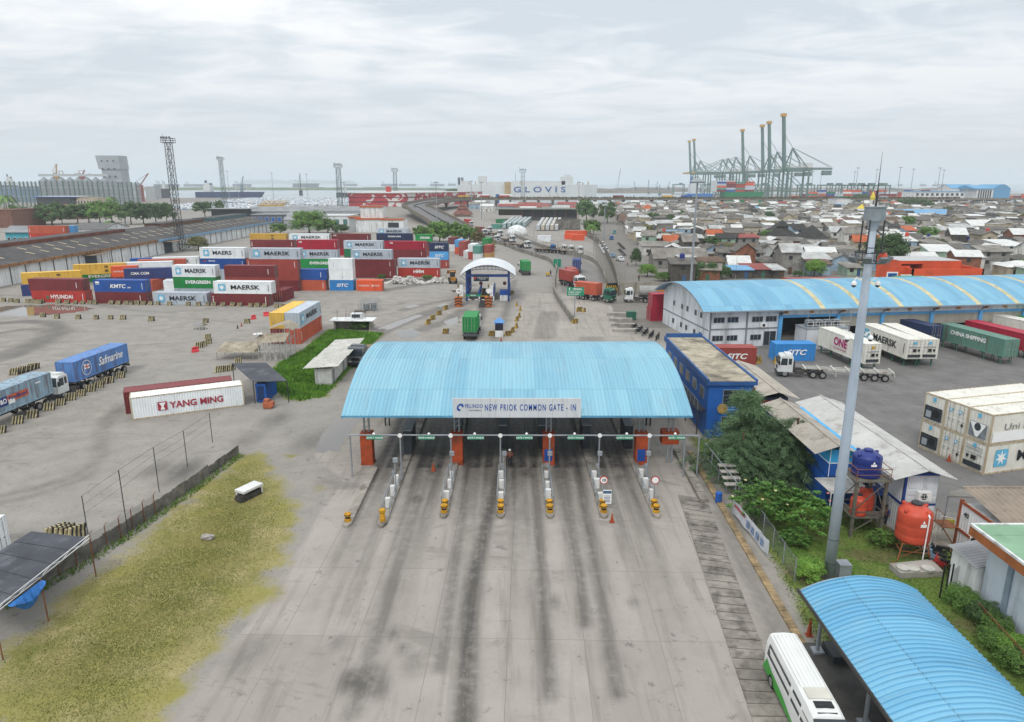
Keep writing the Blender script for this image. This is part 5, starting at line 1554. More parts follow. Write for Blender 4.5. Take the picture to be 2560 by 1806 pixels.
HB=M('stained white plaster','#c6c6c2',.8,.2,.7,'#6f6a5e',.45,.7,True)
n0=g('G',1000,1310);n1=g('G',1140,1305);n2=g('G',1395,915,2.7);n2.z=0
dx_=n1.x-n0.x;ax=(n2-n1-Vector((.9,0,0)));Lh=ax.length;ax.normalize()
t=TH('guard_hut','row of small white huts with pale sloping sheet roofs on the green verge','hut',n0)
ang=math.atan2(ax.y,ax.x)-math.pi/2
sz=aty('G',1000,1175,n0.y).z
t.rotation_euler=(0,0,ang)
for k in range(3):
 y0,y1=Lh*k/3+.03,Lh*(k+1)/3-.03;zz0=sz-.1*k
 mb=MB();mb.box(0,dx_,y0,y1,0,zz0);w_=mb.zB('wall',HB,t)
 mb=MB();mb.box(dx_,dx_+.03,y0+.6,y0+1.5,.05,2.);mb.zB('door',M('grey door','#7f8486'),t)
 mb=MB();Sh(mb,(-1.4,y0-(.5 if k==0 else .0),zz0+.15),(dx_+1.,y0-(.5 if k==0 else .0),zz0+.45),(dx_+1.,y1-.02,zz0+.5),(-1.4,y1-.02,zz0+.2),.5,.03)
 mb.zB('roof',CORRW,t)
p=g('G',1390,1150);atr((p.x+.3,p.y+7.5),R_(-98),'grey-cabbed truck with wooden bed parked beside the gate roof',M('grey cab paint','#6b7074',.5,.2,1.,'#45423c',.3),5.6,2,True,gap=3.)
p=g('G',1150,865);t=TH('ruined_hut','ruined white-roofed hut overgrown with creepers by the small gate','hut',p)
mb=MB();mb.box(0,.3,0,2.6,0,1.7);mb.box(6.4,6.7,0,2.6,0,1.7);mb.box(.3,6.4,2.3,2.6,0,1.6);mb.zB('wall',Co,t)
mb=MB();mb.cbox((3.3,1.2,1.85),(8.,3.4,.14),-.04);mb.zB('roof',WW,t)
mb=MB();mb.box(2.9,5.,1.2,2.4,1.93,2.9);mb.mat(1);mb.box(3.1,4.6,1.17,1.2,2.15,2.75);mb.zB('roof_box',[WW,DK],t)
mb=MB()
for x in (2.,3.6,5.6,.4):mb.bar((x,1.,1.9),(x+.2,1.,3.6),.03)
mb.zB('bent_rod',DK,t)
p=g('G',1350,710);t=TH('wire_cage','mesh cage around grey tank boxes alone on the yard','cage',p)
mb=MB()
for i in range(9):
 mb.bar((.5*i,0,0),(.5*i,0,2.2),.03);mb.bar((.5*i,3,0),(.5*i,3,2.2),.03)
for z in (.5,1.4,2.2):
 mb.bar((0,0,z),(4,0,z),.03);mb.bar((0,3,z),(4,3,z),.03);mb.bar((0,0,z),(0,3,z),.03);mb.bar((4,0,z),(4,3,z),.03)
mb.zB('mesh_frame',SL,t)
mb=MB();mb.box(.8,1.9,.8,2.2,.2,1.5);mb.La([(.6,.1),(.6,1.6)],(2.9,1.5,0),14);mb.zB('tank',M('grey tank','#7f868a',.5,.2),t)
mb=MB();mb.box(-.5,1.5,-1.8,-.6,.0,.5);mb.zB('plinth',CONC_D,t)
WR=M('white rubble','#d6d4d0',.85,.18,1.5,'#8d8a84',.4,1.2)
def heap(c,x0,x1,y,h,label,n,seed,m):
 a,b=g(c,x0,y),g(c,x1,y);L=(b-a).length
 t=MB();r=random.Random(seed)
 for k in range(n):
  u=r.random();v=r.gauss(0,.3);hh=h*math.sin(math.pi*min(.97,max(.03,u)))*max(.05,1-abs(v))*(.6+.5*math.sin(u*9+seed)**2)
  s_=r.uniform(.12,.5)
  t.cbox((u*L,v*2.6+1.5,hh*r.uniform(.2,1)),(s_*r.uniform(.7,1.6),s_,s_*r.uniform(.3,.8)),r.uniform(0,3))
  for q_ in range(8):
   i=len(t.v)-8+q_;x_,y_,z_=t.v[i];t.v[i]=(x_+r.uniform(-.08,.08),y_+r.uniform(-.08,.08),max(0,z_+r.uniform(-.15,.15)))
 o=t.zB('rubble',m);o.location=a;o['label']=label;o['category']='rubble';return kind(o,'stuff')
heap('G',1545,1890,490,2.4,'heap of white broken rubble beside the short orange-red container',900,2,WR)
heap('G',1905,2090,478,1.5,'smaller heap of white rubble next to the yellow loader',350,5,WR)
heap('G',1330,2010,470,.8,'low bank of grey dirt behind the white rubble',900,9,M('dirt clods','#6d675e',.9,.25))
p=g('G',2110,478);t=TH('wheel_loader','yellow loader with rusty raised bucket beside the small gate','loader',p,R_(100))
LY_=M('loader yellow paint','#b8822a',.6,.25,1.5,'#5a4028',.45)
mb=MB();mb.box(-2.2,.2,-.7,.7,.8,1.7);mb.box(-.3,1.4,-.6,.6,.7,1.2);mb.zB('body',LY_,t)
mb=MB();mb.box(-1.,.2,-.65,.65,1.7,3.);mb.zB('cab',GL,t)
mb=MB();mb.box(-1.1,.3,-.72,.72,3.,3.12);mb.zB('cab_roof',LY_,t)
mb=MB();mb.bar((.6,-.5,1.6),(2.4,-.5,2.6),.14);mb.bar((.6,.5,1.6),(2.4,.5,2.6),.14);mb.zB('lift_arm',LY_,t)
mb=MB();mb.extr([(2.2,2.2),(3.2,2.1),(3.4,2.3),(2.5,3.1),(2.2,3.)],-1.2,1.2);o=mb.zB('bucket',RUST,t)
o.rotation_euler=(0,0,R_(-90));o.location=(0,0,0)
for x in (-1.5,1.):
 for y in (-.85,.85):Wh(t,x,y,.7)
cone(g('G',2060,440),'yellow bollard-like drum before the loader',YEL2,1.2)
# ------------------ second, smaller gate with white arched roof
PB=M('deep blue steel','#22407c',.5,.12,.6)
q0=g('H',385,610);q1=g('H',785,540)
zE=5.6
e0=g('H',330,250,zE+.2);e1=g('H',845,265,zE+.2)
yg=(e0.y+e1.y)/2
sg=TH('small_gate','small drive-through gate with white arched roof on deep blue steel columns','gate',((e0.x+e1.x)/2,yg,0))
gx0,gx1=e0.x,e1.x;DG=15.
prof=arc_pts(gx0,zE+.2,gx1,zE+.2,2.5,16)
mb=MB();ys=corr(yg-.6,yg+DG,.5,.03);n=len(ys);vs=[]
for x,z in prof:vs+=[(x,y,z+o) for y,o in ys]
mb.add(vs,[(j*n+i,j*n+i+1,(j+1)*n+i+1,(j+1)*n+i) for j in range(len(prof)-1) for i in range(n-1)])
wb(mb,'roof',M('white roof sheet','#d2d6d8',.5,.08,.4,'#9aa0a2',.25),sg)
ins=1.6
cxs=(gx0+ins,gx1-ins)
for x in cxs:
 for y in (yg+.4,yg+5,yg+9.6,yg+DG-.6):
  for dx in ((-.0,.9) if x<0 and y==yg+.4 else (0,)):
   pass
  mb=MB();mb.box(x-.22,x+.22,y-.22,y+.22,0,zE+1.1);wb(mb,'column',PB,sg)
for y in (yg,yg+5,yg+10,yg+DG-.3):
 mb=MB()
 for (xa,za),(xb,zb) in zip(prof[:-1],prof[1:]):
  mb.bar((xa,y,za-.12),(xb,y,zb-.12),.07)
 zb_=zE+1.3
 inn=[p for p in prof if cxs[0]-.5<p[0]<cxs[1]+.5]
 for (xa,za),(xb,zb) in zip(inn[:-1],inn[1:]):
  mb.bar((xa,y,zb_+(za-zE-.2)*.35-.5),(xb,y,zb_+(zb-zE-.2)*.35-.5),.07);mb.bar((xa,y,zb_+(za-zE-.2)*.35-.5),(xb,y,zb-.12),.045);mb.bar((xb,y,zb_+(zb-zE-.2)*.35-.5),(xb,y,zb-.12),.045)
 mb.bar((gx0+.3,y,zE+.1),(cxs[0],y,zE-.9),.06);mb.bar((gx1-.3,y,zE+.1),(cxs[1],y,zE-.9),.06)
 wb(mb,'arch_truss',PB,sg)
mb=MB();mb.box(cxs[0]+1.6,cxs[0]+5.,yg-.25,yg-.12,zE-1.,zE+.25);sb=wb(mb,'sign_board',M('dark sign panel','#2b3340'),sg)
ltr('GERBANG MASUK\n& KELUAR',.3,WS,sb,(cxs[0]+3.6,yg-.27,zE-.35))
mb=MB();mb.box(cxs[0]+1.75,cxs[0]+2.1,yg-.27,yg-.25,zE-.5,zE+.0);mb.zB('emblem',RED,sb)
mb=MB();mb.box(cxs[0],cxs[1],yg+.2,yg+.5,zE-.1,zE+.5);wb(mb,'cross_beam',PB,sg)
for x in (cxs[0]+3.2,cxs[1]-.9):
 mb=MB();mb.La([(.42,-.05),(.42,.05)],(x,yg+.1,zE-1.5),18,'y');wb(mb,'round_sign',M('dark red sign','#4b2228'),sg)
BW_=M('blue dado','#1f4fa0',.6,.12)
for (xa,xb) in ((cxs[0]-.2,cxs[0]+.3),(cxs[0]+2.6,cxs[0]+2.9),(cxs[1]-3.6,cxs[1]-3.3),(cxs[1]+.1,cxs[1]+.4)):
 mb=MB();mb.box(xa,xb,yg+.8,yg+DG-1,0,1.1);wb(mb,'side_wall',WW,sg)
 mb=MB();mb.box(xa-.01,xb+.01,yg+.8,yg+DG-1,1.1,2.3);wb(mb,'side_wall_dado',BW_,sg)
mb=MB();mb.box(cxs[1]-2.,cxs[1]+.1,yg+.85,yg+3.2,0,1.3);wb(mb,'booth',WW,sg)
mb=MB();mb.box(cxs[1]-2.,cxs[1]+.1,yg+.83,yg+3.2,1.3,2.3);wb(mb,'booth_dado',BW_,sg)
mb=MB();mb.box(cxs[0]+2.95,cxs[1]-3.65,yg-8,yg+DG-.5,.0,.035);o=mb.zB('road',M('dark lane surface','#3a3836',.8,.3,.6));kind(o,'structure')
hy=yg-4.2
hb=TH('height_bar','yellow height-limit frame with green board before the small gate','height bar',((gx0+gx1)/2,hy,0))
xa,xb=aty('H',310,450,hy).x,aty('H',590,450,hy).x;zb_=aty('H',450,445,hy).z
mb=MB();mb.bar((xa,hy,0),(xa,hy,zb_),.09,n=6);mb.bar((xb,hy,0),(xb,hy,zb_),.09,n=6);mb.bar((xa,hy,zb_),(xb,hy,zb_),.09,n=6);wb(mb,'frame',YELLOW,hb)
for k in range(9):
 mb=MB();mb.box(xa+(xb-xa)*k/9,xa+(xb-xa)*(k+1)/9,hy-.05,hy+.05,zb_-.85,zb_-.72);wb(mb,'striped_bar',WS if k%2 else BK,hb)
mb=MB();mb.box(aty('H',380,430,hy).x,aty('H',525,430,hy).x,hy-.1,hy-.04,zb_-.05,zb_+.4);b_=wb(mb,'board',GREEN_S,hb)
ltr('GATE IN',.34,WS,b_,(aty('H',450,430,hy).x,hy-.11,zb_+.18),bold=.01)
STR=[M('orange chevron','#b5622c',.7,.15),BLK2]
for x,lb in ((aty('H',320,690,hy-2.5).x,'orange and black chevron pillar on the container-yard side of the small gate lane'),(aty('H',595,690,hy-2.5).x,'orange and black chevron pillar on the booth side of the small gate lane')):
 t=TH('chevron_pillar',lb,'pillar',(x,hy-2.5,0),0,'chevron pillars at the small gate')
 mb=MB()
 for k in range(6):
  mb.mat(k%2)
  z0,z1=.3*k,.3*(k+1)
  for s_ in (-1,1):
   mb.add([(0,-.6,z0+.3),(s_*.75,-.6,z0),(s_*.75,-.6,z1),(0,-.6,z1+.3)],[(0,1,2,3)])
 mb.zB('chevron_face',STR,t)
 mb=MB();mb.box(-.75,.75,-.59,1.6,0,2.);mb.zB('block',M('orange chevron','#b5622c'),t)
 mb=MB();mb.bar((0,.2,2.),(0,.2,5.),.1,n=6)
 for k in range(4):mb.mat(1);mb.box(-.13,.13,.07,.33,2.2+.7*k,2.55+.7*k)
 mb.zB('striped_post',[YEL2,BLK2],t)
 mb=MB();mb.box(.3,1.,.2,.5,2.2,4.6);mb.zB('panel',WW,t)
 if x<-3 or True:
  mb=MB();mb.La([(.55,-.03),(.55,.03)],(.1,-.1,3.4),18,'y');d_=mb.zB('round_sign',WS,t)
  if lb.startswith('orange and black chevron pillar on the c'):ltr('15',.6,DARK_S,d_,(.1,-.15,3.4),bold=.02)
p=g('H',655,822);t=TH('ticket_booth','tiny booth with a blue pyramid roof among striped barriers','booth',p)
w_=(g('H',728,822)-p).x
mb=MB();mb.box(0,w_,0,w_,0,1.15);mb.zB('lower_wall',WW,t)
mb=MB();mb.box(0,w_,0,w_,1.15,2.3);mb.zB('window_band',M('dark booth glass','#2a2c3c',.2),t)
mb=MB();mb.box(0,w_,0,w_,2.3,2.55);mb.zB('wall_top',BLUEP,t)
e=.25;mb=MB();mb.add([(-e,-e,2.55),(w_+e,-e,2.55),(w_+e,w_+e,2.55),(-e,w_+e,2.55),(w_/2,w_/2,3.45)],[(0,1,4),(1,2,4),(2,3,4),(3,0,4),(3,2,1,0)]);mb.zB('roof',M('light blue roof paint','#5f93cc',.5,.1),t)
cone(g('H',710,860),'small orange cone before the tiny booth')
cone(g('H',1750,665),'small orange cone by the roadside past the truck gate')
p=g('H',1385,640);Y=p.y
t=TH('direction_sign','green road sign with white arrows on a post beside the curved wall','road sign',p)
a,b=aty('H',1315,440,Y),aty('H',1475,362,Y)
mb=MB();mb.bar((0,.06,0),(0,.06,b.z),.1,n=6);mb.zB('post',SL,t)
mb=MB();mb.box(a.x-p.x,b.x-p.x,-.06,0,a.z,b.z);pn=mb.zB('panel',GREEN_S,t)
W2=b.x-a.x;cx=(a.x+b.x)/2-p.x;H2=b.z-a.z
mb=MB();mb.box(a.x-p.x+.08,b.x-p.x-.08,-.075,-.062,a.z+H2*.56,a.z+H2*.58);mb.zB('border',WS,pn)
ltr('TERMINAL',H2*.2,WS,pn,(cx+W2*.1,-.08,a.z+H2*.77),bold=.015,width=W2*.55)
ltr('DOMESTIK & EKSPOR',H2*.14,WS,pn,(cx-W2*.06,-.08,a.z+H2*.4),bold=.01,width=W2*.72);ltr('BEHANDLE CENTER',H2*.14,WS,pn,(cx-W2*.1,-.08,a.z+H2*.17),bold=.01,width=W2*.62)
mb=MB();mb.poly([(a.x-p.x+W2*.1,-.08,a.z+H2*.75),(a.x-p.x+W2*.2,-.08,a.z+H2*.75),(a.x-p.x+W2*.15,-.08,a.z+H2*.95)]);mb.box(a.x-p.x+W2*.135,a.x-p.x+W2*.165,-.08,-.07,a.z+H2*.63,a.z+H2*.76);mb.zB('arrow',WS,pn)
def Pe(p,label,shirt,trousers,skin='#6b4a38',rz=.0,pose='stand',scale=1.,helmet=None):
 t=TH('person',label,'person',p,rz)
 J=dict(pel=(0,0,.95),chest=(0,0,1.3),neck=(0,0,1.48),head=(0,.02,1.64),lsh=(-.19,0,1.42),lel=(-.26,.02,1.14),lwr=(-.27,.12,.9),rsh=(.19,0,1.42),rel=(.26,.02,1.14),rwr=(.27,.12,.9),lhip=(-.1,0,.9),lkn=(-.11,.03,.5),lan=(-.11,-.02,.08),lto=(-.12,.13,.03),rhip=(.1,0,.9),rkn=(.11,.03,.5),ran=(.11,-.02,.08),rto=(.12,.13,.03))
 rad=dict(pel=.15,chest=.17,neck=.06,head=.11,lsh=.075,lel=.048,lwr=.036,rsh=.075,rel=.048,rwr=.036,lhip=.1,lkn=.065,lan=.045,lto=.04,rhip=.1,rkn=.065,ran=.045,rto=.04)
 if pose=='reach':J['rel']=(.3,.16,1.2);J['rwr']=(.34,.36,1.05);J['lkn']=(-.12,.1,.5)
 if pose=='walk':J.update(lkn=(-.1,.15,.52),lan=(-.1,.22,.1),lto=(-.1,.36,.05),rkn=(.1,-.05,.5),ran=(.1,-.25,.12),rto=(.1,-.14,.03),lwr=(-.27,-.12,.92),rwr=(.27,.2,.95))
 E=[('pel','chest'),('chest','neck'),('neck','head'),('chest','lsh'),('lsh','lel'),('lel','lwr'),('chest','rsh'),('rsh','rel'),('rel','rwr'),('pel','lhip'),('lhip','lkn'),('lkn','lan'),('lan','lto'),('pel','rhip'),('rhip','rkn'),('rkn','ran'),('ran','rto')]
 def grow(name,keys,edges,m,k=1.):
  me=bpy.data.meshes.new(name);ix={q:i for i,q in enumerate(keys)}
  me.from_pydata([J[q] for q in keys],[(ix[a],ix[b]) for a,b in edges],[])
  o=link(name,me,t);md=o.modifiers.new('skin','SKIN')
  for q,i in ix.items():me.skin_vertices[0].data[i].radius=(rad[q]*k,)*2
  me.skin_vertices[0].data[0].use_root=True
  s_=o.modifiers.new('sub','SUBSURF');s_.levels=s_.render_levels=2
  me.materials.append(m);return o
 grow('body',list(J),E,M('skin '+skin,skin,.6,.05))
 grow('shirt',['pel','chest','lsh','lel','rsh','rel'],[('pel','chest'),('chest','lsh'),('lsh','lel'),('chest','rsh'),('rsh','rel')],M('cloth '+shirt,shirt,.8,.1),1.12)
 grow('trousers',['pel','lhip','lkn','lan','rhip','rkn','ran'],[('pel','lhip'),('lhip','lkn'),('lkn','lan'),('pel','rhip'),('rhip','rkn'),('rkn','ran')],M('cloth '+trousers,trousers,.8,.1),1.15)
 mb=MB();mb.La([(.125,-.02),(.125,.05),(.09,.11),(.02,.13)],(0,.0,1.68),12);mb.zB('helmet' if helmet else 'hair',M('headwear '+(helmet or '#1c1815'),helmet or '#1c1815',.5),t)
 t.scale=(scale,)*3
 return t
p=g('H',1165,258);Pe(p,'person in dark clothes walking on the open road by the curved wall','#2e3a4c','#2b2b30',rz=.5,pose='walk')
p=g('H',1152,260);t=TH('hand_cart','small yellow hand cart beside the walking person on the road','cart',(p.x-.4,p.y-.6,0))
mb=MB();mb.box(-.5,.4,-.35,.35,.4,1.1);mb.zB('box',YELLOW,t)
for s_ in (-.3,.3):Wh(t,s_,-.38,.22)
p=g('N',1650,1150);Pe((p.x,p.y,0),'person in a blue shirt standing by the dark blue office door','#27478c','#2a2c34',rz=2.4,pose='reach')
p=aty('M',285,680,GATE_Y0+1.5);Pe((p.x,GATE_Y0+1.5,0),'person in red-white top and white helmet by the middle gate lane','#a8433c','#22242a',helmet='#e8e8e6')
# ------------------ blue shelter in the foreground
X0,X1,YS0,YS1=g('P',590,215,3.2).x,g('P',1480,225,3.2).x,13.,g('P',590,215,3.2).y
XM=(X0+X1)/2
sh=TH('bus_shelter','long foreground shelter with bright blue barrel roof ribbed across','shelter',(XM,(YS0+YS1)/2,0))
pr=arc_pts(X0,3.2,X1,3.2,.95,20)
ys=[]
p_=.33;n_=int((YS1-YS0)/p_)
for i in range(n_):
 y=YS0+i*p_;ys+=[(y,0),(y+.25,0),(y+.262,.085),(y+.318,.085)]
ys.append((YS0+n_*p_,0))
rs_=random.Random(4)
vs=[];m_=len(ys)
for j,(x,z) in enumerate(pr):vs+=[(x,y,z+o+.02*math.sin(y*.9+j*.8)*math.sin(j/20*math.pi)) for y,o in ys]
mb=MB();mb.add(vs,[(j*m_+i,j*m_+i+1,(j+1)*m_+i+1,(j+1)*m_+i) for j in range(20) for i in range(m_-1)])
wb(mb,'roof',roofmat('bright blue roof sheet','#68a6c8','#7cb6d2',1,.99,.45),sh)
mb=MB()
for x in (X0-.05,X1-.03):mb.box(x,x+.08,YS0,YS1+.02,3.,3.22)
wb(mb,'gutter',M('dark gutter','#45423f',.6,.2),sh)
mb=MB()
for (xa,za),(xb,zb) in zip(pr[:-1],pr[1:]):
 mb.bar((xa,YS1-.1,za-.12),(xb,YS1-.1,zb-.12),.05)
wb(mb,'end_arch',SL,sh)
for y in np.arange(YS1-1.6,14,-5.5):
 for x in (X0+.75,X1-.75):
  mb=MB();mb.bar((x,y,0),(x,y,3.35),.11,n=10);mb.cbox((x,y,.15),(.6,.6,.3));wb(mb,'post',SL,sh)
 mb=MB();mb.bar((X0,y,3.12),(X1,y,3.12),.05);wb(mb,'tie_beam',DK,sh)
mb=MB();mb.box(X0-.35,X1-.5,YS0,YS1-.8,0,.16);wb(mb,'floor_slab',M('dark wet floor slab','#4d4a47',.55,.3,.5,'#2c2a28',.5,.6),sh)
mb=MB();mb.box(X0+1.2,X0+2.6,YS1-2.6,YS1-1.2,.16,.55);wb(mb,'bench',DK,sh)
p=g('P',672,570);cone((p.x,p.y,.0),'tall orange cone under the eave of the foreground shelter',Og,1.15)
pb=g('P',490,560,2.5);pe=g('P',800,1120,2.5)
bd_=(pe-pb).normalized();bl=6.9
bus=TH('minibus','white and green minibus parked beside the foreground blue shelter','minibus',(pb.x-.02,pb.y+.25,0),math.atan2(bd_.y,bd_.x))
W2=.88
secs=[(.0,.55,2.32,.80),(.12,.38,2.46,.86),(.9,.35,2.5,W2),(bl-1.5,.35,2.5,W2),(bl-.75,.35,2.42,W2),(bl-.12,.36,1.45,W2-.02),(bl,.4,1.2,W2-.08)]
ringn=12
def ring(x,zb,zt,h):
 zm=1.25
 top=min(zt,2.5);k=.82 if zt>1.6 else .95
 return [(x,-h,zb),(x,-h*1.01,min(zm,zt)),(x,-h*(.97 if zt>1.6 else .98),min(1.9,zt*.94)),(x,-h*k,zt-.08),(x,-h*k+.14,zt),(x,0,zt+.04),(x,h*k-.14,zt),(x,h*k,zt-.08),(x,h*(.97 if zt>1.6 else .98),min(1.9,zt*.94)),(x,h*1.01,min(zm,zt)),(x,h,zb)]
R0=[ring(*s_) for s_ in secs];k_=len(R0[0]);mb=MB();vs=[p for r in R0 for p in r]
mb.add(vs,[])
for i in range(len(R0)-1):
 for j in range(k_):
  b0=i*k_+j;b1=i*k_+(j+1)%k_
  mb.f.append((b0,b1,b1+k_,b0+k_));mb.m.append(0)
mb.f.append(tuple(range(k_)));mb.f.append(tuple(range((len(R0)-1)*k_,len(R0)*k_)));mb.m+=[0,0]
BUSW=M('bus white paint','#dcddda',.3,.04,1.)
BUSG=M('bus green paint','#3f9c3c',.35,.06,1.)
mb.zB('body',BUSW,bus)
for sy in (-1,1):
 mb=MB();y=sy*(W2*1.01+.008)
 pts=[(.02,.42)]+[(.1+bl*.95*i/14,.36) for i in range(15)]+[(bl-.15-bl*.9*i/14,.6+.95*max(0,(i/14-.3))**1.3+.06*math.sin(i*.9)) for i in range(15)]
 mb.poly([(x,sy*(W2*(1.+.01*(z-.35)/.9)+.012),z) for x,z in pts]);mb.zB('green_swoosh',BUSG,bus)
 for (a,b) in ((.45,3.7),(3.95,bl-1.85),(bl-1.7,bl-.75)):
  mb=MB();zt=2.12 if a<bl-2 else 2.
  q=[(a,1.42),(b+(.3 if a>bl-2 else 0),1.42),(b,zt),(a+(.12 if a<1 else .05),zt)]
  mb.add([(x,sy*(W2*(1.005-.105*max(0,(z-1.25))/1.15)+.014),z) for x,z in q],[(0,1,2,3)]);mb.zB('side_window',GL,bus)
 for x in (1.35,bl-1.35):Wh(bus,x,sy*(W2-.1),.38)
 mb=MB();mb.bar((bl-.7,sy*W2,1.9),(bl-.45,sy*(W2+.2),1.75),.025);mb.box(bl-.5,bl-.38,sy*(W2+.2)-.09,sy*(W2+.2)+.09,1.4,1.75);mb.zB('mirror',BK,bus)
 mb=MB();mb.box(bl-.06,bl+.03,sy*.55-.16,sy*.55+.16,.75,.95);mb.zB('headlight',LAMP,bus)
mb=MB();mb.add([(bl-.70,-.74,2.34),(bl-.70,.74,2.34),(bl-.08,.82,1.42),(bl-.08,-.82,1.42)],[(0,1,2,3)])
mb.v=[(x+.03,y,z+.03) for x,y,z in mb.v];mb.zB('windscreen',GL,bus)
mb=MB();mb.box(-.02,.01,-.65,.65,1.45,2.1);mb.zB('rear_window',GL,bus)
mb=MB()
for k in range(7):mb.box(.35,bl-2.6,-.6+.2*k-.012,-.6+.2*k+.012,2.5,2.555)
mb.zB('roof_rib',BUSW,bus)
mb=MB();mb.box(bl-2.5,bl-1.75,-.55,.55,2.5,2.57);hch=mb.zB('roof_hatch',M('aged white panel','#c9c6ba',.5,.1),bus)
mb=MB();mb.box(bl-1.6,bl-1.2,-.42,.42,2.5,2.555)
for k in range(4):mb.mat(1);mb.box(bl-1.55+.09*k,bl-1.51+.09*k,-.4,.4,2.556,2.57)
mb.zB('roof_vent',[BK,DK],bus)
mb=MB();mb.box(bl-.95,bl-.9,-.45,.45,2.44,2.48);mb.zB('roof_slot',BK,bus)
# ------------------ tall grey mast
MG=M('grey mast paint','#aeb9c6',.5,.08,.6,'#8b95a0',.3,.5,True)
pm=g('s',2071,1446);ztp=aty('s',2200,520,pm.y).z
ms=TH('light_mast','very tall thick grey mast with ring platform, floodlights and dome cameras','mast',pm)
mb=MB();mb.La([(.36,0),(.31,ztp*.4),(.25,ztp*.75),(.2,ztp)],n=20);mb.zB('pole',MG,ms,True)
for k in range(13):
 z=1.2+k*1.75;r=.36-.16*z/ztp+.006
 mb=MB();mb.La([(r,z),(r,z+.05)],n=20);mb.zB('band',DK,ms)
mb=MB();mb.La([(.22,ztp-1.3),(.56,ztp-.1),(.57,ztp-.05)],n=22);mb.La([(.2,ztp-1.4),(.3,ztp-1.1)],n=16);mb.zB('collar',MG,ms)
mb=MB()
n=22
for k in range(n):
 a,b=2*math.pi*k/n,2*math.pi*(k+1)/n
 for r in (.59,):
  mb.add([(r*math.cos(a),r*math.sin(a),ztp-.75),(r*math.cos(b),r*math.sin(b),ztp-.75),(r*math.cos(b),r*math.sin(b),ztp+.0),(r*math.cos(a),r*math.sin(a),ztp+.0)],[(0,1,2,3)])
mb.La([(.61,ztp),(.64,ztp+.03),(.64,ztp+.08)],n=22)
mb.zB('crown_ring',M('pale steel ring','#8d989f',.55,.15,1.,'#6a6a60',.35),ms)
mb=MB()
for k in range(4):
 a=2*math.pi*(k+.5)/4;mb.bar((.6*math.cos(a),.6*math.sin(a),ztp-.7),(.62*math.cos(a),.62*math.sin(a),ztp-2.7),.05)
mb.zB('hanger',DK,ms)
mb=MB();zr=ztp-2.6
for k in range(12):
 a,b=2*math.pi*k/12,2*math.pi*(k+1)/12
 for z in (zr,zr-.6):mb.bar((.85*math.cos(a),.85*math.sin(a),z),(.85*math.cos(b),.85*math.sin(b),z),.035)
 if k%3==0:mb.bar((.85*math.cos(a),.85*math.sin(a),zr),(.85*math.cos(a),.85*math.sin(a),zr-.6),.03);mb.bar((0,0,zr),(.85*math.cos(a),.85*math.sin(a),zr),.03)
mb.zB('lamp_carrier',DK,ms)
for k in range(8):
 a=2*math.pi*(k+.3)/8
 mb=MB();mb.cbox((0,0,0),(.16,.5,.42));o=mb.zB('floodlight',M('floodlight housing','#6f7577',.5),ms);o.location=(1.12*math.cos(a),1.12*math.sin(a),zr-.4);o.rotation_euler=(0,R_(35),a)
mb=MB();mb.La([(.2,-.2),(.24,0),(.2,.2)],(.55,-.5,zr-.2),12);mb.zB('beacon',M('red beacon','#c2503c',.4),ms)
mb=MB();mb.bar((0,0,ztp),(0,0,ztp+1.),.06,n=8);mb.bar((0,0,ztp+1.),(0,0,ztp+3.2),.035,.005,n=6);mb.zB('lightning_rod',DK,ms)
for zc,nm in ((aty('E',960,1140,pm.y).z,0),(aty('J',585,490,pm.y).z,1)):
 for s_ in (-1,1):
  mb=MB();r=.3
  mb.bar((s_*r,0,zc+.1),(s_*(r+.3),0,zc+.35),.03);mb.bar((s_*(r+.3),0,zc+.35),(s_*(r+.42),0,zc+.1),.03)
  mb.zB('camera_arm',WS,ms)
  mb=MB();mb.La([(.06,.12),(.16,.0),(.16,-.12)],(s_*(r+.42),0,zc),14);mb.mat(1);mb.La([(.14,-.12),(.12,-.22),(.03,-.28)],(s_*(r+.42),0,zc),14);mb.zB('dome_camera',[WS,GL],ms)
mb=MB();mb.box(.5,1.3,-.4,.4,0,1.2);mb.zB('cabinet',SL,ms)
# ------------------ mesh fence with banner
F0,F1=g('N',360,760),g('N',925,1600)
F0=Vector((F0.x,F0.y,0));F1=Vector((F1.x,F1.y,0))
fe=TH('mesh_fence','rusty wire mesh fence on thin posts beside the brick kerb','fence',F0)
nf=8
for k in range(nf+1):
 p=F0.lerp(F1,k/nf);mb=MB();mb.bar((p.x,p.y,0),(p.x,p.y,1.7),.04,n=6);mb.bar((p.x,p.y,1.7),(p.x-.25,p.y,2.),.03);wb(mb,'post',SL,fe)
mb=MB();dF=F1-F0
for i in range(100):
 p=F0+dF*(i/100);q=F0+dF*((i+3)/100)
 mb.bar((p.x,p.y,.1),(q.x,q.y,1.65),.006,n=3);mb.bar((q.x,q.y,.1),(p.x,p.y,1.65),.006,n=3)
mb.bar((F0.x,F0.y,1.65),(F1.x,F1.y,1.65),.015)
wb(mb,'wire_mesh',MESHW,fe)
a,b=g('N',432,1075),g('N',712,1428)
bn=TH('banner','long white cloth banner with faded red and blue print tied to the mesh fence','banner',a)
db=b-a;nb_=Vector((db.y,-db.x,0)).normalized()*.06
if nb_.x>0:nb_=-nb_
mb=MB();n=14
vs=[]
for i in range(n+1):
 p=a+db*(i/n)+nb_*(1+.5*math.sin(i*1.7))
 vs+=[(p.x,p.y,.35+.05*math.sin(i)),(p.x,p.y,1.5-.06*math.sin(i*2.1))]
mb.add(vs,[(2*i,2*i+2,2*i+3,2*i+1) for i in range(n)]);wb(mb,'cloth',M('grubby banner cloth','#c9cdd2',.8,.12,1.,'#8f9298',.3),bn)
mb=MB()
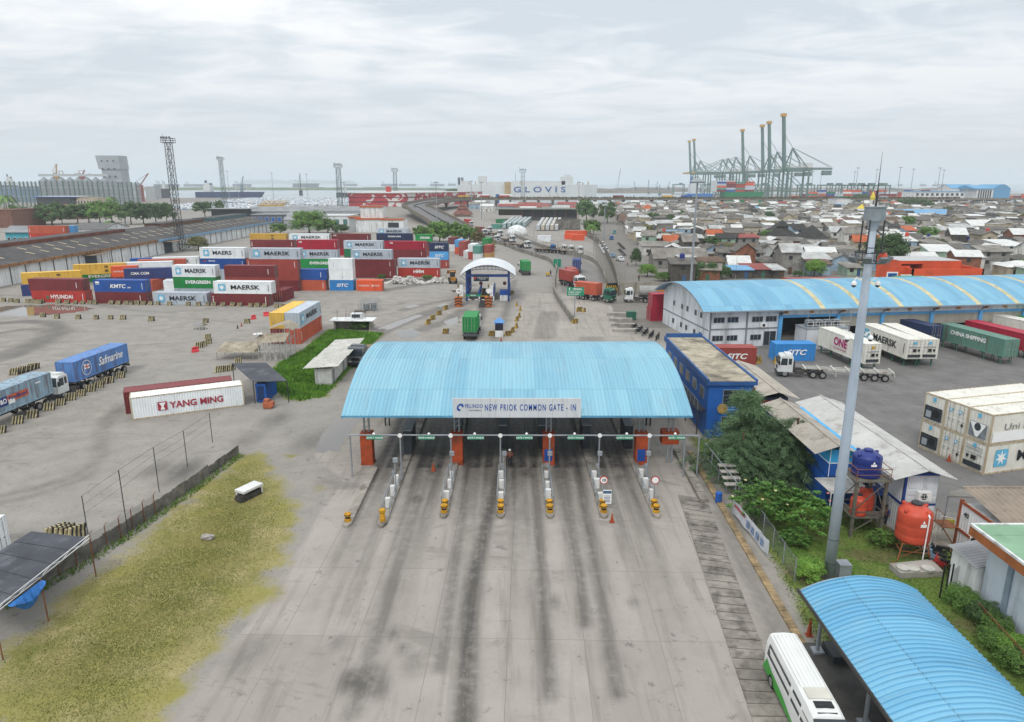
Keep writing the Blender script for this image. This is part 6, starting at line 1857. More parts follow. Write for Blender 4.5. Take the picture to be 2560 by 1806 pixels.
for (u0,u1,z0,z1) in ((.05,.36,1.08,1.3),):
 p,q=a+db*u0+nb_*2,a+db*u1+nb_*2;mb.add([(p.x,p.y,z0),(q.x,q.y,z0),(q.x,q.y,z1),(p.x,p.y,z1)],[(0,1,2,3)])
wb(mb,'red_print',M('faded red print','#b9535a',.8,.2,3.),bn)
for k in range(4):
 mb=MB();p,q=a+db*(.42+.13*k)+nb_*2,a+db*(.5+.13*k)+nb_*2;mb.add([(p.x,p.y,.6),(q.x,q.y,.6),(q.x,q.y,1.15),(p.x,p.y,1.15)],[(0,1,2,3)])
 wb(mb,'blue_print',M('faded blue print','#7d93b5',.8,.35,4.),bn)
# ------------------ water tanks
def tank_mesh(r,h,ribs=True):
 mb=MB()
 pf=[(r*.97,0),(r,.06*h),(r,.2*h),(r*.985,.22*h),(r,.24*h),(r,.45*h),(r*.985,.47*h),(r,.49*h),(r,.74*h),(r*.97,.8*h),(r*.55,.93*h),(r*.3,.95*h),(r*.3,.99*h)]
 mb.La(pf,n=28)
 for k in range(4):
  a=2*math.pi*k/4+.4;mb.cbox((r*.86*math.cos(a),r*.86*math.sin(a),h*.85),(r*.22,r*.16,h*.12),a)
 return mb
def lidm(r,h):
 mb=MB();mb.La([(r*.33,.99*h),(r*.34,1.03*h),(r*.2,1.06*h)],n=20);return mb
T_BLUE=M('dark blue tank plastic','#26357a',.4,.08);T_OR=M('orange-red tank plastic','#c8503a',.45,.1,1.,'#8d4a3c',.25)
pt=g('N',1497,1215);Yt=pt.y+.6;xt=aty('N',1497,770,Yt).x;zb_=aty('N',1497,772,Yt-.9).z;zt_=aty('N',1497,535,Yt).z
st=TH('tank_stand','tall rusty steel stand with platform carrying the dark blue tank','tank stand',(xt,Yt,0))
mb=MB();sq=[(-1.1,-1.05),(1.1,-1.05),(1.1,1.05),(-1.1,1.05)]
GS=M('grimy stand steel','#6d6a60',.75,.25,1.5,'#59422f',.4)
for x,y in sq:
 mb=MB();mb.box(x-.1,x+.1,y-.1,y+.1,0,zb_-.12);mb.zB('leg',GS,st)
mb=MB();mb.box(-1.35,1.35,-1.3,1.3,zb_-.12,zb_);mb.zB('platform',GS,st)
mb=MB()
for (xa,ya),(xb,yb) in zip(sq,sq[1:]+sq[:1]):
 mb.bar((xa,ya,.4),(xb,yb,1.9),.045);mb.bar((xa,ya,2.2),(xb,yb,zb_-.2),.045);mb.bar((xa,ya,2.05),(xb,yb,2.05),.05)
mb.zB('brace',GS,st)
mb=MB();mb.box(-1.2,1.2,-1.15,1.15,1.55,1.62);mb.zB('lower_shelf',GS,st)
mb=MB();sq2=[(x*1.15,y*1.18) for x,y in sq]
for x,y in sq2:mb.bar((x,y,zb_),(x,y,zb_+.9),.03)
for (xa,ya),(xb,yb) in zip(sq2,sq2[1:]+sq2[:1]):
 mb.bar((xa,ya,zb_+.9),(xb,yb,zb_+.9),.03);mb.bar((xa,ya,zb_+.45),(xb,yb,zb_+.45),.025)
mb.zB('guard_rail',RUST,st)
def Tk(loc,r,h,m,label,lm=DK,mark=True):
 t=TH('water_tank',label,'water tank',loc)
 tank_mesh(r,h).zB('shell',m,t,True);lidm(r,h).zB('lid',lm,t)
 if mark:
  mk=MB();mk.box(-.2,.2,-r-.012,-r+.02,h*.52,h*.6);mk.poly([(-.12,-r-.012,h*.62),(.1,-r-.012,h*.62),(.0,-r-.012,h*.72)]);mk.zB('emblem',WS,t)
 return t
Tk((xt,Yt,zb_),1.02,zt_-zb_,T_BLUE,'dark blue plastic water tank high on the steel stand',T_BLUE)
Tk((xt-.45,Yt-.45,1.62),.6,1.55,T_OR,'front orange water tank on the lower shelf of the stand',mark=False)
Tk((xt+.55,Yt+.45,1.62),.58,1.75,T_OR,'rear open-topped orange water tank on the lower shelf of the stand',mark=False)
pg=g('O',1040,795);Yg=pg.y+1.;xg=aty('O',1035,600,Yg).x;zb2=aty('O',1035,605,Yg).z;zt2=aty('O',1050,320,Yg).z
sf=TH('tank_stand','splayed rust-orange frame carrying the big orange tank','tank stand',(xg,Yg,0))
RF=M('rust orange frame','#9a6238',.75,.25,2,'#5a3a26',.35)
lg=[(math.cos(a)*1.15,math.sin(a)*1.15) for a in (.5,2.1,3.7,5.3)]
for x,y in lg:
 mb=MB();mb.bar((x*1.3,y*1.3,0),(x,y,zb2),.05);mb.zB('leg',RF,sf)
mb=MB()
for (xa,ya),(xb,yb) in zip(lg,lg[1:]+lg[:1]):
 mb.bar((xa*1.28,ya*1.28,.2),(xb,yb,zb2-.1),.03);mb.bar((xa*1.15,ya*1.15,zb2*.55),(xb*1.15,yb*1.15,zb2*.55),.035);mb.bar((xa,ya,zb2-.04),(xb,yb,zb2-.04),.05)
 mb.bar((xa*1.3,ya*1.3,.05),(xa*2.,ya*2.,.02),.03)
mb.bar((lg[0][0],lg[0][1],zb2-.04),(lg[2][0],lg[2][1],zb2-.04),.05);mb.bar((lg[1][0],lg[1][1],zb2-.04),(lg[3][0],lg[3][1],zb2-.04),.05)
mb.zB('brace',RF,sf)
tk=Tk((xg,Yg,zb2),1.12,zt2-zb2,T_OR,'big orange-red water tank on the splayed rust-orange frame')
mb=MB();mb.bar((.3,-1.16,(zt2-zb2)*.82),(.2,-1.25,-zb2+.1),.045,n=8);mb.bar((.3,-1.,(zt2-zb2)*.85),(.3,-1.2,(zt2-zb2)*.8),.06,n=8);mb.zB('pipe',WS,tk)
sl_=[g('O',x,y) for x,y in ((850,850),(940,930),(1285,915),(1190,815))]
sp_=TH('septic_slab','raised concrete slab with three round covers behind the foreground shelter','slab',sl_[1])
mb=MB();mb.prism([(p.x,p.y) for p in sl_],0,.42);wb(mb,'slab',Co,sp_)
for x,y in ((965,843),(1043,848),(1168,850)):
 p=g('O',x,y,.5);mb=MB();mb.La([(.4,.42),(.42,.58),(.36,.6),(.1,.63)],(p.x,p.y,0),22);wb(mb,'cover',M('pale cover cement','#bdbab2',.8,.2,2),sp_)
def Mo(p,rz,label,m,group=None):
 t=TH('motorbike',label,'motorbike',p,rz,group)
 for x in (-.6,.6):
  mb=MB()
  for k in range(14):
   a,b=2*math.pi*k/14,2*math.pi*(k+1)/14;mb.bar((x+.26*math.cos(a),0,.3+.26*math.sin(a)),(x+.26*math.cos(b),0,.3+.26*math.sin(b)),.045,n=5)
  mb.zB('wheel',RUBBER,t)
 mb=MB();mb.box(-.25,.3,-.12,.12,.25,.65);mb.bar((.6,0,.3),(.4,0,.95),.05);mb.bar((.42,-.3,1.),(.42,.3,1.),.03);mb.bar((-.6,0,.3),(-.2,0,.5),.05);mb.box(.25,.5,-.14,.14,.5,.85);mb.zB('body',m,t)
 mb=MB();mb.box(-.7,.15,-.13,.13,.68,.8);mb.zB('seat',BK,t)
 return t
for k,(x,y,m,lb) in enumerate(((1215,770,CARB,'blue motorbike parked between the concrete slab and mesh gate'),(1275,830,CARR,'red motorbike parked nearest the mesh gate'),(1240,720,CARK,'dark motorbike parked under the washing line'))):
 Mo(g('O',x,y+25),2.2+.2*k,lb,m,'motorbikes parked by the slab')
q=g('O',1225,640);t=TH('scrap_rack','leaning rack with maroon board, yellow jacket and scrap poles','rack',q)
mb=MB();mb.bar((0,0,0),(.1,0,2.2),.03);mb.bar((1.8,-.6,0),(1.8,-.6,2.1),.03);mb.bar((.1,0,2.2),(1.8,-.6,2.1),.03);mb.bar((-.6,.5,0),(.2,.1,1.8),.03);mb.zB('frame',WHITE,t)
mb=MB();mb.cbox((-.5,.1,1.),(.9,.05,1.),.7);mb.zB('board',M('maroon board','#7d2f35'),t)
mb=MB();mb.cbox((.7,-.2,1.65),(.55,.12,.7),-.3);mb.zB('jacket',M('yellow jacket cloth','#c9c04a',.8,.2),t)
# ------------------ container offices with sheet roofs
def Wp(mb,a,b,z0,z1,pitch=.28,d=.045):
 a=Vector(a);b=Vector(b);L=(b-a).length;pts=corr(0,L,pitch,d);dr=(b-a).normalized();nr=Vector((dr.y,-dr.x,0))
 vs=[(a+dr*x+nr*o)+Vector((0,0,z0)) for x,o in pts]+[(a+dr*x+nr*o)+Vector((0,0,z1)) for x,o in pts]
 n=len(pts);mb.add(vs,[(i,i+1,n+i+1,n+i) for i in range(n-1)])
WSHEET=M('white grey corrugated roofing','#bdbcb8',.6,.12,.4,'#7d776e',.35,.5,True)
GSHEET=M('dull grey corrugated roofing','#aaa398',.65,.15,.4,'#6e6555',.4,.5,True)
OFFW=M('office white paint','#c9ccd0',.55,.08,.5,'#8d8a84',.3,.6,True,k=1.15);OFFB=M('office blue trim','#28468c',.5,.1)
def gable(root,x0,x1,xm,y0,y1,ze,zr,m,pitch=.36):
 for (xa) in (x0,x1):
  mb=MB();Sh(mb,(xa,y0,ze),(xa,y1,ze),(xm,y1,zr),(xm,y0,zr),pitch,.035);o=mb.zB('roof',m,root);o.location=-root.location
 mb=MB();mb.bar((xm,y0,zr+.04),(xm,y1,zr+.04),.07);o=mb.zB('ridge_cap',m,root);o.location=-root.location
r0=g('O',1160,60,5.6);r1=g('N',1150,95,5.6)
xr=(r0.x+r1.x)/2;y0_,y1_=r0.y,r1.y
ze0=4.85
xw0,xw1=aty('O',985,150,y0_+.9).x,aty('O',1262,100,y0_+.9).x
of=TH('container_office','white two-storey container office with blue trim and long white sheet roof','office',(xr,y0_+.9,0))
ya=y0_+.9
mb=MB();Wp(mb,(xw0,y1_-.8,0),(xw0,ya,0),0,4.9);Wp(mb,(xw1,ya,0),(xw1,y1_-.8,0),0,4.9);mb.box(xw0+.05,xw1-.05,ya+.03,y1_-.85,0,4.85);wb(mb,'wall',OFFW,of)
for k,(z0,z1) in enumerate(((2.62,4.85),(.1,2.42))):
 for s_ in (0,1):
  xa=xw0+.12+s_*(xw1-xw0)/2;xb=xa+(xw1-xw0)/2-.16
  mb=MB();mb.box(xa,xb,ya-.04,ya+.03,z0,z1)
  for j in range(4):mb.box(xa+.12,xb-.12,ya-.08,ya-.04,z0+.15+j*.55,z0+.5+j*.55)
  wb(mb,'end_door',OFFW,of)
mb=MB();mb.box(xw0-.06,xw0+.1,ya-.06,ya+.1,0,5.);mb.box(xw0-.09,xw1,ya-.05,ya+.02,2.44,2.6);mb.box(xw0-.08,xw0,ya,y1_-.8,2.44,2.62);mb.box(xw0,xw1,ya-.05,ya+.02,4.88,5.1);wb(mb,'trim',OFFB,of)
gable(of,xr-2.45,max(xw1+.5,xr+2.2),xr,y0_,y1_,4.9,5.6,WSHEET)
def ac_unit(root,x,y,z,s_=.9,face='-y'):
 mb=MB();mb.box(x-s_/2,x+s_/2,y-.42,y,z,z+.7*s_);wbx=wb(mb,'air_conditioner',WS,root)
 mb=MB();mb.La([(.26*s_,-.02),(.26*s_,.02)],(x-.08,y-.43,z+.35*s_),16,'y');mb.zB('fan',BK,wbx)
 mb=MB()
 for k in range(6):mb.bar((x-s_/2+s_*k/5,y-.47,z),(x-s_/2+s_*k/5,y-.47,z+.7*s_),.012)
 for k in range(4):mb.bar((x-s_/2,y-.47,z+.7*s_*k/3),(x+s_/2,y-.47,z+.7*s_*k/3),.012)
 mb.zB('cage',WS,wbx)
ac_unit(of,xw0+1.3,ya-.1,3.05,.95)
for (yy,z0,z1,nm,m) in ((ya+2.2,0,2.1,'door',M('dark blue door','#1b3560')),(ya+4.6,.9,2.,'window',GL),(ya+7.2,.9,2.,'window',GL)):
 mb=MB();mb.box(xw0-.1,xw0-.05,yy,yy+1.1,z0,z1);wb(mb,nm,m,of)
mb=MB();mb.box(xw0-.9,xw0-.05,ya+1.9,ya+3.6,2.3,2.38);wb(mb,'awning',OFFB,of)
xa,xb=aty('N',1150,750,54.).x,aty('N',1405,750,54.).x
yb0=g('N',1150,750,2.6).y;n1=g('N',1310,522,5.5);n2=g('N',830,117,5.5)
ob=TH('container_office','two-tone blue container office with grey-beige gable roof behind the grey mast','office',((xa+xb)/2,yb0,0))
LB=M('light blue office paint','#3aa0d4',.5,.1,k=1.1);DB=M('dark blue office paint','#1f56a4',.5,.1,k=1.1)
for (z0,z1,m,nm) in ((2.6,3.75,DB,'lower_wall'),(3.8,4.95,LB,'upper_wall'),(0,2.5,DB,'ground_wall')):
 mb=MB();Wp(mb,(xa,n2.y-1,0),(xa,yb0,0),z0,z1);mb.box(xa+.04,xb,yb0,n2.y-1,z0,z1);wb(mb,nm,m,ob)
mb=MB();mb.box(xa-.07,xb+.03,yb0-.03,yb0+.03,3.74,3.81);mb.box(xa-.08,xa-.01,yb0,n2.y-1,3.74,3.81);mb.bar((xa+.9,yb0-.05,2.7),(xa+.9,yb0-.05,4.7),.035);mb.bar((xa,yb0-.03,2.6),(xa,yb0-.03,5.),.03);wb(mb,'trim',WS,ob)
ac_unit(ob,xa+1.,yb0-.05,2.65,.85)
gable(ob,n1.x-1.9,n1.x+1.75,n1.x,yb0-.7,n2.y,4.85,5.5,GSHEET)
mb=MB();qq=[g('N',x,y,2.5) for x,y in ((1225,890),(1580,880),(1400,755),(1085,760))]
Sh(mb,qq[0],qq[3],qq[2],qq[1],.3,.03);wb(mb,'porch_roof',WSHEET,ob)
for p in (qq[0],qq[1]):
 mb=MB();mb.bar((p.x,p.y,0),(p.x,p.y,2.5),.04);wb(mb,'porch_post',WS,ob)
n3=g('I',1280,1112,4.6);n4=g('I',920,815,4.6)
oc=TH('long_shed','open-ended long shed with pale beige gable roof beside the blue control house','shed',(n3.x,n3.y,0))
gable(oc,n3.x-2.6,n3.x+2.3,n3.x,n3.y,n4.y,3.9,4.6,M('pale beige corrugated roofing','#b5ada0',.65,.15,.4,'#77705f',.4,.5,True))
mb=MB();mb.box(n3.x-1.7,n3.x+1.6,n3.y+1.4,n4.y-.5,0,3.6);wb(mb,'wall',M('dark blue-grey boarding','#3d5068'),oc)
mb=MB();mb.box(n3.x-1.7,n3.x+1.6,n3.y+1.35,n3.y+1.4,3.,3.35);wb(mb,'fascia',M('brick red fascia','#9a4a3a'),oc)
wc=g('O',1510,480,5.5);wx=wc.x+1.;wy=wc.y-.6
wh=TH('white_building','white building with flat sea-green roof and orange-brown fascia','building',(wx,wy,0))
mb=MB();mb.box(wx,wx+16,14,wy,0,4.75);wb(mb,'wall',M('bluish white wall','#c3ccd6',.75,.1,.5,'#8d949c',.3,.5,True,k=1.15),wh)
mb=MB();mb.box(wc.x,wx+17,13.5,wc.y,4.75,5.35);wb(mb,'fascia',M('orange-brown fascia','#a8653a',.7,.15,.8,'#6d4630',.3,.6,True),wh)
mb=MB();mb.box(wc.x,wx+17,wc.y-.12,wc.y+.02,5.35,5.5);mb.box(wc.x-.02,wc.x+.14,13.5,wc.y-.12,5.35,5.5);wb(mb,'coping',WW,wh)
mb=MB();mb.box(wc.x+.14,wx+17,13.5,wc.y-.12,5.35,5.42)
for k in range(9):mb.box(wc.x+.14,wx+17,wc.y-1.4-2.2*k,wc.y-1.36-2.2*k,5.42,5.44)
wb(mb,'roof',M('sea green roofing','#84a88a',.8,.12,.4,'#6d8a74',.35,.5),wh)
mb=MB();mb.box(wx-.12,wx,wy-2.3,wy-1.9,0,4.75);wb(mb,'pilaster',M('grey-blue pilaster','#8f9fae'),wh)
for (ya,yb) in ((wy-7.2,wy-4.6),):
 d_=MB();d_.box(wx-.05,wx,ya,yb,.2,2.9);d_=wb(d_,'double_door',WW,wh)
 mb=MB();mb.box(wx-.08,wx-.05,(ya+yb)/2-.02,(ya+yb)/2+.02,.2,2.9);mb.zB('door_gap',DK,d_)
 mb=MB()
 for k in range(8):mb.box(wx-.08,wx-.05,ya+.15,(ya+yb)/2-.15,.4+.09*k,.44+.09*k)
 mb.zB('louvre',M('louvre grey','#8f979d'),d_)
mb=MB();mb.box(wx-.04,wx+.02,wy-9,wy-4.2,3.7,4.5);wb(mb,'vent_band',M('grey vent','#7f8a94'),wh)
ax_=TH('white_annex','small white lean-to annex with grey sheet roof at the corner of the green-roofed building','annex',(wx-.2,wy+.2,0))
mb=MB();mb.box(wx-.4,wx+1.3,wy+.1,wy+2.6,0,2.7);wb(mb,'wall',WW,ax_)
mb=MB();Sh(mb,(wx-.6,wy+.0,2.72),(wx-.6,wy+2.9,2.72),(wx+1.4,wy+2.9,3.1),(wx+1.4,wy+.0,3.1),.3,.03);wb(mb,'roof',M('grey sheet roofing','#8f9092',.65,.15),ax_)
gm=TH('mesh_gate','dark wire mesh gate on three black posts between the garden and white annex','gate',g('O',1330,1080))
mb=MB()
for x in (-.6,-.25,.0):mb.bar((x,.1*x,0),(x,.1*x,2.4),.05,n=6)
mb.bar((1.6,1.2,0),(1.6,1.2,2.4),.04,n=6);mb.bar((1.6,1.2,2.4),(1.9,1.3,2.7),.04)
mb.zB('post',BK,gm)
mb=MB()
for k in range(14):mb.bar((.12*k,.09*k,.3),(.12*k,.09*k,1.9),.01,n=3)
for k in range(9):mb.bar((0,0,.3+.2*k),(1.6,1.2,.3+.2*k),.01,n=3)
mb.zB('wire_mesh',MESHW,gm)
rl2=TH('garden_rail','low rusty wire fence with rail behind the hedge along the white building','fence',g('O',1540,1300))
mb=MB();pa,pb2=g('O',1545,1290),g('O',1900,1700)
for k in range(7):
 p=pa.lerp(pb2,k/6);mb.bar((p.x,p.y,0),(p.x,p.y,1.4),.04)
mb.bar((pa.x,pa.y,1.4),(pb2.x,pb2.y,1.4),.035);mb.bar((pa.x,pa.y,.7),(pb2.x,pb2.y,.7),.02);wb(mb,'frame',RUST,rl2)
cb=g('U',822,1135);
cs=TH('container_cabin','white container cabin with rust-brown frame and brown sheet roof','cabin',cb)
x0c,y1c=cb.x,cb.y;y0c=y1c-5.4
mb=MB();Wp(mb,(x0c,y1c,0),(x0c,y0c,0),.1,3.9);mb.box(x0c+.05,x0c+9,y0c,y1c-.02,.1,3.85);wb(mb,'wall',WW,cs)
mb=MB();mb.box(x0c-.1,x0c+.12,y1c-.12,y1c+.08,0,4.15);mb.box(x0c-.09,x0c,y0c,y1c-.12,1.85,2.05);mb.box(x0c-.09,x0c,y0c,y1c-.12,3.9,4.1);wb(mb,'frame',M('rust brown frame','#9c5232',.7,.2,1.2,'#5c3826',.4),cs)
mb=MB();Sh(mb,(x0c+.2,y0c-.6,4.),(x0c+10,y0c-.6,4.),(x0c+10,y1c+.3,4.9),(x0c+.2,y1c+.3,4.9),.42,.05);mb.box(x0c+.1,x0c+10,y1c+.25,y1c+.45,4.85,4.97);wb(mb,'roof',M('brown sheet roofing','#8f8274',.65,.15,.5,'#6b5f52',.4,.6,True),cs)
ltr('40',.5,DARK_S,cs,(x0c-.1-cb.x,y1c-.8-cb.y,3.3),(R_(90),0,R_(-90)),bold=.01)
mb=MB();mb.box(x0c-.65,x0c-.1,y1c-3.2,y1c-2.3,1.9,2.7);a_c=wb(mb,'air_conditioner',WS,cs)
mb=MB();mb.La([(.3,-.02),(.3,.02)],(x0c-.67,y1c-2.75,2.3),16,'x');mb.zB('fan',BK,a_c)
mb=MB();mb.bar((x0c-.12,y1c-2.6,2.7),(x0c-.12,y1c-2.9,3.7),.04);wb(mb,'hose',BK,cs)
mb=MB();mb.box(x0c-1.2,x0c-.1,y1c-.2,y1c+1.,2.,2.06);mb.bar((x0c-1.1,y1c,2.06),(x0c-1.1,y1c,3.),.03);mb.bar((x0c-1.1,y1c+.9,2.06),(x0c-1.1,y1c+.9,3.),.03);mb.bar((x0c-1.1,y1c,3.),(x0c-1.1,y1c+.9,3.),.03);mb.bar((x0c-1.1,y1c,2.),(x0c,y1c-.1,.4),.05);wb(mb,'landing',RUST,cs)
fs_=[g('U',x,y,3.) for x,y in ((765,582),(1560,600),(1560,520),(1110,468),(800,530))]
fr=TH('flat_shelter','flat grey sheet-roofed shelter behind the brown-roofed cabin','shelter',fs_[0])
mb=MB();mb.add([tuple(p) for p in fs_]+[(p.x,p.y,3.1) for p in fs_],[(4,3,2,1,0),(5,6,7,8,9)]+[(k,(k+1)%5,5+(k+1)%5,5+k) for k in range(5)]);wb(mb,'roof',M('grey striped roofing','#8b8780',.75,.2,.3,'#6e665a',.45,.8,True),fr)
for p in fs_[:3]:
 mb=MB();mb.bar((p.x+.1,p.y+.1,0),(p.x+.1,p.y+.1,3.),.06);wb(mb,'post',SL,fr)
mb=MB();mb.prism([(fs_[0].x-3,fs_[0].y-2.5),(fs_[0].x+12,fs_[0].y-2.5),(fs_[0].x+12,fs_[0].y+2.2),(fs_[0].x-4,fs_[0].y+2.2)],.0,.14);kind(mb.zB('pavement',M('pale cracked paving','#a39c90',.85,.2,.5,'#6e675c',.35)),'structure')
# ------------------ reefers and yard containers
REFD=M('reefer unit dark','#3a4046',.6,.3,2.5)
def reefer_face(root,style,L):
 "machinery end on the x=0 face"
 W,H=2.44,CH
 def bx(nm,y0,y1,z0,z1,m,d=.03,par=None):
  mb=MB();mb.box(-d-.07,-.05,y0,y1,z0,z1);return mb.zB(nm,m,par or root)
 if style=='fan':
  u=bx('cooling_unit',.25,2.2,.35,1.55,REFD)
  mb=MB();mb.La([(.38,-.02),(.38,.02)],(-.11,.85,1.),20,'x');mb.zB('fan',BK,u)
  mb=MB();mb.box(-.12,-.09,1.4,2.,.5,1.1);mb.zB('control_box',M('pale box','#9aa1a6'),u)
 elif style=='low':
  bx('cooling_unit',.3,2.15,.3,.75,REFD);bx('fan_hatch',.95,1.45,1.,1.35,BK);bx('access_hatch',1.7,1.95,1.05,1.3,BK)
  for z in (1.5,1.85,2.1):bx('louvre',.35,2.1,z,z+.05,M('louvre grey','#8f979d'))
 elif style=='cone':
  u=bx('cooling_unit',.35,2.1,.35,1.6,M('reefer unit grey','#7f868a',.5,.3,2.))
  mb=MB();mb.La([(.33,-.03),(.33,.03)],(-.12,1.22,1.25),20,'x');mb.zB('fan',REFD,u)
  mb=MB();mb.add([(-.13,.4,1.58),(-.13,2.05,1.58),(-.13,1.35,.4),(-.13,1.1,.4)],[(0,1,2,3)]);mb.zB('cowl',WS,u)
 if style!='doors':
  mb=MB();vs=[(-.09,y,z) for y,z in ((1.05,2.05),(1.4,2.05),(1.4,2.4),(1.05,2.4))];mb.poly(vs);mb.zB('badge',STAR_BLUE,root)
 else:
  for y in (.6,1.6):
   mb=MB();mb.poly([(-.1,y,1.75),(-.1,y+.3,1.75),(-.1,y+.3,2.05),(-.1,y,2.05)]);mb.zB('badge',STAR_BLUE,root)
   mb=MB();mb.poly([(-.11,y+.08,1.83),(-.11,y+.22,1.83),(-.11,y+.22,1.97),(-.11,y+.08,1.97)]);mb.zB('badge_core',WS,root)
  mb=MB();mb.box(-.1,-.08,.3,.5,.7,.95);mb.zB('vent',BK,root)
HR=2.9
def solid_reefer(loc,rz,label,style,what=None,group='white refrigerated containers',L=12.19):
 r=CN(loc,rz,40,'reefer',what,label,L,'L' if style=='doors' else 'R',group,h=HR,frame='cream')
 if style=='doors':
  reefer_face(r,'doors',L)
 elif style:reefer_face(r,style,L)
 return r
n0=g('J',1492,1525);n1=g('J',1005,1312)
dE=(n1-n0);dE.z=0;dE.normalize();yawR=math.atan2(dE.y,dE.x)-math.pi/2
WR_=['nearest column','middle column','far column']
for k,(stl0,stl1) in enumerate((('low','cone'),('doors','doors'),('fan','fan'))):
 for lv,st_ in enumerate((stl0,stl1)):
  b=n0+dE*(2.47*k)
  dsc={'low':'slatted machinery end','cone':'round fan and white triangular cowl','doors':'white double doors with blue badges','fan':'dark cooling unit'}[st_]
  rr_=solid_reefer((b.x,b.y,HR*lv),yawR,f"white reefer with {dsc}, {'upper' if lv else 'lower'} tier of the six-container block",st_,'star' if (k==0 and lv==0) else None)
  if k==0 and lv==1:
   ltr('Uni MERSK',.8,M('ghost lettering','#8f8f8c'),rr_,(4.6,-.03,1.45),width=6.2)
   mb=MB();mb.box(.3,12.,-.035,-.02,.2,1.1);mb.zB('overpaint',WS,rr_)
p=g('J',1235,1420);cone((p.x,p.y,0),'orange cone before the white double doors of the reefer block')
TG=M('dark green trestle paint','#2c6450',.6,.15,1.2)
def Ts(p,rz,label):
 t=TH('trestle',label,'trestle',p,rz,'green steel trestles under parked containers')
 h=1.18
 for x in (-.9,.9):
  for s_ in (-1,1):
   mb=MB();mb.bar((x+s_*.25,s_*.45,0),(x,s_*.15,h-.1),.07);mb.zB('leg',TG,t)
 mb=MB();mb.box(-1.25,1.25,-.22,.22,h-.14,h);mb.zB('top_beam',TG,t)
 mb=MB();mb.bar((-.95,0,.4),(.95,0,.4),.05);mb.zB('brace',TG,t)
def Rz(c,xn,yn,xf,yf,col,what,label,key=40,rf=None,side=-1,Lf=12.19):
 """container on trestles: xn,yn near lower corner of its visible flank, xf,yf the far one (photo), axis running away"""
 a=g(c,xn,yn,1.2);b=g(c,xf,yf,1.2)
 d=(b-a);d.z=0;d.normalize();an=math.atan2(d.y,d.x)
 st_=a+d*Lf
 r=CN((st_.x,st_.y,1.2),an+math.pi,key,col,what,label,Lf,'R','containers parked on green trestles',h=HR if col=='reefer' else CH)
 nr=Vector((d.y,-d.x,0))
 for f in (.06,.3,.72,.94):
  q=a+d*(Lf*f)+nr*1.22
  Ts((q.x,q.y,0),an+math.pi/2,'dark green steel trestle under '+label[:70].split(' raised')[0])
 if rf:
  W=2.44
  for nm,y0,y1,z0,z1,m in (('fan_hatch',1.,1.45,.95,1.35,BK),('access_hatch',1.7,2.,1.,1.3,BK),('cooling_unit',.3,2.15,.25,.6,REFD),('louvre',.3,2.1,1.6,1.66,M('louvre grey','#8f979d'))):
   mb=MB();mb.box(Lf+.03,Lf+.1,y0,y1,z0,z1);mb.zB(nm,m,r)
  mb=MB();mb.box(Lf+.05,Lf+.09,.95,1.4,1.95,2.3);mb.zB('badge',STAR_BLUE if rf==2 else YELLOW,r)
 return r
Rz('J',595,692,282,560,'reefer','one','white reefer with magenta letters raised on trestles',rf=1)
Rz('J',908,655,500,490,'reefer','star','white reefer with long black lettering raised on trestles',rf=2)
Rz('J',1018,652,640,480,'reefer',None,'plain white reefer close beside the black-lettered one raised on trestles',rf=2)
Rz('J',1640,640,1185,510,'sage','china','sage-green container with white capitals raised on trestles',Lf=12.6)
Rz('J',1830,605,1388,490,'crimson',None,'crimson container beside the sage-green one raised on trestles')
Rz('J',2060,560,1565,450,'reefer',None,'plain white container behind the crimson one raised on trestles')
Rz('J',2160,520,1690,440,'green',None,'green container last in the row raised on trestles')
Rz('J',1085,530,860,470,'navy',None,'navy container in a loading bay raised on trestles',Lf=11)
p=g('I',1238,822);CN(p,.02,20,'cyan','sitc','bright-blue short container with slanted white letters behind the white truck cab',6.06,'R','containers in the paved yard')
p=g('I',1062,858);CN((p.x-6.06,p.y,0),-.02,20,'brown','sitc','brick-red short container half hidden behind the blue control house',6.06,'R','containers in the paved yard')
pR=g('I',98,455);pR2=g('I',150,465)
CN((pR.x,pR.y,0),R_(10),20,'crimson',None,'crimson short container standing by the warehouse gable end',6.06,'L','containers in the paved yard')
CN((pR.x+.2,pR.y,CH),R_(10),20,'crimson',None,'second crimson container stacked by the warehouse gable end',6.06,'L','containers in the paved yard')
for (c_,x0,x1,y,Yd,col,lb) in (('I',545,1012,95,150.,'green','bright green long container showing over the near end of the warehouse roof'),('I',1350,1875,62,152.,'brown','maroon long container showing over the warehouse roof'),('E',1200,1480,1090,158.,'green','green container before the orange building')):
 a,b=aty(c_,x0,y,Yd),aty(c_,x1,y,Yd)
 CN((a.x,Yd,max(0,a.z-CH)),R_(2),40,col,None,lb,(b-a).length,'R','containers behind the warehouse')
 if a.z-CH>.4:CN((a.x,Yd,max(0,a.z-2*CH)),R_(2),40,'brown',None,'hidden container under the '+' '.join(lb.split()[:4]),(b-a).length,'R','containers behind the warehouse')
ca,cr=g('I',1330,968),g('J',755,828)
hd=math.atan2(ca.y-cr.y,ca.x-cr.x);d=Vector((math.cos(hd),math.sin(hd),0));nr=Vector((-d.y,d.x,0))
nose_=ca+d*.95;Lt=(nose_-cr).length+1.1-3.4
rear=nose_-d*(Lt+3.4)
if nr.y<0:nr=-nr
atr((rear.x+nr.x*1.1,rear.y+nr.y*1.1),hd,'white truck cab pulling an empty white skeletal trailer across the paved yard',CABW,Lt,3,False,M('white trailer steel','#c4c3bd',.6,.12,1.,'#8a6a4a',.4),group='container trucks',gap=3.4)
for k,(x,y) in enumerate(((1080,835),(1105,830),(1240,840))):
 Br('I',x,y,80,'yellow-black striped barrier beside the brick-red yard container','striped barriers in the paved yard',True)
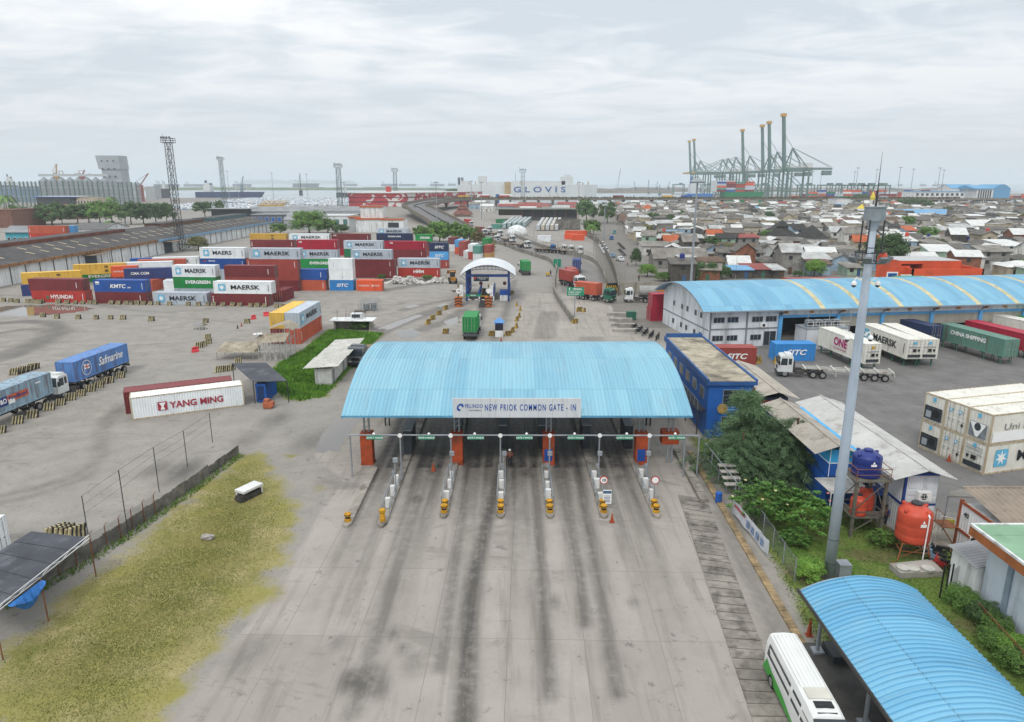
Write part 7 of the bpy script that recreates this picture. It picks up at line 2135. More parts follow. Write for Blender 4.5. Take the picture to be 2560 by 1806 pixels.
# ------------------ warehouse with arched blue roof
wo=g('I',645,352,6.2);wfar=g('E',2296,1300,6.3)
du=(wfar-wo);du.z=0;du.normalize();aw=math.atan2(du.y,du.x)
LW,DW=92.,21.
wr=TH('warehouse','long white warehouse with arched blue sheet roof and yellowed skylight strips','warehouse',(wo.x,wo.y,0),aw)
ov=1.2
arcw=arc_pts(-ov,6.15,DW+ov,6.15,3.,22)
def xpf(c,x,z=6.2):
 a=CR[c];k=(a[0]+x/a[2]-1280)/FPX;cc=(CAM_H-z)*ST
 return (k*(wo.y*CT+cc)-wo.x)/(du.x-k*du.y*CT)
strips=[xpf('I',1652)]+[xpf('E',x) for x in (850,1192,1530,1862,2195)]
sp_=(strips[-1]-strips[0])/5
strips+=[strips[-1]+sp_*k for k in range(1,5)]
prev=-1.6
for s_ in strips+[LW]:
 x1=s_-.45 if s_!=LW else LW
 mb=MB();vs,fs=Rb(prev,x1,arcw,.42,.04,.35);mb.add(vs,fs);mb.zB('roof_sheet',ROOFBLUE2,wr)
 if s_!=LW:
  mb=MB();vs,fs=Rb(x1,s_+.45,arcw,.3,.035,.35);mb.add([(x,y,z+.02) for x,y,z in vs],fs);mb.zB('skylight_strip',CREAMSTRIP,wr)
 prev=s_+.45
WWALL=M('warehouse white wall','#ccd0d4',.75,.1,.3,'#80817e',.42,.35,True,k=1.15)
gz=[(y,z-.2) for y,z in arcw if 0<=y<=DW]
mb=MB();mb.extr([(0,0),(0,6.)]+gz+[(DW,6.),(DW,0)],.0,.25);mb.zB('gable_wall',WWALL,wr)
mb=MB();mb.extr([(0,0),(0,6.)]+gz+[(DW,6.),(DW,0)],LW-.4,LW-.1);mb.zB('gable_wall',WWALL,wr)
mb=MB();mb.box(.3,LW-.5,DW-.3,DW,0,6.4);mb.zB('rear_wall',WWALL,wr)
mb=MB()
for k,(ya,za) in enumerate(arcw[:-1]):
 yb,zb=arcw[k+1];mb.add([(-1.62,ya,za-.25),(-1.62,yb,zb-.25),(-1.62,yb,zb+.03),(-1.62,ya,za+.03)],[(0,1,2,3)])
mb.box(-1.6,LW,-ov-.12,-ov,5.95,6.15);mb.zB('eave_trim',M('eave grey','#8e959b',.6,.15),wr)
po=xpf('I',1290,4.5)
mb=MB();mb.box(.26,po,.0,.25,0,5.95);mb.zB('office_wall',WWALL,wr)
mb=MB();mb.box(.2,po+.2,-.1,-.01,2.9,3.1)
for x in (.1,po*.52,po):mb.box(x,x+.25,-.12,-.01,0,2.9);mb.box(x,x+.25,-.12,-.01,3.1,6.)
mb.box(-.06,-.0,0,DW,2.7,2.9);mb.zB('wall_trim',M('grey trim','#7f878c'),wr)
WF=M('window frame white','#b9bdc0')
for c_,x,y0,y1 in (('I',728,405,455),('I',855,402,448),('I',1082,397,443),('I',1208,392,438),('I',715,580,625),('I',846,575,618),('I',1065,568,610)):
 xx=xpf(c_,x,4.5 if y0<500 else 1.8);z0,z1=(4.,5.) if y0<500 else (1.,2.)
 f=MB();f.box(xx-1.,xx+1.,-.05,-.005,z0,z1);f=f.zB('window',WF,wr)
 for k in range(3):
  mb=MB();mb.box(xx-.92+.62*k,xx-.36+.62*k,-.07,-.05,z0+.08,z1-.08);mb.zB('pane',GL,f)
xx=xpf('I',1190,1.2)
f=MB();f.box(xx-1.1,xx+1.1,-.05,-.005,.05,2.5);f=f.zB('door',M('door frame grey','#a5abb0'),wr)
for k in range(2):
 mb=MB();mb.box(xx-1.+1.05*k,xx-.05+1.05*k,-.07,-.05,.15,2.4);mb.zB('pane',GL,f)
mb=MB();mb.box(xpf('I',1127,3.6)-.45,xpf('I',1127,3.6)+.45,-.5,-.05,3.2,3.9);f=mb.zB('air_conditioner',WS,wr)
mb=MB();mb.La([(.26,-.02),(.26,.02)],(xpf('I',1127,3.6),-.51,3.55),16,'y');mb.zB('fan',BK,f)
for y in (3.2,5.6,9.2,11.6,15.5):
 for z0 in (1.,4.3):
  f=MB();f.box(-.05,-.005,y-.5,y+.5,z0,z0+1.);f=f.zB('window',WF,wr)
  mb=MB();mb.box(-.07,-.05,y-.42,y+.42,z0+.08,z0+.92);mb.zB('pane',GL,f)
LBL=M('light blue bay paint','#5ba3d6',.55,.1,.6);SHUT=M('rolled shutter steel','#a7a398',.55,.12,.5,'#77705f',.3,.6,True)
bays=[po]+[xpf('J',x,4.) for x in (400,730,1100,1465,1790)]
bp=bays[-1]-bays[-2];bays+=[bays[-1]+bp,bays[-1]+2*bp]
for i,(a,b) in enumerate(zip(bays[:-1],bays[1:])):
 mb=MB();mb.box(a-.3,a+.3,-.35,.3,0,5.);mb.zB('bay_column',LBL,wr)
 mb=MB();mb.box(a+.3,b-.3,-.1,.2,4.6,5.05);mb.zB('bay_lintel',LBL,wr)
 mb=MB();mb.box(a-.3,b-.3,.0,.2,5.05,5.95);mb.zB('upper_wall',WWALL,wr)
 if i>0:
  mb=MB()
  for k in range(12):mb.box(a+.3,b-.3,-.02-.02*(k%2),.1,2.9+k*.142,2.9+(k+1)*.142)
  mb.zB('roller_shutter',SHUT,wr)
 for xm in (a+.6,(a+b)/2):
  mb=MB();mb.box(xm,xm+.55,-.3,-.25,5.35,5.85);mb.zB('bay_number',M('orange plate','#b97a2c',.6,.2),wr)
 mb=MB();mb.bar((a,-.3,5.2),(a+.6,-ov,5.95),.05);mb.bar((a,-.3,5.2),(a-.6,-ov,5.95),.05);mb.bar((a,-.3,5.2),(a,-ov,5.95),.05);mb.zB('eave_bracket',DK,wr)
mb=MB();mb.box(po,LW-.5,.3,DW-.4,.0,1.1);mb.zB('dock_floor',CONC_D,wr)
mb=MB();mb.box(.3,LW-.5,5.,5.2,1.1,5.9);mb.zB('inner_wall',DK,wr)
rk2=random.Random(2)
for k in range(22):
 x=po+8+rk2.random()*(LW-po-14);m=rk2.choice([M('sack grey','#7d7a74'),M('sack brown','#6e5a48'),M('bale red','#8a3c38'),M('bale green','#3c6a4c')])
 mb=MB();mb.cbox((x,1.5+rk2.random()*2,1.1+.5),(1.6,1.2,1.+rk2.random()*.6),rk2.uniform(-.3,.3));o=mb.zB('cargo_pallet',m)
 pw=wr.matrix_basis@Vector((0,0,0));o.location=(wo.x,wo.y,0);o.rotation_euler=(0,0,aw);tag(o,'wrapped cargo pallet inside the open warehouse bays','pallet','cargo pallets in the warehouse')
b0,b1=bays[0]+2.6,bays[1]-.2
cr_=TH('cold_room','white panelled cold room with condenser fans on its roof in the first warehouse bay','cold room',(wo.x,wo.y,0),aw)
mb=MB();mb.box(b0,b1,-3.6,-.4,0,3.4);mb.zB('wall',M('panel white','#d0d3d6',.5,.06,k=1.1),cr_)
mb=MB();mb.box(b0-.1,b1+.1,-3.75,-.4,3.4,3.55);mb.zB('deck',M('deck grey','#9ea4a8'),cr_)
mb=MB();mb.box(b1-1.9,b1-.1,-3.64,-3.59,0,2.6);mb.zB('opening',GL,cr_)
for k in range(4):
 f=MB();f.box(b0+.3+1.5*k,b0+1.5+1.5*k,-3.2,-2.4,3.55,4.7);f=f.zB('condenser',M('condenser grey','#8d9296'),cr_)
 mb=MB();mb.La([(.42,-.02),(.42,.02)],(b0+.9+1.5*k,-3.22,4.15),16,'y');mb.zB('fan',BK,f)
mb=MB()
for k in range(8):mb.bar((b0+k*(b1-b0)/7,-3.7,3.55),(b0+k*(b1-b0)/7,-3.7,4.5),.025)
for z in (4.,4.5):mb.bar((b0,-3.7,z),(b1,-3.7,z),.03)
mb.zB('rail',WS,cr_)
for x in (b0,(b0+b1)/2,b1):
 mb=MB();mb.bar((x,-3.75,0),(x,-3.75,5.9),.07);mb.zB('post',SL,cr_)
p=g('I',60,290);tk=atr((p.x+8,p.y+1.2),R_(176),'grey tanker trailer with an orange plate behind the warehouse gable',CABW,9.5,3,False,gap=3.2,name='tanker_truck')
mb=MB();mb.La([(.7,.1),(1.1,.2),(1.15,.6),(1.15,9.),(1.1,9.4),(.7,9.5)],(0,0,2.55),18,'x');mb.zB('tank',M('tank grey','#9a9a96',.5,.15,1.,'#6b6256',.4),tk)
mb=MB();mb.box(3.4,5.6,-1.2,-1.1,2.6,3.1);mb.zB('plate',M('orange plate','#b97a2c'),tk);mb=MB();mb.box(3.4,5.6,1.1,1.2,2.6,3.1);mb.zB('plate',M('orange plate','#b97a2c'),tk)
for k in range(9):
 p=g('H',1935+28*k+9*(k%2),745+11*k+30*(k%2));Mo(p,.5+.1*k,'dark motorbike in the huddle by the warehouse yard corner',CARK,'motorbikes by the yard corner')
p=g('H',1905,660);MB().box(-.9,.9,-.7,.7,0,1.6).zB('bin',TG,tag(TH('waste_bin','dark green bin by the warehouse yard corner','bin',p),'dark green bin by the warehouse yard corner','bin'))
for k in range(4):
 p=g('H',1790+20*k,620+50*k);mb=MB();mb.box(-2.2,2.2,-.5,.5,0,.5);o=mb.zB('concrete_block',Co);o.location=p;tag(o,'long pale concrete block in the row edging the yard corner','block','concrete blocks at the yard corner')
# ------------------ road walls, ramp and flyover
WALLC=M('grey road wall concrete','#8d8981',.9,.25,.4,'#4a4740',.5,.5,True)
def pwall(name,pts,h,th,label,m=WALLC,cat='wall',hs=None):
 "wall standing along a line of ground points"
 t=TH(name,label,cat,(pts[0].x,pts[0].y,0))
 mb=MB();n=len(pts);vs=[]
 for i,p in enumerate(pts):
  d=(pts[min(n-1,i+1)]-pts[max(0,i-1)]);d.z=0;d.normalize();q=Vector((-d.y,d.x,0))*th/2
  hh=h if hs is None else hs[i]
  for s_ in (-1,1):vs+=[(p.x+s_*q.x*1.4,p.y+s_*q.y*1.4,p.z),(p.x+s_*q.x,p.y+s_*q.y,p.z+hh)]
 fs=[]
 for i in range(n-1):
  b=4*i
  fs+=[(b,b+4,b+5,b+1),(b+2,b+3,b+7,b+6),(b+1,b+5,b+7,b+3)]
 fs+=[(0,1,3,2),(4*n-4,4*n-2,4*n-1,4*n-3)]
 mb.add(vs,fs);wb(mb,'wall',m,t);return t
def smooth(pts,k=4):
 r=[]
 for i in range(len(pts)-1):
  p0,p1,p2,p3=pts[max(0,i-1)],pts[i],pts[i+1],pts[min(len(pts)-1,i+2)]
  for j in range(k):
   u=j/k;r.append(.5*((2*p1)+(p2-p0)*u+(2*p0-5*p1+4*p2-p3)*u*u+(3*p1-p0-3*p2+p3)*u**3))
 return r+[pts[-1]]
def G3(c,l):return [g(c,x,y) for x,y in l]
pwall('road_wall',smooth(G3('C',[(1190,1530),(1100,1400),(1035,1290),(1022,1230),(1035,1110),(1042,1055),(990,990),(930,965),(830,932),(700,890),(600,850),(500,820),(420,778)])),1.35,.35,'long curved grey concrete wall dividing the open road from the truck queue')
rp2=smooth(G3('C',[(1485,1182),(1440,1060),(1370,990),(1280,955),(1100,912),(950,872),(860,842),(720,782),(640,745)]))
wq=pwall('road_wall',rp2,1.5,.3,'curved grey wall with railing on the kampung side of the truck queue')
mb=MB()
for a,b in zip(rp2[:-1],rp2[1:]):
 mb.bar((a.x,a.y,1.5),(a.x,a.y,3.),.06);mb.bar((a.x,a.y,2.9),(b.x,b.y,2.9),.06);mb.bar((a.x,a.y,2.2),(b.x,b.y,2.2),.05)
wb(mb,'railing',M('railing beige','#8f8878',.8,.2),wq)
a,b=g('C',1490,1255),g('C',1592,1250)
t=pwall('striped_wall',[a,b],2.1,.4,'wall end painted in broad yellow and black slanting stripes',BLK2)
for k in range(5):
 p,q=a.lerp(b,(k+.15)/5.5),a.lerp(b,(k+.65)/5.5);mb=MB()
 mb.add([(p.x+.5,p.y-.3,.05),(q.x+.5,q.y-.3,.05),(q.x-.3,q.y-.24,2.1),(p.x-.3,p.y-.24,2.1)],[(0,1,2,3)]);wb(mb,'stripe',YELLOW,t)
PLK=M('stained plank wall','#7d776d',.9,.3,.5,'#3f3d36',.55,.6,True)
pwall('street_wall',smooth(G3('C',[(1600,1290),(1585,1180),(1540,1040),(1470,900),(1400,810),(1310,750)])),2.6,.3,'tall stained plank wall between the truck road and the kampung street',PLK)
pwall('panel_wall',[g('C',1605,1272),g('C',1680,1272),g('C',1830,1240),aty('E',250,1135,172),aty('E',1180,1120,178)] if 0 else [g('C',1605,1272),g('C',1690,1270),Vector((75,168,0)),Vector((150,176,0))],2.7,.25,'pale concrete panel wall between the kampung and the warehouse yard',M('pale panel concrete','#9d988c',.9,.22,.5,'#5f5a50',.45,.5,True))
prs=[(690,1760,2085,.4),(640,1700,1995,2.),(590,1622,1900,4.),(545,1548,1808,5.8),(505,1498,1730,7.2),(478,1474,1680,8.)]
Lp=[g('B',l,y,z) for y,l,r,z in prs];Rp=[g('B',r,y,z) for y,l,r,z in prs]
Lp.append(Vector((Lp[-1].x+6,770,8.2)));Rp.append(Vector((Rp[-1].x+14,742,8.2)))
Lp.append(Vector((Lp[-1].x+30,806,8.2)));Rp.append(Vector((Rp[-1].x+22,792,8.2)))
Ls,Rs=smooth(Lp),smooth(Rp);n=len(Ls)
mb=MB();vs=[p for l,r in zip(Ls,Rs) for p in (l,r,r-Vector((0,0,1.1)),l-Vector((0,0,1.1)))]
mb.add(vs,[(4*i+j,4*i+(j+1)%4,4*i+4+(j+1)%4,4*i+4+j) for i in range(n-1) for j in range(4)])
kind(mb.zB('ramp_road',M('ramp asphalt','#6f6e6e',.85,.15,.3)),'structure')
mid=[l.lerp(r,.5) for l,r in zip(Ls,Rs)]
CONR=M('ramp concrete','#8d867a',.9,.25,.3,'#56514a',.5,.4,True)
LAT=M('brown lattice parapet','#7d7466',.85,.3,1.)
for nm,P,lb,h in (('ramp_parapet',Ls,'tall brown slatted parapet on the container-yard side of the ramp',2.2),('ramp_parapet',Rs,'brown slatted parapet on the bus-lot side of the ramp',1.6),('median_wall',mid,'low dark median wall running up the ramp',.8)):
 pwall(nm,P,h,.4,lb,LAT if nm!='median_wall' else M('dark median','#4d4b48'),'parapet')
for k,i in enumerate(range(2,n-1,2)):
 p=mid[i];z=p.z-1.1
 if z<1:continue
 mb=MB();d=(Rs[i]-Ls[i])/2*.8
 mb.cbox((0,0,z/2-.4),(2.,2.,z-.8));mb.cbox((0,0,z-.4),((d.length)*2,2.,.8));o=mb.zB('ramp_pier',CONR);o.location=(p.x,p.y,0);o.rotation_euler=(0,0,math.atan2(d.y,d.x))
 tag(o,'concrete hammerhead pier carrying the ramp','pier','piers of the ramp')
FY=806.
mb=MB();mb.box(-70,640,FY-8,FY+8,7.,8.2);kind(mb.zB('flyover_road',M('flyover concrete','#8f8c85',.9,.2,.2,'#5d5a54',.4)),'structure')
for y,lb in ((FY-8.2,'long pale parapet along the kampung side of the flyover'),(FY+8.2,'long pale parapet along the harbour side of the flyover')):
 mb=MB();mb.box(-60,640,y-.2,y+.2,7.4,9.2);o=mb.zB('flyover_parapet',CONR);tag(o,lb,'parapet')
for k in range(42):
 mb=MB();x=-50+k*16;mb.box(x-1.2,x+1.2,FY-1.5,FY+1.5,0,6.2);mb.box(x-1.3,x+1.3,FY-7,FY+7,6.,7.);o=mb.zB('flyover_pier',CONR);tag(o,'grey T-shaped pier under the far flyover','pier','piers of the flyover')
rs2=np.random.RandomState(12)
cl=np.stack([np.repeat(np.arange(-62,500,3.6),26)+rs2.normal(0,.9,157*26)[:len(np.repeat(np.arange(-62,500,3.6),26))],np.full(len(np.repeat(np.arange(-62,500,3.6),26)),FY-8.4),9.3+np.abs(rs2.normal(0,.6,len(np.repeat(np.arange(-62,500,3.6),26))))],1)
nn=rs2.normal(size=cl.shape);nn/=np.linalg.norm(nn,axis=1,keepdims=True)
kind(link('parapet_shrubbery',meshq('parapet_shrubbery',quads(cl,nn,.95,rs2),LF['brown'])),'stuff')
for x,col,lb in ((165,'yellow','yellow container truck on the flyover before the car-carrier stern'),(355,'red','red container truck on the flyover below the ship stern'),(530,'red','bright red container truck on the flyover below the ship lettering'),(1550,'maroon','maroon container truck on the flyover nearest the crawler crane'),(1990,'yellow','yellow container truck on the flyover by the cranes'),(2160,'blue','blue container truck on the flyover below the cranes')):
 p=aty('C',x,430,FY-4)
 t_=atr((p.x,FY-4),.0,lb,CABW,12.3,group='container trucks on the flyover');t_.location.z=8.2
 CN((p.x,FY-5.22,9.61),.0,40,col,None,col+' container carried along the flyover on the '+' '.join(lb.split()[:3]),12.19,'L','containers on the flyover')
# ------------------ bus lot
a,b=g('C',525,618),g('C',1228,618);zt=aty('C',800,512,a.y).z
t=TH('bus_shed','long black open shed with thin flat roof beyond the bus lot','shed',a)
W=b.x-a.x
mb=MB();mb.box(W*.3,W,2,24,0,zt-.6);mb.zB('wall',M('black cladding','#2f3236',.7,.2,.4),t)
mb=MB();mb.box(-2,W+2,-1,26,zt-.5,zt);mb.zB('roof',M('grey green roof','#6f756c',.7,.15,.2),t)
mb=MB();mb.box(0,W*.3,2,3,zt*.45,zt-.5);mb.zB('brown_panel',M('brown lattice panel','#4a3c34',.8,.4,1.),t)
mb=MB()
for k in range(6):mb.box(W*(.3+.14*k)-.2,W*(.3+.14*k)+.2,1.6,2.,0,zt-.6)
mb.zB('column',RUST,t)
mb=MB();mb.box(W*.32,W*.99,1.5,1.9,0,zt*.28);mb.zB('plinth',M('dark plinth','#4b4a4a'),t)
BUSR=M('coach silver paint','#b9bdc0',.4,.08,.5)
def Ch(p,heading,label,m=BUSR):
 tt=TH('parked_coach',label,'coach',p,R_(heading),'coaches parked in the bus lot');tt.scale=(1,.78,1)
 mb=MB();mb.prism([(0,-1.2),(11.6,-1.2),(12,-.9),(12,.9),(11.6,1.2),(0,1.2)],.4,3.1);mb.zB('body',m,tt)
 mb=MB()
 for s_ in (-1,1):mb.box(.4,11,s_*1.21-.01,s_*1.21+.01,1.6,2.6)
 mb.zB('windows',GL,tt)
 mb=MB();mb.box(3,6,-.9,.9,3.1,3.4);mb.zB('roof_unit',WHITE,tt)
 for x in (2,9.5):
  for y in (-1,1):Wh(tt,x,y)
 return tt
for k in range(5):
 p,q=g('C',880+41*k,708),g('C',928+37*k,628);n=int((q-p).length/13.5)
 for j in range(n):Ch(p.lerp(q,j/n),math.degrees(math.atan2(q.y-p.y,q.x-p.x)),'silver coach in the nose-to-tail rows before the black bus shed',M('coach cream paint','#bcb5a4',.4,.1) if k in (1,3) else BUSR)
for k in range(5):
 p,q=g('C',575+44*k,692-4*k),g('C',660+38*k,622);n=int((q-p).length/13.5)
 for j in range(n):Ch(p.lerp(q,j/n),math.degrees(math.atan2(q.y-p.y,q.x-p.x)),'teal-grey coach in the slanting rows by the green containers',M('coach teal paint','#9db0b2',.4,.1))
for (x,y,col,lb) in ((500,640,'dgreen','green container by the slanting coaches'),(560,655,'teal','second green container by the slanting coaches'),(460,690,'teal','green container behind the white ramp trucks')):
 CN(g('C',x,y),R_(-12),20,col,None,lb,None,'R','containers in the bus lot')
p=g('C',690,752);t=TH('dome_tent','white dome tank cover beside the ramp truck queue','dome',p);mb=MB();mb.La([(5.5,0),(5.2,2.2),(4.,4.),(2.,5.),(.3,5.4)],n=20);mb.zB('dome',WW,t,True)
for x,y,lb in ((1115,785,'salmon box container nearest the white dome'),(1178,795,'salmon box container in front of the long orange one')):
 CN(g('C',x,y),R_(-4),20,'orange',None,lb,None,'R','salmon containers in the bus lot')
CN(g('C',1122,755),R_(-2),40,'orange',None,'long orange container behind the salmon boxes in the bus lot',None,'R','salmon containers in the bus lot')
CN(g('C',875,805),R_(-6),20,'white',None,'white and green short container alone in the bus lot',None,'R','containers in the bus lot')
a,b=g('C',1035,700),g('C',1258,700);pwall('grey_fence',[a,b],6,.3,'grey sheet fence block beside the coaches',CONC_D)
for k,(x,y,m,lb) in enumerate(((985,905,CABB,'blue truck parked behind the curved railing'),(1085,910,CABW,'first white truck parked behind the curved railing'),(1150,915,CABW,'second white truck parked behind the curved railing'),(1230,925,CABW,'last white truck parked behind the curved railing'))):
 p=g('C',x,y);t=atr((p.x-6,p.y+3),R_(-12),lb,m,5.5,2,True,gap=3.)
car(g('C',1545,950),78,'silver-blue car driving on the kampung street',CARB);car(g('C',1632,985),100,'white car driving on the kampung street',CARW)
for k in range(6):car(g('C',1440+8*k,850+14*k),70,'white car parked along the street wall',CARW,k%2==0,group='white cars along the street wall')
t=car(g('C',1540,790),85,'blue minivan coming down the kampung street',CABB,True);car(g('C',1565,735),85,'turquoise van behind the blue minivan',M('turquoise van paint','#5aa0a8',.4),True)
for k in range(10):Mo(g('C',1600+12*(k%5)+8*(k//5),830+12*k),.3,'dark motorbike in the packed row along the kampung shop fronts',CARK,'motorbikes along the shop fronts')
p=g('C',1680,1020);Mo(p,1.4,'motorbike riding behind the white street car',CARR)
p=g('C',1783,1160);Pe(p,'person standing at the end of the kampung street','#3a3d48','#22242a')
# ------------------ long shed on the container-yard side
A_=g('A',10,1472);XW=-132.
sh2=TH('long_warehouse','very long low white shed with dark sheet roof, pale skylights and rusty eave','warehouse',(XW,160,0))
YA,YB,XE,XR,ZE,ZR=150.,385.,XW+1.,XW-15.,5.4,9.
mb=MB();mb.box(XW-30,XW,YA,YB,0,ZE);wb(mb,'wall',WW,sh2)
for k in range(40):y=YA+3+k*5.95;wb(MB().box(XW,XW+.12,y-.15,y+.15,0,ZE),'pilaster',M('dark pilaster','#5a5a58',.8,.3),sh2)
RD=M('dark asbestos sheet','#4f4d4d',.85,.2,.12,'#6e6a66',.35,.3)
for x_ in (XE,XR-16):
 mb=MB();pts=corr(YA-1,YB+1,1.,.04);n=len(pts)
 mb.add([(x_,y,ZE+.1+o) for y,o in pts]+[(XR,y,ZR+o) for y,o in pts],[(i,i+1,n+i+1,n+i) for i in range(n-1)]);wb(mb,'roof',RD,sh2)
SKY_=M('aged skylight sheet','#b5a98a',.6,.2,.6)
rk3=random.Random(4);mb=MB();k=0
for y in np.arange(YA+4,YB-4,6.2):
 for f in (.25,.52):
  if rk3.random()<.18:continue
  yy=y+(3.1 if f>.4 else 0);f0,f1=f,f+.16
  P_=lambda f_,y_:(XE+(XR-XE)*f_,y_,ZE+.22+(ZR-ZE-.1)*f_)
  mb=MB();mb.add([P_(f0,yy),P_(f0,yy+.9),P_(f1,yy+.9),P_(f1,yy)],[(0,1,2,3)]);wb(mb,'skylight',SKY_,sh2)
ysp=g('A',1480,1080,ZE).y
for y0,y1,m in ((YA,ysp,M('rusted eave sheet','#9c7450',.85,.35,.8,'#5c3c28',.5,.8,True)),(ysp,YB+1,M('light blue eave sheet','#7aa3c2',.6,.2,.4,'#66788a',.4))):
 mb=MB();mb.box(XE,XE+.15,y0,y1,ZE-.7,ZE+.15);wb(mb,'eave',m,sh2)
for y0,y1,h,m in ((YA,262,1.2,M('rust red monitor','#7a4a3c',.85,.3,.5,'#4a3026',.4)),(290,330,1.6,M('brown monitor','#6e5444',.85,.3)),(334,384,1.6,M('teal monitor edge','#4f6e72',.8,.2))):
 mb=MB();mb.box(XR-4,XR+3.2,y0,y1,ZR-.9,ZR-.9+h);wb(mb,'ridge_monitor',m,sh2)
 mb=MB();mb.box(XR-4.2,XR+2.9,y0-.3,y1+.3,ZR-.9+h,ZR-.8+h);wb(mb,'monitor_roof',RD,sh2)
for c_,x in (('A',655,),('A',1540,)):
 y=(YA+60) if x==655 else g('A',1540,1200,0).y
 p=g('A',x,1330 if x==655 else 1190);y=p.y
 mb=MB();mb.box(XW,XW+.15,y-3,y+3,0,4.2);wb(mb,'doorway',M('dark doorway','#3d4a56'),sh2)
 mb=MB();mb.box(XW,XW+4,y-4.5,y+4.5,4.3,4.45);wb(mb,'door_canopy',M('rusty canopy','#8a7460',.8,.3),sh2)
 for s_ in (-4,4):
  mb=MB();mb.bar((XW+3.8,y+s_,0),(XW+3.8,y+s_,4.3),.08);wb(mb,'canopy_post',DK,sh2)
def Bl(c,x0,x1,yb,yt,depth,label,wall,roof=None,Y=None,wins=0,rows=1,name='building',cat='building',over=.4,gab=.0,wm=GL,edge=None,group=None,yaw=.0,z0=.0):
 b=g(c,x0,yb) if Y is None else aty(c,x0,yb,Y)
 Yb=b.y;a=b.x;e=aty(c,x1,yb,Yb).x;h=max(2.2,aty(c,(x0+x1)/2,yt,Yb).z-z0);W=e-a
 t=TH(name,label,cat,(a,Yb,z0),R_(yaw),group)
 MB().box(0,W,0,depth,0,h).zB('wall',wall,t)
 roof=roof or Co
 if gab>0:
  mb=MB();mb.extr([(-over,h-.1),(depth/2,h+gab),(depth+over,h-.1),(depth+over,h+.05),(depth/2,h+gab+.15),(-over,h+.05)],-over,W+over);mb.zB('roof',roof,t)
  [MB().add([(x,0,h),(x,depth,h),(x,depth/2,h+gab)],[(0,1,2)]).zB('gable',wall,t) for x in (.01,W-.01)]
 else:
  MB().box(-over,W+over,-over,depth+over,h,h+.25).zB('roof',roof,t)
  if edge:MB().box(-over-.05,W+over+.05,-over-.06,-over,h-.5,h+.3).zB('fascia',edge,t)
 for r in range(rows):
  for k in range(wins):
   wd=W/wins*.55;x=W*(k+.5)/wins;zc=h*(r+.55)/rows
   f=MB().box(x-wd/2,x+wd/2,-.08,.0,zc-h/rows*.2,zc+h/rows*.22).zB('window',WW,t)
   MB().box(x-wd/2+.1,x+wd/2-.1,-.11,-.08,zc-h/rows*.2+.1,zc+h/rows*.22-.1).zB('pane',wm,f)
 return t
ORT=M('orange trim','#bf6238',.7,.15);GRW=M('light grey wall','#aeb2b4',.8,.15,.3,'#77746c',.4,.4,True);GRR=M('grey sheet roof','#8b8e90',.7,.2,.2);TEALG=glassy('teal window glass',(.10,.22,.22),.15)
wbl=Bl('B',1045,1285,722,600,14,'white lift-house building with orange roof edges',WW,ORT,edge=ORT)
yb_=g('B',1045,722).y
Bl('B',1090,1288,722,490,10,'tall white stair tower with orange rim on the lift-house building',WW,M('brown flat roof','#7d6a58'),Y=yb_+2,edge=ORT,name='stair_tower',cat='tower')
Bl('B',1288,1470,715,605,14,'white annex with orange parapet and one grey window',WW,M('brown flat roof','#7d6a58'),Y=yb_-2,wins=1,edge=ORT)
Bl('B',985,1150,722,585,16,'white corrugated wing with orange roof edge by the lift-house',GRW,M('brown flat roof','#7d6a58'),Y=yb_+6,edge=ORT)
Bl('B',690,985,690,575,20,'low white building with wide teal glass windows behind the trees',WW,M('white flat roof','#c9cbcb'),Y=yb_+20,wins=4,wm=TEALG)
Bl('B',400,700,700,610,26,'grey gabled hall behind the big bushy tree',GRW,GRR,Y=yb_+26,gab=4)
Bl('B',60,1090,600,535,22,'long low grey office range with a pale sloping roof and window strip',GRW,GRR,Y=485,wins=26,gab=3)
Bl('B',100,440,612,565,12,'dark grey portable cabins with blue windows before the office range',M('dark grey cabin','#5f666c',.7,.2),GRR,Y=450,wins=6,wm=BLUEP)
t=Bl('A',1900,2210,880,800,10,'open-sided station roof on dark pillars behind the shed',DK,GRR,Y=470,over=3)
Bl('A',55,260,1068,1008,9,'turquoise house with grey pitched roof beyond the shed',M('turquoise wall','#4aa5b5',.7,.1),GRR,Y=262,wins=4,gab=2,over=.8)
for k in (0,1):b=aty('A',262,1052,250);CN((b.x,250,2.95*k),.02,40,'maroon',None,'hidden container low in the stack beyond the shed',12.2,'R','containers beyond the shed',h=2.95)
for k,(z,col,lb) in enumerate(((0,'red','red container under the orange-brown one beyond the shed roof'),(CH,'rust','orange-brown container stacked beyond the shed roof'))):
 b=aty('A',262,1052,250);b2=aty('A',590,1040,250);CN((b.x,250,5.9+z),.02,40,col,'tall',lb,(b2-b).length,'R','containers beyond the shed')
b=aty('A',595,1020,262);[CN((b.x,262,CH*k),0,20,'sky',None,('topmost ' if k==3 else 'lower ')+'light blue container beside the orange-brown one beyond the shed',3.2,'R','containers beyond the shed') for k in range(4)]
Bl('A',600,930,985,982,20,'grey roofed store behind the shed ridge with a white eave',WW,M('dark grey roof','#6a6a68',.8,.2),Y=300,gab=2)
Bl('A',380,720,800,770,26,'brick-red earth bank store below the netting wall',M('red earth','#7d5a4c',.9,.2),M('red earth','#7d5a4c'),Y=520)
Bl('A',-120,110,900,810,30,'red-brown ruined wall by the bare hill',M('red earth','#7d5a4c'),M('red earth','#7d5a4c'),Y=420)
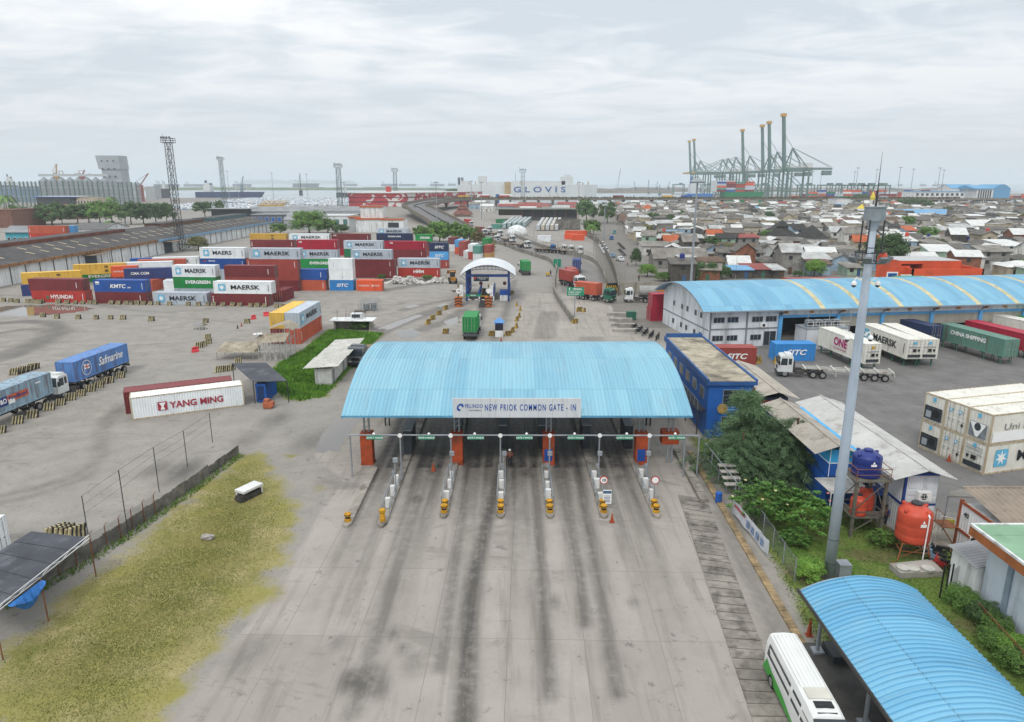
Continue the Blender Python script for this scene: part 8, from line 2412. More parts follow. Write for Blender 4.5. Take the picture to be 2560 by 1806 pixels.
# ------------------ lattice towers and lamp poles
def Lz(c,xb,yb,xt,yt,w0,w1,label,m=DK,plat=True,Y=None):
 p=g(c,xb,yb) if Y is None else aty(c,xb,yb,Y);p.z=0;h=aty(c,xt,yt,p.y).z
 t=TH('lattice_tower',label,'tower',p);n=max(6,int(h/(w0*.95)))
 mb=MB();r=w0*.05
 for i in range(n):
  za,zb=h*i/n,h*(i+1)/n;wa,wb_=(w0+(w1-w0)*i/n)/2,(w0+(w1-w0)*(i+1)/n)/2
  cs_=((-1,-1),(1,-1),(1,1),(-1,1))
  for k in range(4):
   a,b=cs_[k],cs_[(k+1)%4]
   mb.bar((a[0]*wa,a[1]*wa,za),(a[0]*wb_,a[1]*wb_,zb),r);mb.bar((a[0]*wb_,a[1]*wb_,zb),(b[0]*wb_,b[1]*wb_,zb),r*.75)
   s_,e_=(a,b) if i%2 else (b,a);mb.bar((s_[0]*wa,s_[1]*wa,za),(e_[0]*wb_,e_[1]*wb_,zb),r*.6)
 mb.zB('lattice',m,t)
 mb=MB();mb.bar((0,-w0*.1,0),(0,-w1*.1,h),r*.8);mb.zB('ladder',m,t)
 if plat:
  q=w1*.95;mb=MB();mb.box(-q,q,-q,q,h-.1,h+.1)
  for k in range(8):
   a=2*math.pi*k/8;mb.bar((q*max(-1,min(1,1.4*math.cos(a))),q*max(-1,min(1,1.4*math.sin(a))),h),(q*max(-1,min(1,1.4*math.cos(a))),q*max(-1,min(1,1.4*math.sin(a))),h+w1*.8),r*.8)
  for z in (h+w1*.4,h+w1*.8):
   for k in range(4):
    a,b=((-q,-q),(q,-q),(q,q),(-q,q))[k],((q,-q),(q,q),(-q,q),(-q,-q))[k];mb.bar((*a,z),(*b,z),r*.8)
  mb.zB('platform',m,t)
  for k in range(4):
   mb=MB();mb.cbox((-q*.8+q*.53*k,-q,h+w1*.95),(w1*.25,w1*.2,w1*.25));mb.bar((-q*.8+q*.53*k,-q,h+w1*.4),(-q*.8+q*.53*k,-q,h+w1*.95),r*.5);mb.zB('floodlight',m,t)
  mb=MB();mb.bar((-q,0,h),(-q,0,h+w1*1.6),r*.5);mb.zB('rod',m,t)
 return t
GT=M('teal grey tower steel','#5f7476',.6,.2)
Lz('A',1622,1172,1503,205,2.4,2.,'tallest dark lattice floodlight tower standing by the long shed')
Lz('A',2028,872,1975,360,3.,2.2,'slim teal lattice floodlight tower beyond the long shed',GT)
Lz('B',897,445,884,140,5,4,'lattice floodlight tower before the red and white terminal',GT,Y=780);Lz('B',1395,350,1393,175,4.5,4,'lattice floodlight tower behind the red and white terminal',GT,Y=1000);Lz('C',742,380,740,185,4.5,4,'lattice floodlight tower before the car carrier',GT,Y=900)
PM=M('pale pole steel','#949a9e',.55,.15)
def Po(c,xb,yb,xt,yt,label,style='mast',r=None,Y=None,group=None):
 p=g(c,xb,yb) if Y is None else aty(c,xb,yb,Y);p.z=0;h=max(4,aty(c,xt,yt,p.y).z);r=r or max(.09,h*.011)
 t=TH('light_pole',label,'light pole',p,0,group)
 mb=MB();mb.bar((0,0,0),(0,0,h),r,r*.55,8);mb.zB('pole',PM,t)
 if style=='mast':
  mb=MB();mb.La([(r*5,h-.3),(r*5.5,h),(r*1.5,h+.6)],n=10)
  mb.zB('lamp_ring',PM,t)
 elif style=='arm':
  mb=MB();mb.bar((0,0,h),(-1.2,0,h+.5),r*.6);mb.bar((-1.2,0,h+.5),(-2.,0,h+.4),r*.6);mb.zB('arm',PM,t);mb=MB();mb.cbox((-2.2,0,h+.38),(.8,.3,.14));mb.zB('lamp_head',PM,t)
 elif style=='double':
  for s_ in (-1,1):
   mb=MB();mb.bar((0,0,h-.2),(s_*1.8,0,h+.5),r*.6);mb.cbox((s_*2.1,0,h+.5),(.8,.3,.14));mb.zB('arm',PM,t)
 return t
Po('A',1125,935,1080,555,'thick pale mast rising from the dark grove',r=.5)
for x,y,xt,yt,lb in ((545,1260,500,1080,'curved-arm lamp post over the shed eave near the picture edge'),(1140,1110,1125,985,'curved-arm lamp post at mid length of the shed roof'),(1985,1115,1970,890,'curved-arm lamp post before the blue shed eave'),(815,920,800,830,'curved-arm lamp post before the grove'),(1375,940,1365,800,'curved-arm lamp post at the grove end')):
 Po('A',x,y,xt,yt,lb,'arm',.09)
for c,x,y,xt,yt,lb in (('B',303,435,286,190,'high mast lamp over the far car yard nearest the blue ship'),('B',612,440,596,200,'high mast lamp over the far car yard between two lattice towers'),('B',947,552,930,275,'high mast lamp before the red and white terminal'),('B',1768,690,1752,275,'high mast lamp beside the ramp bank'),('B',2078,560,2072,265,'high mast lamp over the ramp by the pagoda roof'),('C',372,605,367,275,'high mast lamp next to the pagoda-roofed mosque'),('C',1240,615,1241,275,'high mast lamp at the end of the black bus shed'),('C',770,505,766,345,'high mast lamp behind the black bus shed'),('A',2060,720,2030,460,'high mast lamp just past the slim teal tower'),('A',2145,720,2128,555,'shorter mast lamp by the blue ship bow'),('A',770,760,740,545,'mast lamp before the silo netting')):
 Po(c,x,y,xt,yt,lb)
for x,y,xt,yt,lb in ((842,945,842,680,'double lamp post on the inner road by the white flatbeds'),(1052,1050,1050,810,'lamp post on the inner road by the green hanging sign'),(603,860,603,700,'lamp post at the upper truck queue'),(1375,930,1372,755,'lamp post by the leaning palm')):
 Po('C',x,y,xt,yt,lb,'double',.12)
for c,x,y,xt,yt,lb in (('R',385,1620,400,1225,'thin white lamp post at the kampung street end'),('R',2110,1600,2125,1215,'thin white lamp post beside the red market roof'),('S',1165,1610,1190,1365,'thin white lamp post before the light green tree'),('S',1780,1570,1800,1165,'black-lamped post near the road sign'),('S',1820,1560,1865,1170,'bare white post beside the black-lamped one'),('T',1065,1240,1080,1090,'curved lamp post behind the orange building')):
 Po(c,x,y,xt,yt,lb,'arm',.07)
Po('R',1420,1620,1520,90,'tall thin grey mast rising behind the warehouse ridge',Y=150,r=.3)
Po('C',1470,800,1478,480,'telecom pole with antennas beside the kampung street',Y=330,r=.3)
p=g('C',1050,1040);t=TH('hanging_sign','small green sign board on the lamp post by the truck queue','road sign',(p.x,p.y-.3,0));zs=aty('C',1050,995,p.y).z
mb=MB();mb.box(-1.2,1.2,-.05,.05,zs-1.2,zs+1.2);mb.zB('panel',GREEN_S,t);mb=MB();mb.bar((0,.1,0),(0,.1,zs),.08);mb.zB('post',PM,t)
# ------------------ kampung
RF_={'dark grey sheet':M('dark grey kampung roof','#63605b',.85,.25,.3,'#857f74',.4,.5),'weathered grey':M('weathered grey kampung roof','#8b867e',.85,.25,.3,'#5a544c',.45,.5),'pale zinc':M('pale zinc kampung roof','#b5b7b5',.6,.2,.3,'#7d7466',.4,.5),'white metal':M('white metal kampung roof','#d4d5d2',.55,.1,.3,'#9a948a',.3),'rusty brown':M('rusty brown kampung roof','#6e5a4c',.85,.3,.4,'#4d4238',.4),'orange tile':M('orange tile kampung roof','#b5603c',.8,.2,.6,'#7a4630',.35),'dull red':M('dull red kampung roof','#94504a',.8,.2,.5,'#6b4a42',.35),'black felt':M('black kampung roof','#3a3937',.85,.25,.4),'sky blue':M('sky blue kampung roof','#6fa0c4',.6,.15,.4)}
WL_={'white':M('white kampung wall','#cbcac5',.85,.15,.4,'#7d776c',.45,.5,True,k=1.15),'grey block':M('grey block kampung wall','#8e8b86',.9,.2,.5,'#5a5650',.4),'cream':M('cream kampung wall','#b9ad96',.85,.18,.5,'#77694f',.35),'bare brick':M('bare brick kampung wall','#8d5e48',.9,.25,1.,'#5a4436',.4),'pale green':M('pale green kampung wall','#9db8a2',.8,.15),'pale blue':M('pale blue kampung wall','#97afc0',.8,.15),'dark timber':M('dark timber kampung wall','#57524b',.85,.25)}
def house_mb(W,D,h,kind_,pitch,ov=.5):
 wl,rf=MB(),MB()
 if kind_=='gable':
  wl.extr([(0,0),(D,0),(D,h),(D/2,h+pitch),(0,h)],0,W)
  rf.extr([(-ov,h-.15),(D/2,h+pitch+.02),(D+ov,h-.15),(D+ov,h),(D/2,h+pitch+.2),(-ov,h)],-ov,W+ov)
 elif kind_=='front gable':
  for m,a in ((wl,[(0,0),(W,0),(W,h),(W/2,h+pitch),(0,h)]),):m.add([(x,0,z) for x,z in a]+[(x,D,z) for x,z in a],[(0,1,2,3,4),(9,8,7,6,5)]+[(k,5+k,5+(k+1)%5,(k+1)%5) for k in range(5)])
  a=[(-ov,h-.15),(W/2,h+pitch+.02),(W+ov,h-.15),(W+ov,h),(W/2,h+pitch+.2),(-ov,h)]
  rf.add([(x,-ov,z) for x,z in a]+[(x,D+ov,z) for x,z in a],[tuple(range(6)),tuple(range(11,5,-1))]+[(k,6+k,6+(k+1)%6,(k+1)%6) for k in range(6)])
 elif kind_=='hip':
  wl.box(0,W,0,D,0,h);r=min(W,D)/2
  rf.add([(-ov,-ov,h),(W+ov,-ov,h),(W+ov,D+ov,h),(-ov,D+ov,h),(r,D/2,h+pitch),(W-r+.02,D/2,h+pitch)],[(0,1,5,4),(1,2,5),(2,3,4,5),(3,0,4),(3,2,1,0)])
 elif kind_=='lean':
  wl.extr([(0,0),(D,0),(D,h+pitch*.6),(0,h)],0,W)
  rf.extr([(-ov,h-.1),(D+ov,h+pitch*.65),(D+ov,h+pitch*.65+.15),(-ov,h+.08)],-ov,W+ov)
 else:
  wl.box(0,W,0,D,0,h);rf.box(-.15,W+.15,-.15,D+.15,h,h+.2)
 return wl,rf
WIN_D=glassy('dark house window',(.025,.028,.03),.3);DOORS=[M('brown door','#5d4636'),M('blue shop door','#3a5a80'),M('green shop door','#3f6a58')]
rh=random.Random(77)
def Ho(p,rz,W,D,h,kind_,pitch,roof,wall,label,wins=2,store=1,cat='house',group='houses of the kampung'):
 t=TH('kampung_house',label,cat,p,rz,group)
 wl,rf=house_mb(W,D,h,kind_,pitch)
 wl.zB('wall',WL_[wall],t);rf.zB('roof',RF_[roof],t)
 for s_ in range(store):
  for k in range(wins):
   x=W*(k+.5)/wins+rh.uniform(-.3,.3);z=h*s_/store+1.1
   if s_==0 and k==wins//2:MB().box(x-.5,x+.5,-.05,.0,0,2.1).zB('door',rh.choice(DOORS),t)
   else:MB().box(x-.55,x+.55,-.06,.0,z,z+1.1).zB('window',WIN_D,t)
 return t
HERO=[]
def Hr(c,x0,x1,yb,yt,D,kind_,pitch,roof,wall,label,wins=2,store=1,rz=.0,dy=.0):
 b=g(c,x0,yb);e=aty(c,x1,yb,b.y);W=e.x-b.x;h=max(2.4,aty(c,(x0+x1)/2,yt,b.y).z)
 HERO.append((b.x+W/2,b.y+D/2,max(W,D)*.5+2.5));return Ho((b.x,b.y+dy,0),R_(rz),W,D,h,kind_,pitch,roof,wall,label,wins,store)
Hr('R',660,1095,1240,1095,8,'lean',1.5,'weathered grey','white','white house with three dark square windows at the street corner tree',3)
Hr('R',840,1660,1440,1285,9,'gable',2.6,'weathered grey','grey block','long grey house with pale patched sheet roof behind the bright street bush',5)
Hr('R',1005,1225,1130,1068,7,'gable',2.6,'orange tile','dark timber','small house with vivid orange tile roof behind the three-windowed white house',2)
Hr('R',1690,2040,1060,985,9,'gable',3.4,'orange tile','white','white house with big mottled orange tile roof by the thin mast',2)
Hr('R',650,870,590,520,12,'hip',4,'orange tile','white','pale house with pyramid orange roof near the flyover',2)
Hr('R',1110,1300,800,690,10,'flat',1,'dull red','white','white cube house with pinkish red band roof',1,2)
Hr('R',1720,1910,850,700,9,'flat',1,'pale zinc','white','white two-storey flat house with a row of black vents',3,2)
Hr('R',310,670,770,705,12,'gable',4,'rusty brown','grey block','long brown-roofed house beside the kampung street',4)
Hr('R',250,560,620,555,12,'lean',1.5,'white metal','pale green','white-roofed green hall at the street end near the flyover',4)
Hr('R',1080,1275,915,830,8,'lean',2,'white metal','white','white upswept-roof house with dark open porch',2)
Hr('S',750,1075,1405,1215,15,'gable',2,'weathered grey','white','white house with brown columns and a tall black door above the shops',3)
Hr('S',330,530,1330,1180,6,'lean',1,'pale zinc','grey block','narrow two-storey house with glazed upper balcony',3,2)
Hr('S',600,1120,1090,960,15,'hip',5.5,'black felt','white','white house under large black pyramid roof with raised cupola',2)
b=HERO[-1];t=TH('roof_cupola','square black-roofed cupola lantern above the large black pyramid roof','cupola',(b[0]+1.5,b[1],0));zt=aty('S',1010,780,b[1]).z
MB().box(-2,2,-2,2,zt-3.5,zt).zB('lantern',WL_['dark timber'],t);mb=MB();mb.add([(-3,-3,zt),(3,-3,zt),(3,3,zt),(-3,3,zt),(0,0,zt+2.6)],[(0,1,4),(1,2,4),(2,3,4),(3,0,4),(3,2,1,0)]);mb.zB('roof',RF_['black felt'],t)
Hr('S',1230,1535,1150,975,13,'hip',5,'black felt','white','white house under the smaller black pyramid roof',1)
Hr('S',1535,2020,1210,1110,9,'lean',1.6,'weathered grey','bare brick','bare red-brick house with grey roof before the big mast tree',2)
Hr('S',1640,1830,870,800,9,'lean',1.5,'dull red','dark timber','house with salmon red sheet roof near the yellow dome',2)
Hr('S',1890,2060,835,760,14,'gable',2,'white metal','white','white hall with white sheet roof below the yellow dome',2)
Hr('S',620,900,730,690,12,'gable',2,'white metal','white','long white-roofed house behind the black cupola',3)
Hr('S',680,815,580,490,8,'flat',1,'weathered grey','pale green','green-sheeted house front below the cranes',1)
Hr('S',285,700,1590,1530,7,'lean',1.2,'dull red','dark timber','market stall with red and mint striped sheet roof',4)
Hr('S',700,870,1600,1505,7,'lean',1.2,'pale zinc','dark timber','open shop with pale zinc roof next to the striped market stall',2)
Hr('S',1850,2070,1560,1490,6,'lean',1.2,'weathered grey','pale green','green kiosk beside the bare white post',2)
Hr('S',60,370,1600,1540,6,'lean',.8,'sky blue','dark timber','stall under blue tarpaulin beside the red striped market',2)
Hr('T',450,1235,650,598,22,'gable',4,'sky blue','grey block','long grey hall with sky-blue roof strip beyond the mast platform',6)
Hr('T',1240,1450,690,530,10,'flat',1,'weathered grey','grey block','windowless tall grey block house beside the long blue-roofed hall',0)
Hr('T',1450,1890,680,580,10,'flat',1,'weathered grey','grey block','wide blank grey block wall house beyond the tall grey one',0)
Hr('T',1500,1905,880,765,13,'gable',3,'white metal','white','big pale house with white roof and a row of slit vents',5)
Hr('T',720,940,810,720,12,'gable',2.5,'white metal','grey block','pale house with white roof and a yellow door panel',2)
Hr('T',1010,1190,820,710,10,'flat',1,'weathered grey','grey block','slate-grey cube house next to the yellow door panel house',1)
Hr('T',1990,2330,1230,1060,12,'lean',2,'white metal','white','large white house with white roof above the arched blue end wall',2,2)
Hr('T',1790,2090,1270,1180,9,'front gable',2.5,'white metal','pale blue','white-roofed house with dark blue gable front',0)
Hr('T',560,780,1190,1080,8,'lean',2,'pale zinc','pale blue','house with turquoise upper panel beside the big mast tree',2,2)
Hr('T',610,830,1320,1215,7,'flat',1,'dull red','pale green','small green-glazed shop with dull red roof before the turquoise house',3)
Hr('T',1300,1720,970,935,10,'lean',2,'white metal','white','long white-roofed terrace between grey houses near the orange tank',4)
Hr('T',2050,2330,1480,1370,8,'flat',1,'white metal','white','long white shed past the orange building at the picture edge',2)
bm_=g('E',900,545);Yd=bm_.y;kx=lambda x,y:aty('E',x,y,Yd)
t=TH('mosque','mosque with bright yellow onion dome, green rim and white minaret','mosque',(kx(912,540).x,Yd,0));r=(kx(960,520)-kx(865,520)).x/2;z0=kx(912,528).z
HERO.append((t.location.x,Yd+6,16))
MB().box(-r*1.5,r*1.5,0,r*3,0,z0-1.2).zB('wall',WL_['white'],t);MB().box(-r*1.6,r*1.6,-.3,r*3.1,z0-1.2,z0).zB('green_rim',M('mosque green','#6dae7a',.6,.1),t)
YD=M('bright yellow dome paint','#d8c32c',.45,.06)
mb=MB();mb.La([(r*.92,0),(r,r*.25),(r*.9,r*.6),(r*.62,r*.95),(r*.25,r*1.2),(r*.05,r*1.45),(.02,r*1.7)],(0,r*1.5,z0),24);mb.zB('dome',YD,t,True)
mx_=kx(978,500).x-t.location.x;zt=kx(985,418).z;rm=(kx(1008,450)-kx(950,450)).x/2
mb=MB();mb.La([(rm,0),(rm*.8,zt)],(mx_,2,0),8);mn=mb.zB('minaret',WL_['white'],t)
mb=MB();mb.La([(rm*.6,0),(rm*.75,rm*.6),(rm*.45,rm*1.5),(.05,rm*2.6)],(mx_,2,zt),16);mb.zB('minaret_dome',YD,mn)
for k in range(3):MB().box(mx_-.5,mx_+.5,2-rm-.05,2-rm*.7,zt*(.55+.15*k),zt*(.55+.15*k)+1.4).zB('slit',WIN_D,mn)
Yo=172.;ox=lambda x,y,Y=Yo:aty('E',x,y,Y)
t=TH('orange_building','bright orange flat-roofed building with a deep covered porch','building',(ox(1470,1010).x,Yo,0));HERO.append((ox(1750,1000).x,Yo+6,30))
OB=M('bright orange wall paint','#cf5430',.65,.12,.3,'#9a4630',.25,.4,k=1.1)
zl,zu=ox(1800,1018).z,ox(1800,945,Yo+5).z;a,b,c2,d2=ox(1475,0).x,ox(2125,0).x,ox(1430,0).x,ox(2003,0).x
mb=MB();mb.box(a,b,Yo,Yo+.4,0,zl);mb.box(a,a+.4,Yo,Yo+4,0,zl);mb.box(b-.4,b,Yo,Yo+14,0,zl);wb(mb,'low_wall',OB,t)
mb=MB();mb.box(ox(1335,0).x,ox(1512,0).x,Yo+3,Yo+3.4,0,ox(1400,993,Yo+3).z);wb(mb,'side_wall',OB,t)
xm=ox(1645,0).x
mb=MB();mb.box(xm,d2,Yo+4,Yo+15,0,zu);mb.box(c2,xm,Yo+4,Yo+15,zu-.8,zu);mb.box(c2,c2+.5,Yo+4,Yo+15,0,zu-.8);mb.box(c2+.5,xm,Yo+14.5,Yo+15,0,zu-.8);wb(mb,'upper_block',OB,t)
mb=MB();mb.box(c2+.1,d2-.1,Yo+4.1,Yo+14.9,zu,zu+.08);wb(mb,'roof',M('pale flat roofing','#b5b6b6',.7,.1),t)
for k,x in enumerate((1148,1270)):
 p=ox(x,1100,164);q=ox(x,1045 if k==0 else 1068,164);s_=TH('blue_sign','blue panel with white frame standing behind the warehouse, '+('taller and apart from' if k==0 else 'right before')+' the green container','sign',(p.x,164,0))
 MB().box(-1.3,1.3,0,.15,q.z-5,q.z).zB('frame',WS,s_);MB().box(-1.05,1.05,-.03,0,q.z-4.7,q.z-.3).zB('panel',BLUE_S,s_);MB().box(-.15,.15,.02,.14,0,q.z-5).zB('post',SL,s_)
p=aty('E',948,940,160);t=TH('warning_sign','orange diamond warning sign on a thin post before the big mast tree','road sign',(p.x,160,0));mb=MB();mb.add([(-1,0,p.z),(0,0,p.z-1),(1,0,p.z),(0,0,p.z+1),(-1,.06,p.z),(0,.06,p.z-1),(1,.06,p.z),(0,.06,p.z+1)],[(0,1,2,3),(7,6,5,4),(0,4,5,1),(1,5,6,2),(2,6,7,3),(3,7,4,0)]);mb.zB('panel',YELLOW,t);MB().box(-.08,.08,.08,.2,0,p.z+.8).zB('post',SL,t)
KT=list(RF_);KW_=[30,30,20,12,4,1.3,1.6,5,.5]
cells=[]
for iy in range(72):
 Y=186+iy*8.4
 xmin=33+(Y-186)*.1+9;xmax=.765*Y+22
 if Y>440:xmin-=0
 x=xmin+rh.uniform(0,4)
 while x<xmax:
  W=rh.uniform(4.2,9.2);cells.append((x+W/2,Y+rh.uniform(-1.6,1.6),W));x+=W+rh.uniform(.2,2.2)
LM=[('street',None),]
LMK=[((62,470),'the street end'),((40,215),'the street corner tree'),((HERO[12][0],HERO[12][1]),'the black pyramid roof'),((bm_.x,bm_.y),'the yellow-domed mosque'),((120,178),'the orange building'),((HERO[25][0],HERO[25][1]),'the long blue-roofed hall'),((HERO[2][0],HERO[2][1]),'the vivid orange-tiled house'),((HERO[9][0],HERO[9][1]),'the upswept white roof'),((HERO[7][0],HERO[7][1]),'the long brown-roofed house'),((HERO[10][0],HERO[10][1]),'the white columned house'),((HERO[28][0],HERO[28][1]),'the slit-vented white house'),((HERO[5][0],HERO[5][1]),'the pink-banded cube house'),((92,200),'the big mast tree')]
far=MB();FM=[RF_[k] for k in KT]+[WL_['white'],WL_['grey block'],WL_['cream']]
nth=0;prevroof='bare';used={}
for (cx,Y,W) in cells:
 if any(math.hypot(cx-hx,Y+4-hy)<hr+3.5 for hx,hy,hr in HERO):continue
 if any(abs(cx-tx)<3 and abs(Y-ty)<4 for tx,ty in ()):continue
 D=rh.uniform(5.5,8.6);two=rh.random()<.22;h=(rh.uniform(4.6,6.4) if two else rh.uniform(2.5,3.6));kd=rh.choices(['gable','front gable','lean','flat','hip'],[38,14,28,16,4])[0];pt_=rh.uniform(.9,2.3)
 roof=rh.choices(KT,KW_)[0];wall=rh.choice(['white','white','white','grey block','grey block','cream','bare brick','pale green','pale blue','dark timber','cream']);rz=R_(rh.gauss(0,7)-4)
 if nth<258:
  nth+=1
  (lx,ly),ln=min(LMK,key=lambda q:math.hypot(q[0][0]-cx,q[0][1]-Y))
  dx,dy=cx-lx,Y-ly;dd=math.hypot(dx,dy)
  rel=('close ' if dd<14 else 'well ' if dd>32 else '')+('behind' if dy>abs(dx) else 'before' if dy<-abs(dx) else 'beside')
  base=f"{'two-storey' if two else 'low'} {wall} house with {kd.replace('front gable', 'gable-fronted').replace('lean', 'sloping')} {roof} roof"
  lb=None
  for cand in (f'{base} {rel} {ln}',f'{base} by a {prevroof} one {rel} {ln}'):
   if len(cand.split())<=16 and cand not in used:lb=cand;break
  lb=lb or f'{base} {rel} {ln}';used[lb]=1
  Ho((cx-W/2,Y,0),rz,W,D,h,kd,pt_,roof,wall,lb,max(1,int(W/3.5)),2 if two else 1);prevroof=roof
  if rh.random()<.09 and kd=='flat' or rh.random()<.04:
   tk_=Tk((cx,Y+2.,h+(.2 if kd=='flat' else pt_*.8)),.7,1.4,rh.choice([T_OR,T_BLUE]),'small rooftop water tank on a kampung house',mark=False)['group']='rooftop water tanks'
 else:
  wl,rf=house_mb(W,D,h,kd,pt_,.4);ca,sa=math.cos(rz),math.sin(rz)
  for mb_,mi in ((wl,len(KT)+rh.randrange(3)),(rf,KT.index(roof))):
   far.mat(mi);far.add([(cx-W/2+x*ca-y*sa,Y+x*sa+y*ca,z) for x,y,z in mb_.v],mb_.f)
kind(far.zB('distant_housing',FM),'stuff')
pp=g('C',190,580);Yp=pp.y;t=TH('pagoda_mosque','mosque with three-tiered red-brown pagoda roof beside the ramp','mosque',(aty('C',205,580,Yp).x,Yp,0));s0=(aty('C',290,560,Yp)-aty('C',110,560,Yp)).x/2
RB=M('red-brown pagoda roof','#7d5248',.8,.2,.3);zb_=aty('C',200,560,Yp).z
for k,(f0,ya,yb) in enumerate(((1.,560,510),(.58,508,485),(.36,483,458))):
 z0,z1=aty('C',200,ya,Yp).z,aty('C',200,yb,Yp).z;r=s0*f0
 mb=MB();q=r*.45;mb.add([(-r,-r,z0),(r,-r,z0),(r,r,z0),(-r,r,z0),(-q,-q,z1),(q,-q,z1),(q,q,z1),(-q,q,z1)],[(0,1,5,4),(1,2,6,5),(2,3,7,6),(3,0,4,7),(4,5,6,7),(3,2,1,0)]);mb.zB('roof_tier',RB,t)
MB().box(-s0*.8,s0*.8,-s0*.8,s0*.8,0,zb_).zB('wall',WL_['cream'],t)
for k in range(26):
 x=rh.uniform(-60,70);Y=rh.uniform(560,780)
 if x<-45+(770-Y)*.1 and Y<700:x+=60
 ro,wa=rh.choice(['pale zinc','weathered grey','white metal','dull red']),rh.choice(['white','cream','pale blue'])
 Ho((x,Y,0),R_(rh.uniform(-15,15)),rh.uniform(9,18),10,rh.uniform(3.5,6),'gable',2,ro,wa,f'{wa} house with {ro} roof between the bus shed and the flyover',3,group='houses before the flyover')
for k in range(16):
 x,Y=((70,260),(105,300),(60,330),(150,250),(175,300),(130,360),(90,420),(210,380),(250,330),(160,450),(240,470),(310,430),(120,520),(200,560),(330,540),(390,500))[k]
 Tw((x+5,Y+4.2,0),rh.uniform(6,9),rh.uniform(6,8.5),('fara','farb','farc')[k%3],('dark','mid','olive')[k%3],'leafy tree rising between the tight kampung roofs',group='trees between the kampung roofs',lift=.3)
# ------------------ sea, land strips, harbour
t=NT('sea water');vec=t.coord(scale=(1,.35,1))
t.t.links.new(t.mix(t.mr(t.noise(vec,.01,4),.35,.65),lin('#7f8f94'),lin('#93a1a5')),t.b.inputs['Base Color']);t.b.inputs['Roughness'].default_value=.25;t.bump(t.noise(vec,.12,3),.15,.5)
mb=MB();mb.poly([(x,y,.25) for x,y in ((-29000,1240),(-190,1240),(-130,935),(352,935),(366,1720),(1500,1750),(29000,3000),(29000,39000),(-29000,39000))]);kind(mb.zB('sea',t.m),'structure')
def land(name,x0,x1,y0,y1,h,m,seed):
 r=random.Random(seed);n=60;mb=MB();vs=[]
 for i in range(n+1):
  x=x0+(x1-x0)*i/n;k=h*(.45+.55*r.random())*min(1,i/4,(n-i)/4)+.4
  vs+=[(x,y0,.2),(x,y0+(y1-y0)*.3,k),(x,y0+(y1-y0)*.7,k*r.uniform(.8,1.1)),(x,y1,.2)]
 mb.add(vs,[(4*i+j,4*i+4+j,4*i+5+j,4*i+1+j) for i in range(n) for j in range(3)]);kind(mb.zB(name,m),'structure')
GRNL=M('scrub land','#55663f',.9,.3,.01);DRTL=M('dredged earth','#6f685f',.9,.3,.02)
land('land_strip',-1700,-170,2500,3000,9,GRNL,1);land('land_strip',-60,1500,2050,2500,12,DRTL,2);land('hills',-4500,-2600,11500,12500,75,GRNL,5);land('land_strip',90,420,1800,1950,10,DRTL,8)
def hull(mb,L,B,z1,rake=.1,z0=.2,bulb=True):
 st=[(0,.75),(.04,.98),(.75,1.),(.9,.75),(1.,.06)]
 vs=[]
 for f,b in st:
  o=L*rake*.5 if f==1. else 0
  vs+=[(L*f-o,-B/2*b,z0),(L*f,-B/2*b,z1),(L*f,B/2*b,z1),(L*f-o,B/2*b,z0)]
 mb.add(vs,[(4*i+j,4*i+4+j,4*i+4+(j+1)%4,4*i+(j+1)%4) for i in range(len(st)-1) for j in range(4)]+[(0,1,2,3),tuple(4*(len(st)-1)+j for j in (3,2,1,0))]);return mb
HN=M('navy hull','#25365f',.6,.15,.05);HB_=M('rusty black hull','#3e4248',.7,.2,.05);HW=M('white ship paint','#cfd1d0',.6,.08,.05,'#a07a58',.2,.05,True);HG=M('green hull','#1f7a50',.6,.1,.05)
def ship(c,x0,x1,Y,zt,hm,label,sup=.15,supw=.16,suph=14,flip=False,masts=3,cargo=None,B=None):
 a,b=aty(c,x0,480,Y).x,aty(c,x1,480,Y).x;L=abs(b-a)
 s_=TH('cargo_ship',label,'ship',(b if flip else a,Y,0),math.pi if flip else 0)
 hull(MB(),L,B or L*.15,zt).zB('hull',hm,s_);bw=(B or L*.15)*.4
 mb=MB();mb.box(L*sup,L*(sup+supw),-bw,bw,zt,zt+suph*.7);mb.box(L*sup+L*supw*.2,L*(sup+supw*.9),-bw,bw,zt+suph*.7,zt+suph);su=mb.zB('superstructure',HW,s_)
 MB().box(L*(sup+supw*.9),L*(sup+supw*.9)+.3,-bw*.9,bw*.9,zt+suph*.78,zt+suph*.92).zB('bridge_windows',GL,su)
 mb=MB();mb.box(L*sup+1,L*(sup+supw*.3),-bw*.3,bw*.3,zt+suph*.7,zt+suph*1.25);mb.zB('funnel',hm,s_)
 for k in range(masts):
  mb=MB();x=L*(.42+.16*k);mb.bar((x,0,zt),(x,0,zt+suph*.8),L*.004+.2);mb.bar((x,0,zt+2),(x+L*.08,0,zt+suph*.55),L*.003+.15);mb.zB('derrick',HW,s_)
 return s_
ship('A',1745,2360,1290,10,HN,'blue cargo ship with white bridge at its near end moored beyond the car yard',.13,.1,16,flip=False)
ship('A',1425,1505,1240,16,HB_,'dark rusty ship bow showing beside the silo quay',.2,.3,12,masts=1);ship('A',-40,140,1180,22,HN,'ship with dark funnel behind the netting wall',.5,.25,14,masts=1);ship('B',870,985,1250,9,HB_,'small dark vessel behind the lattice tower before the red terminal',.6,.2,8,masts=1)
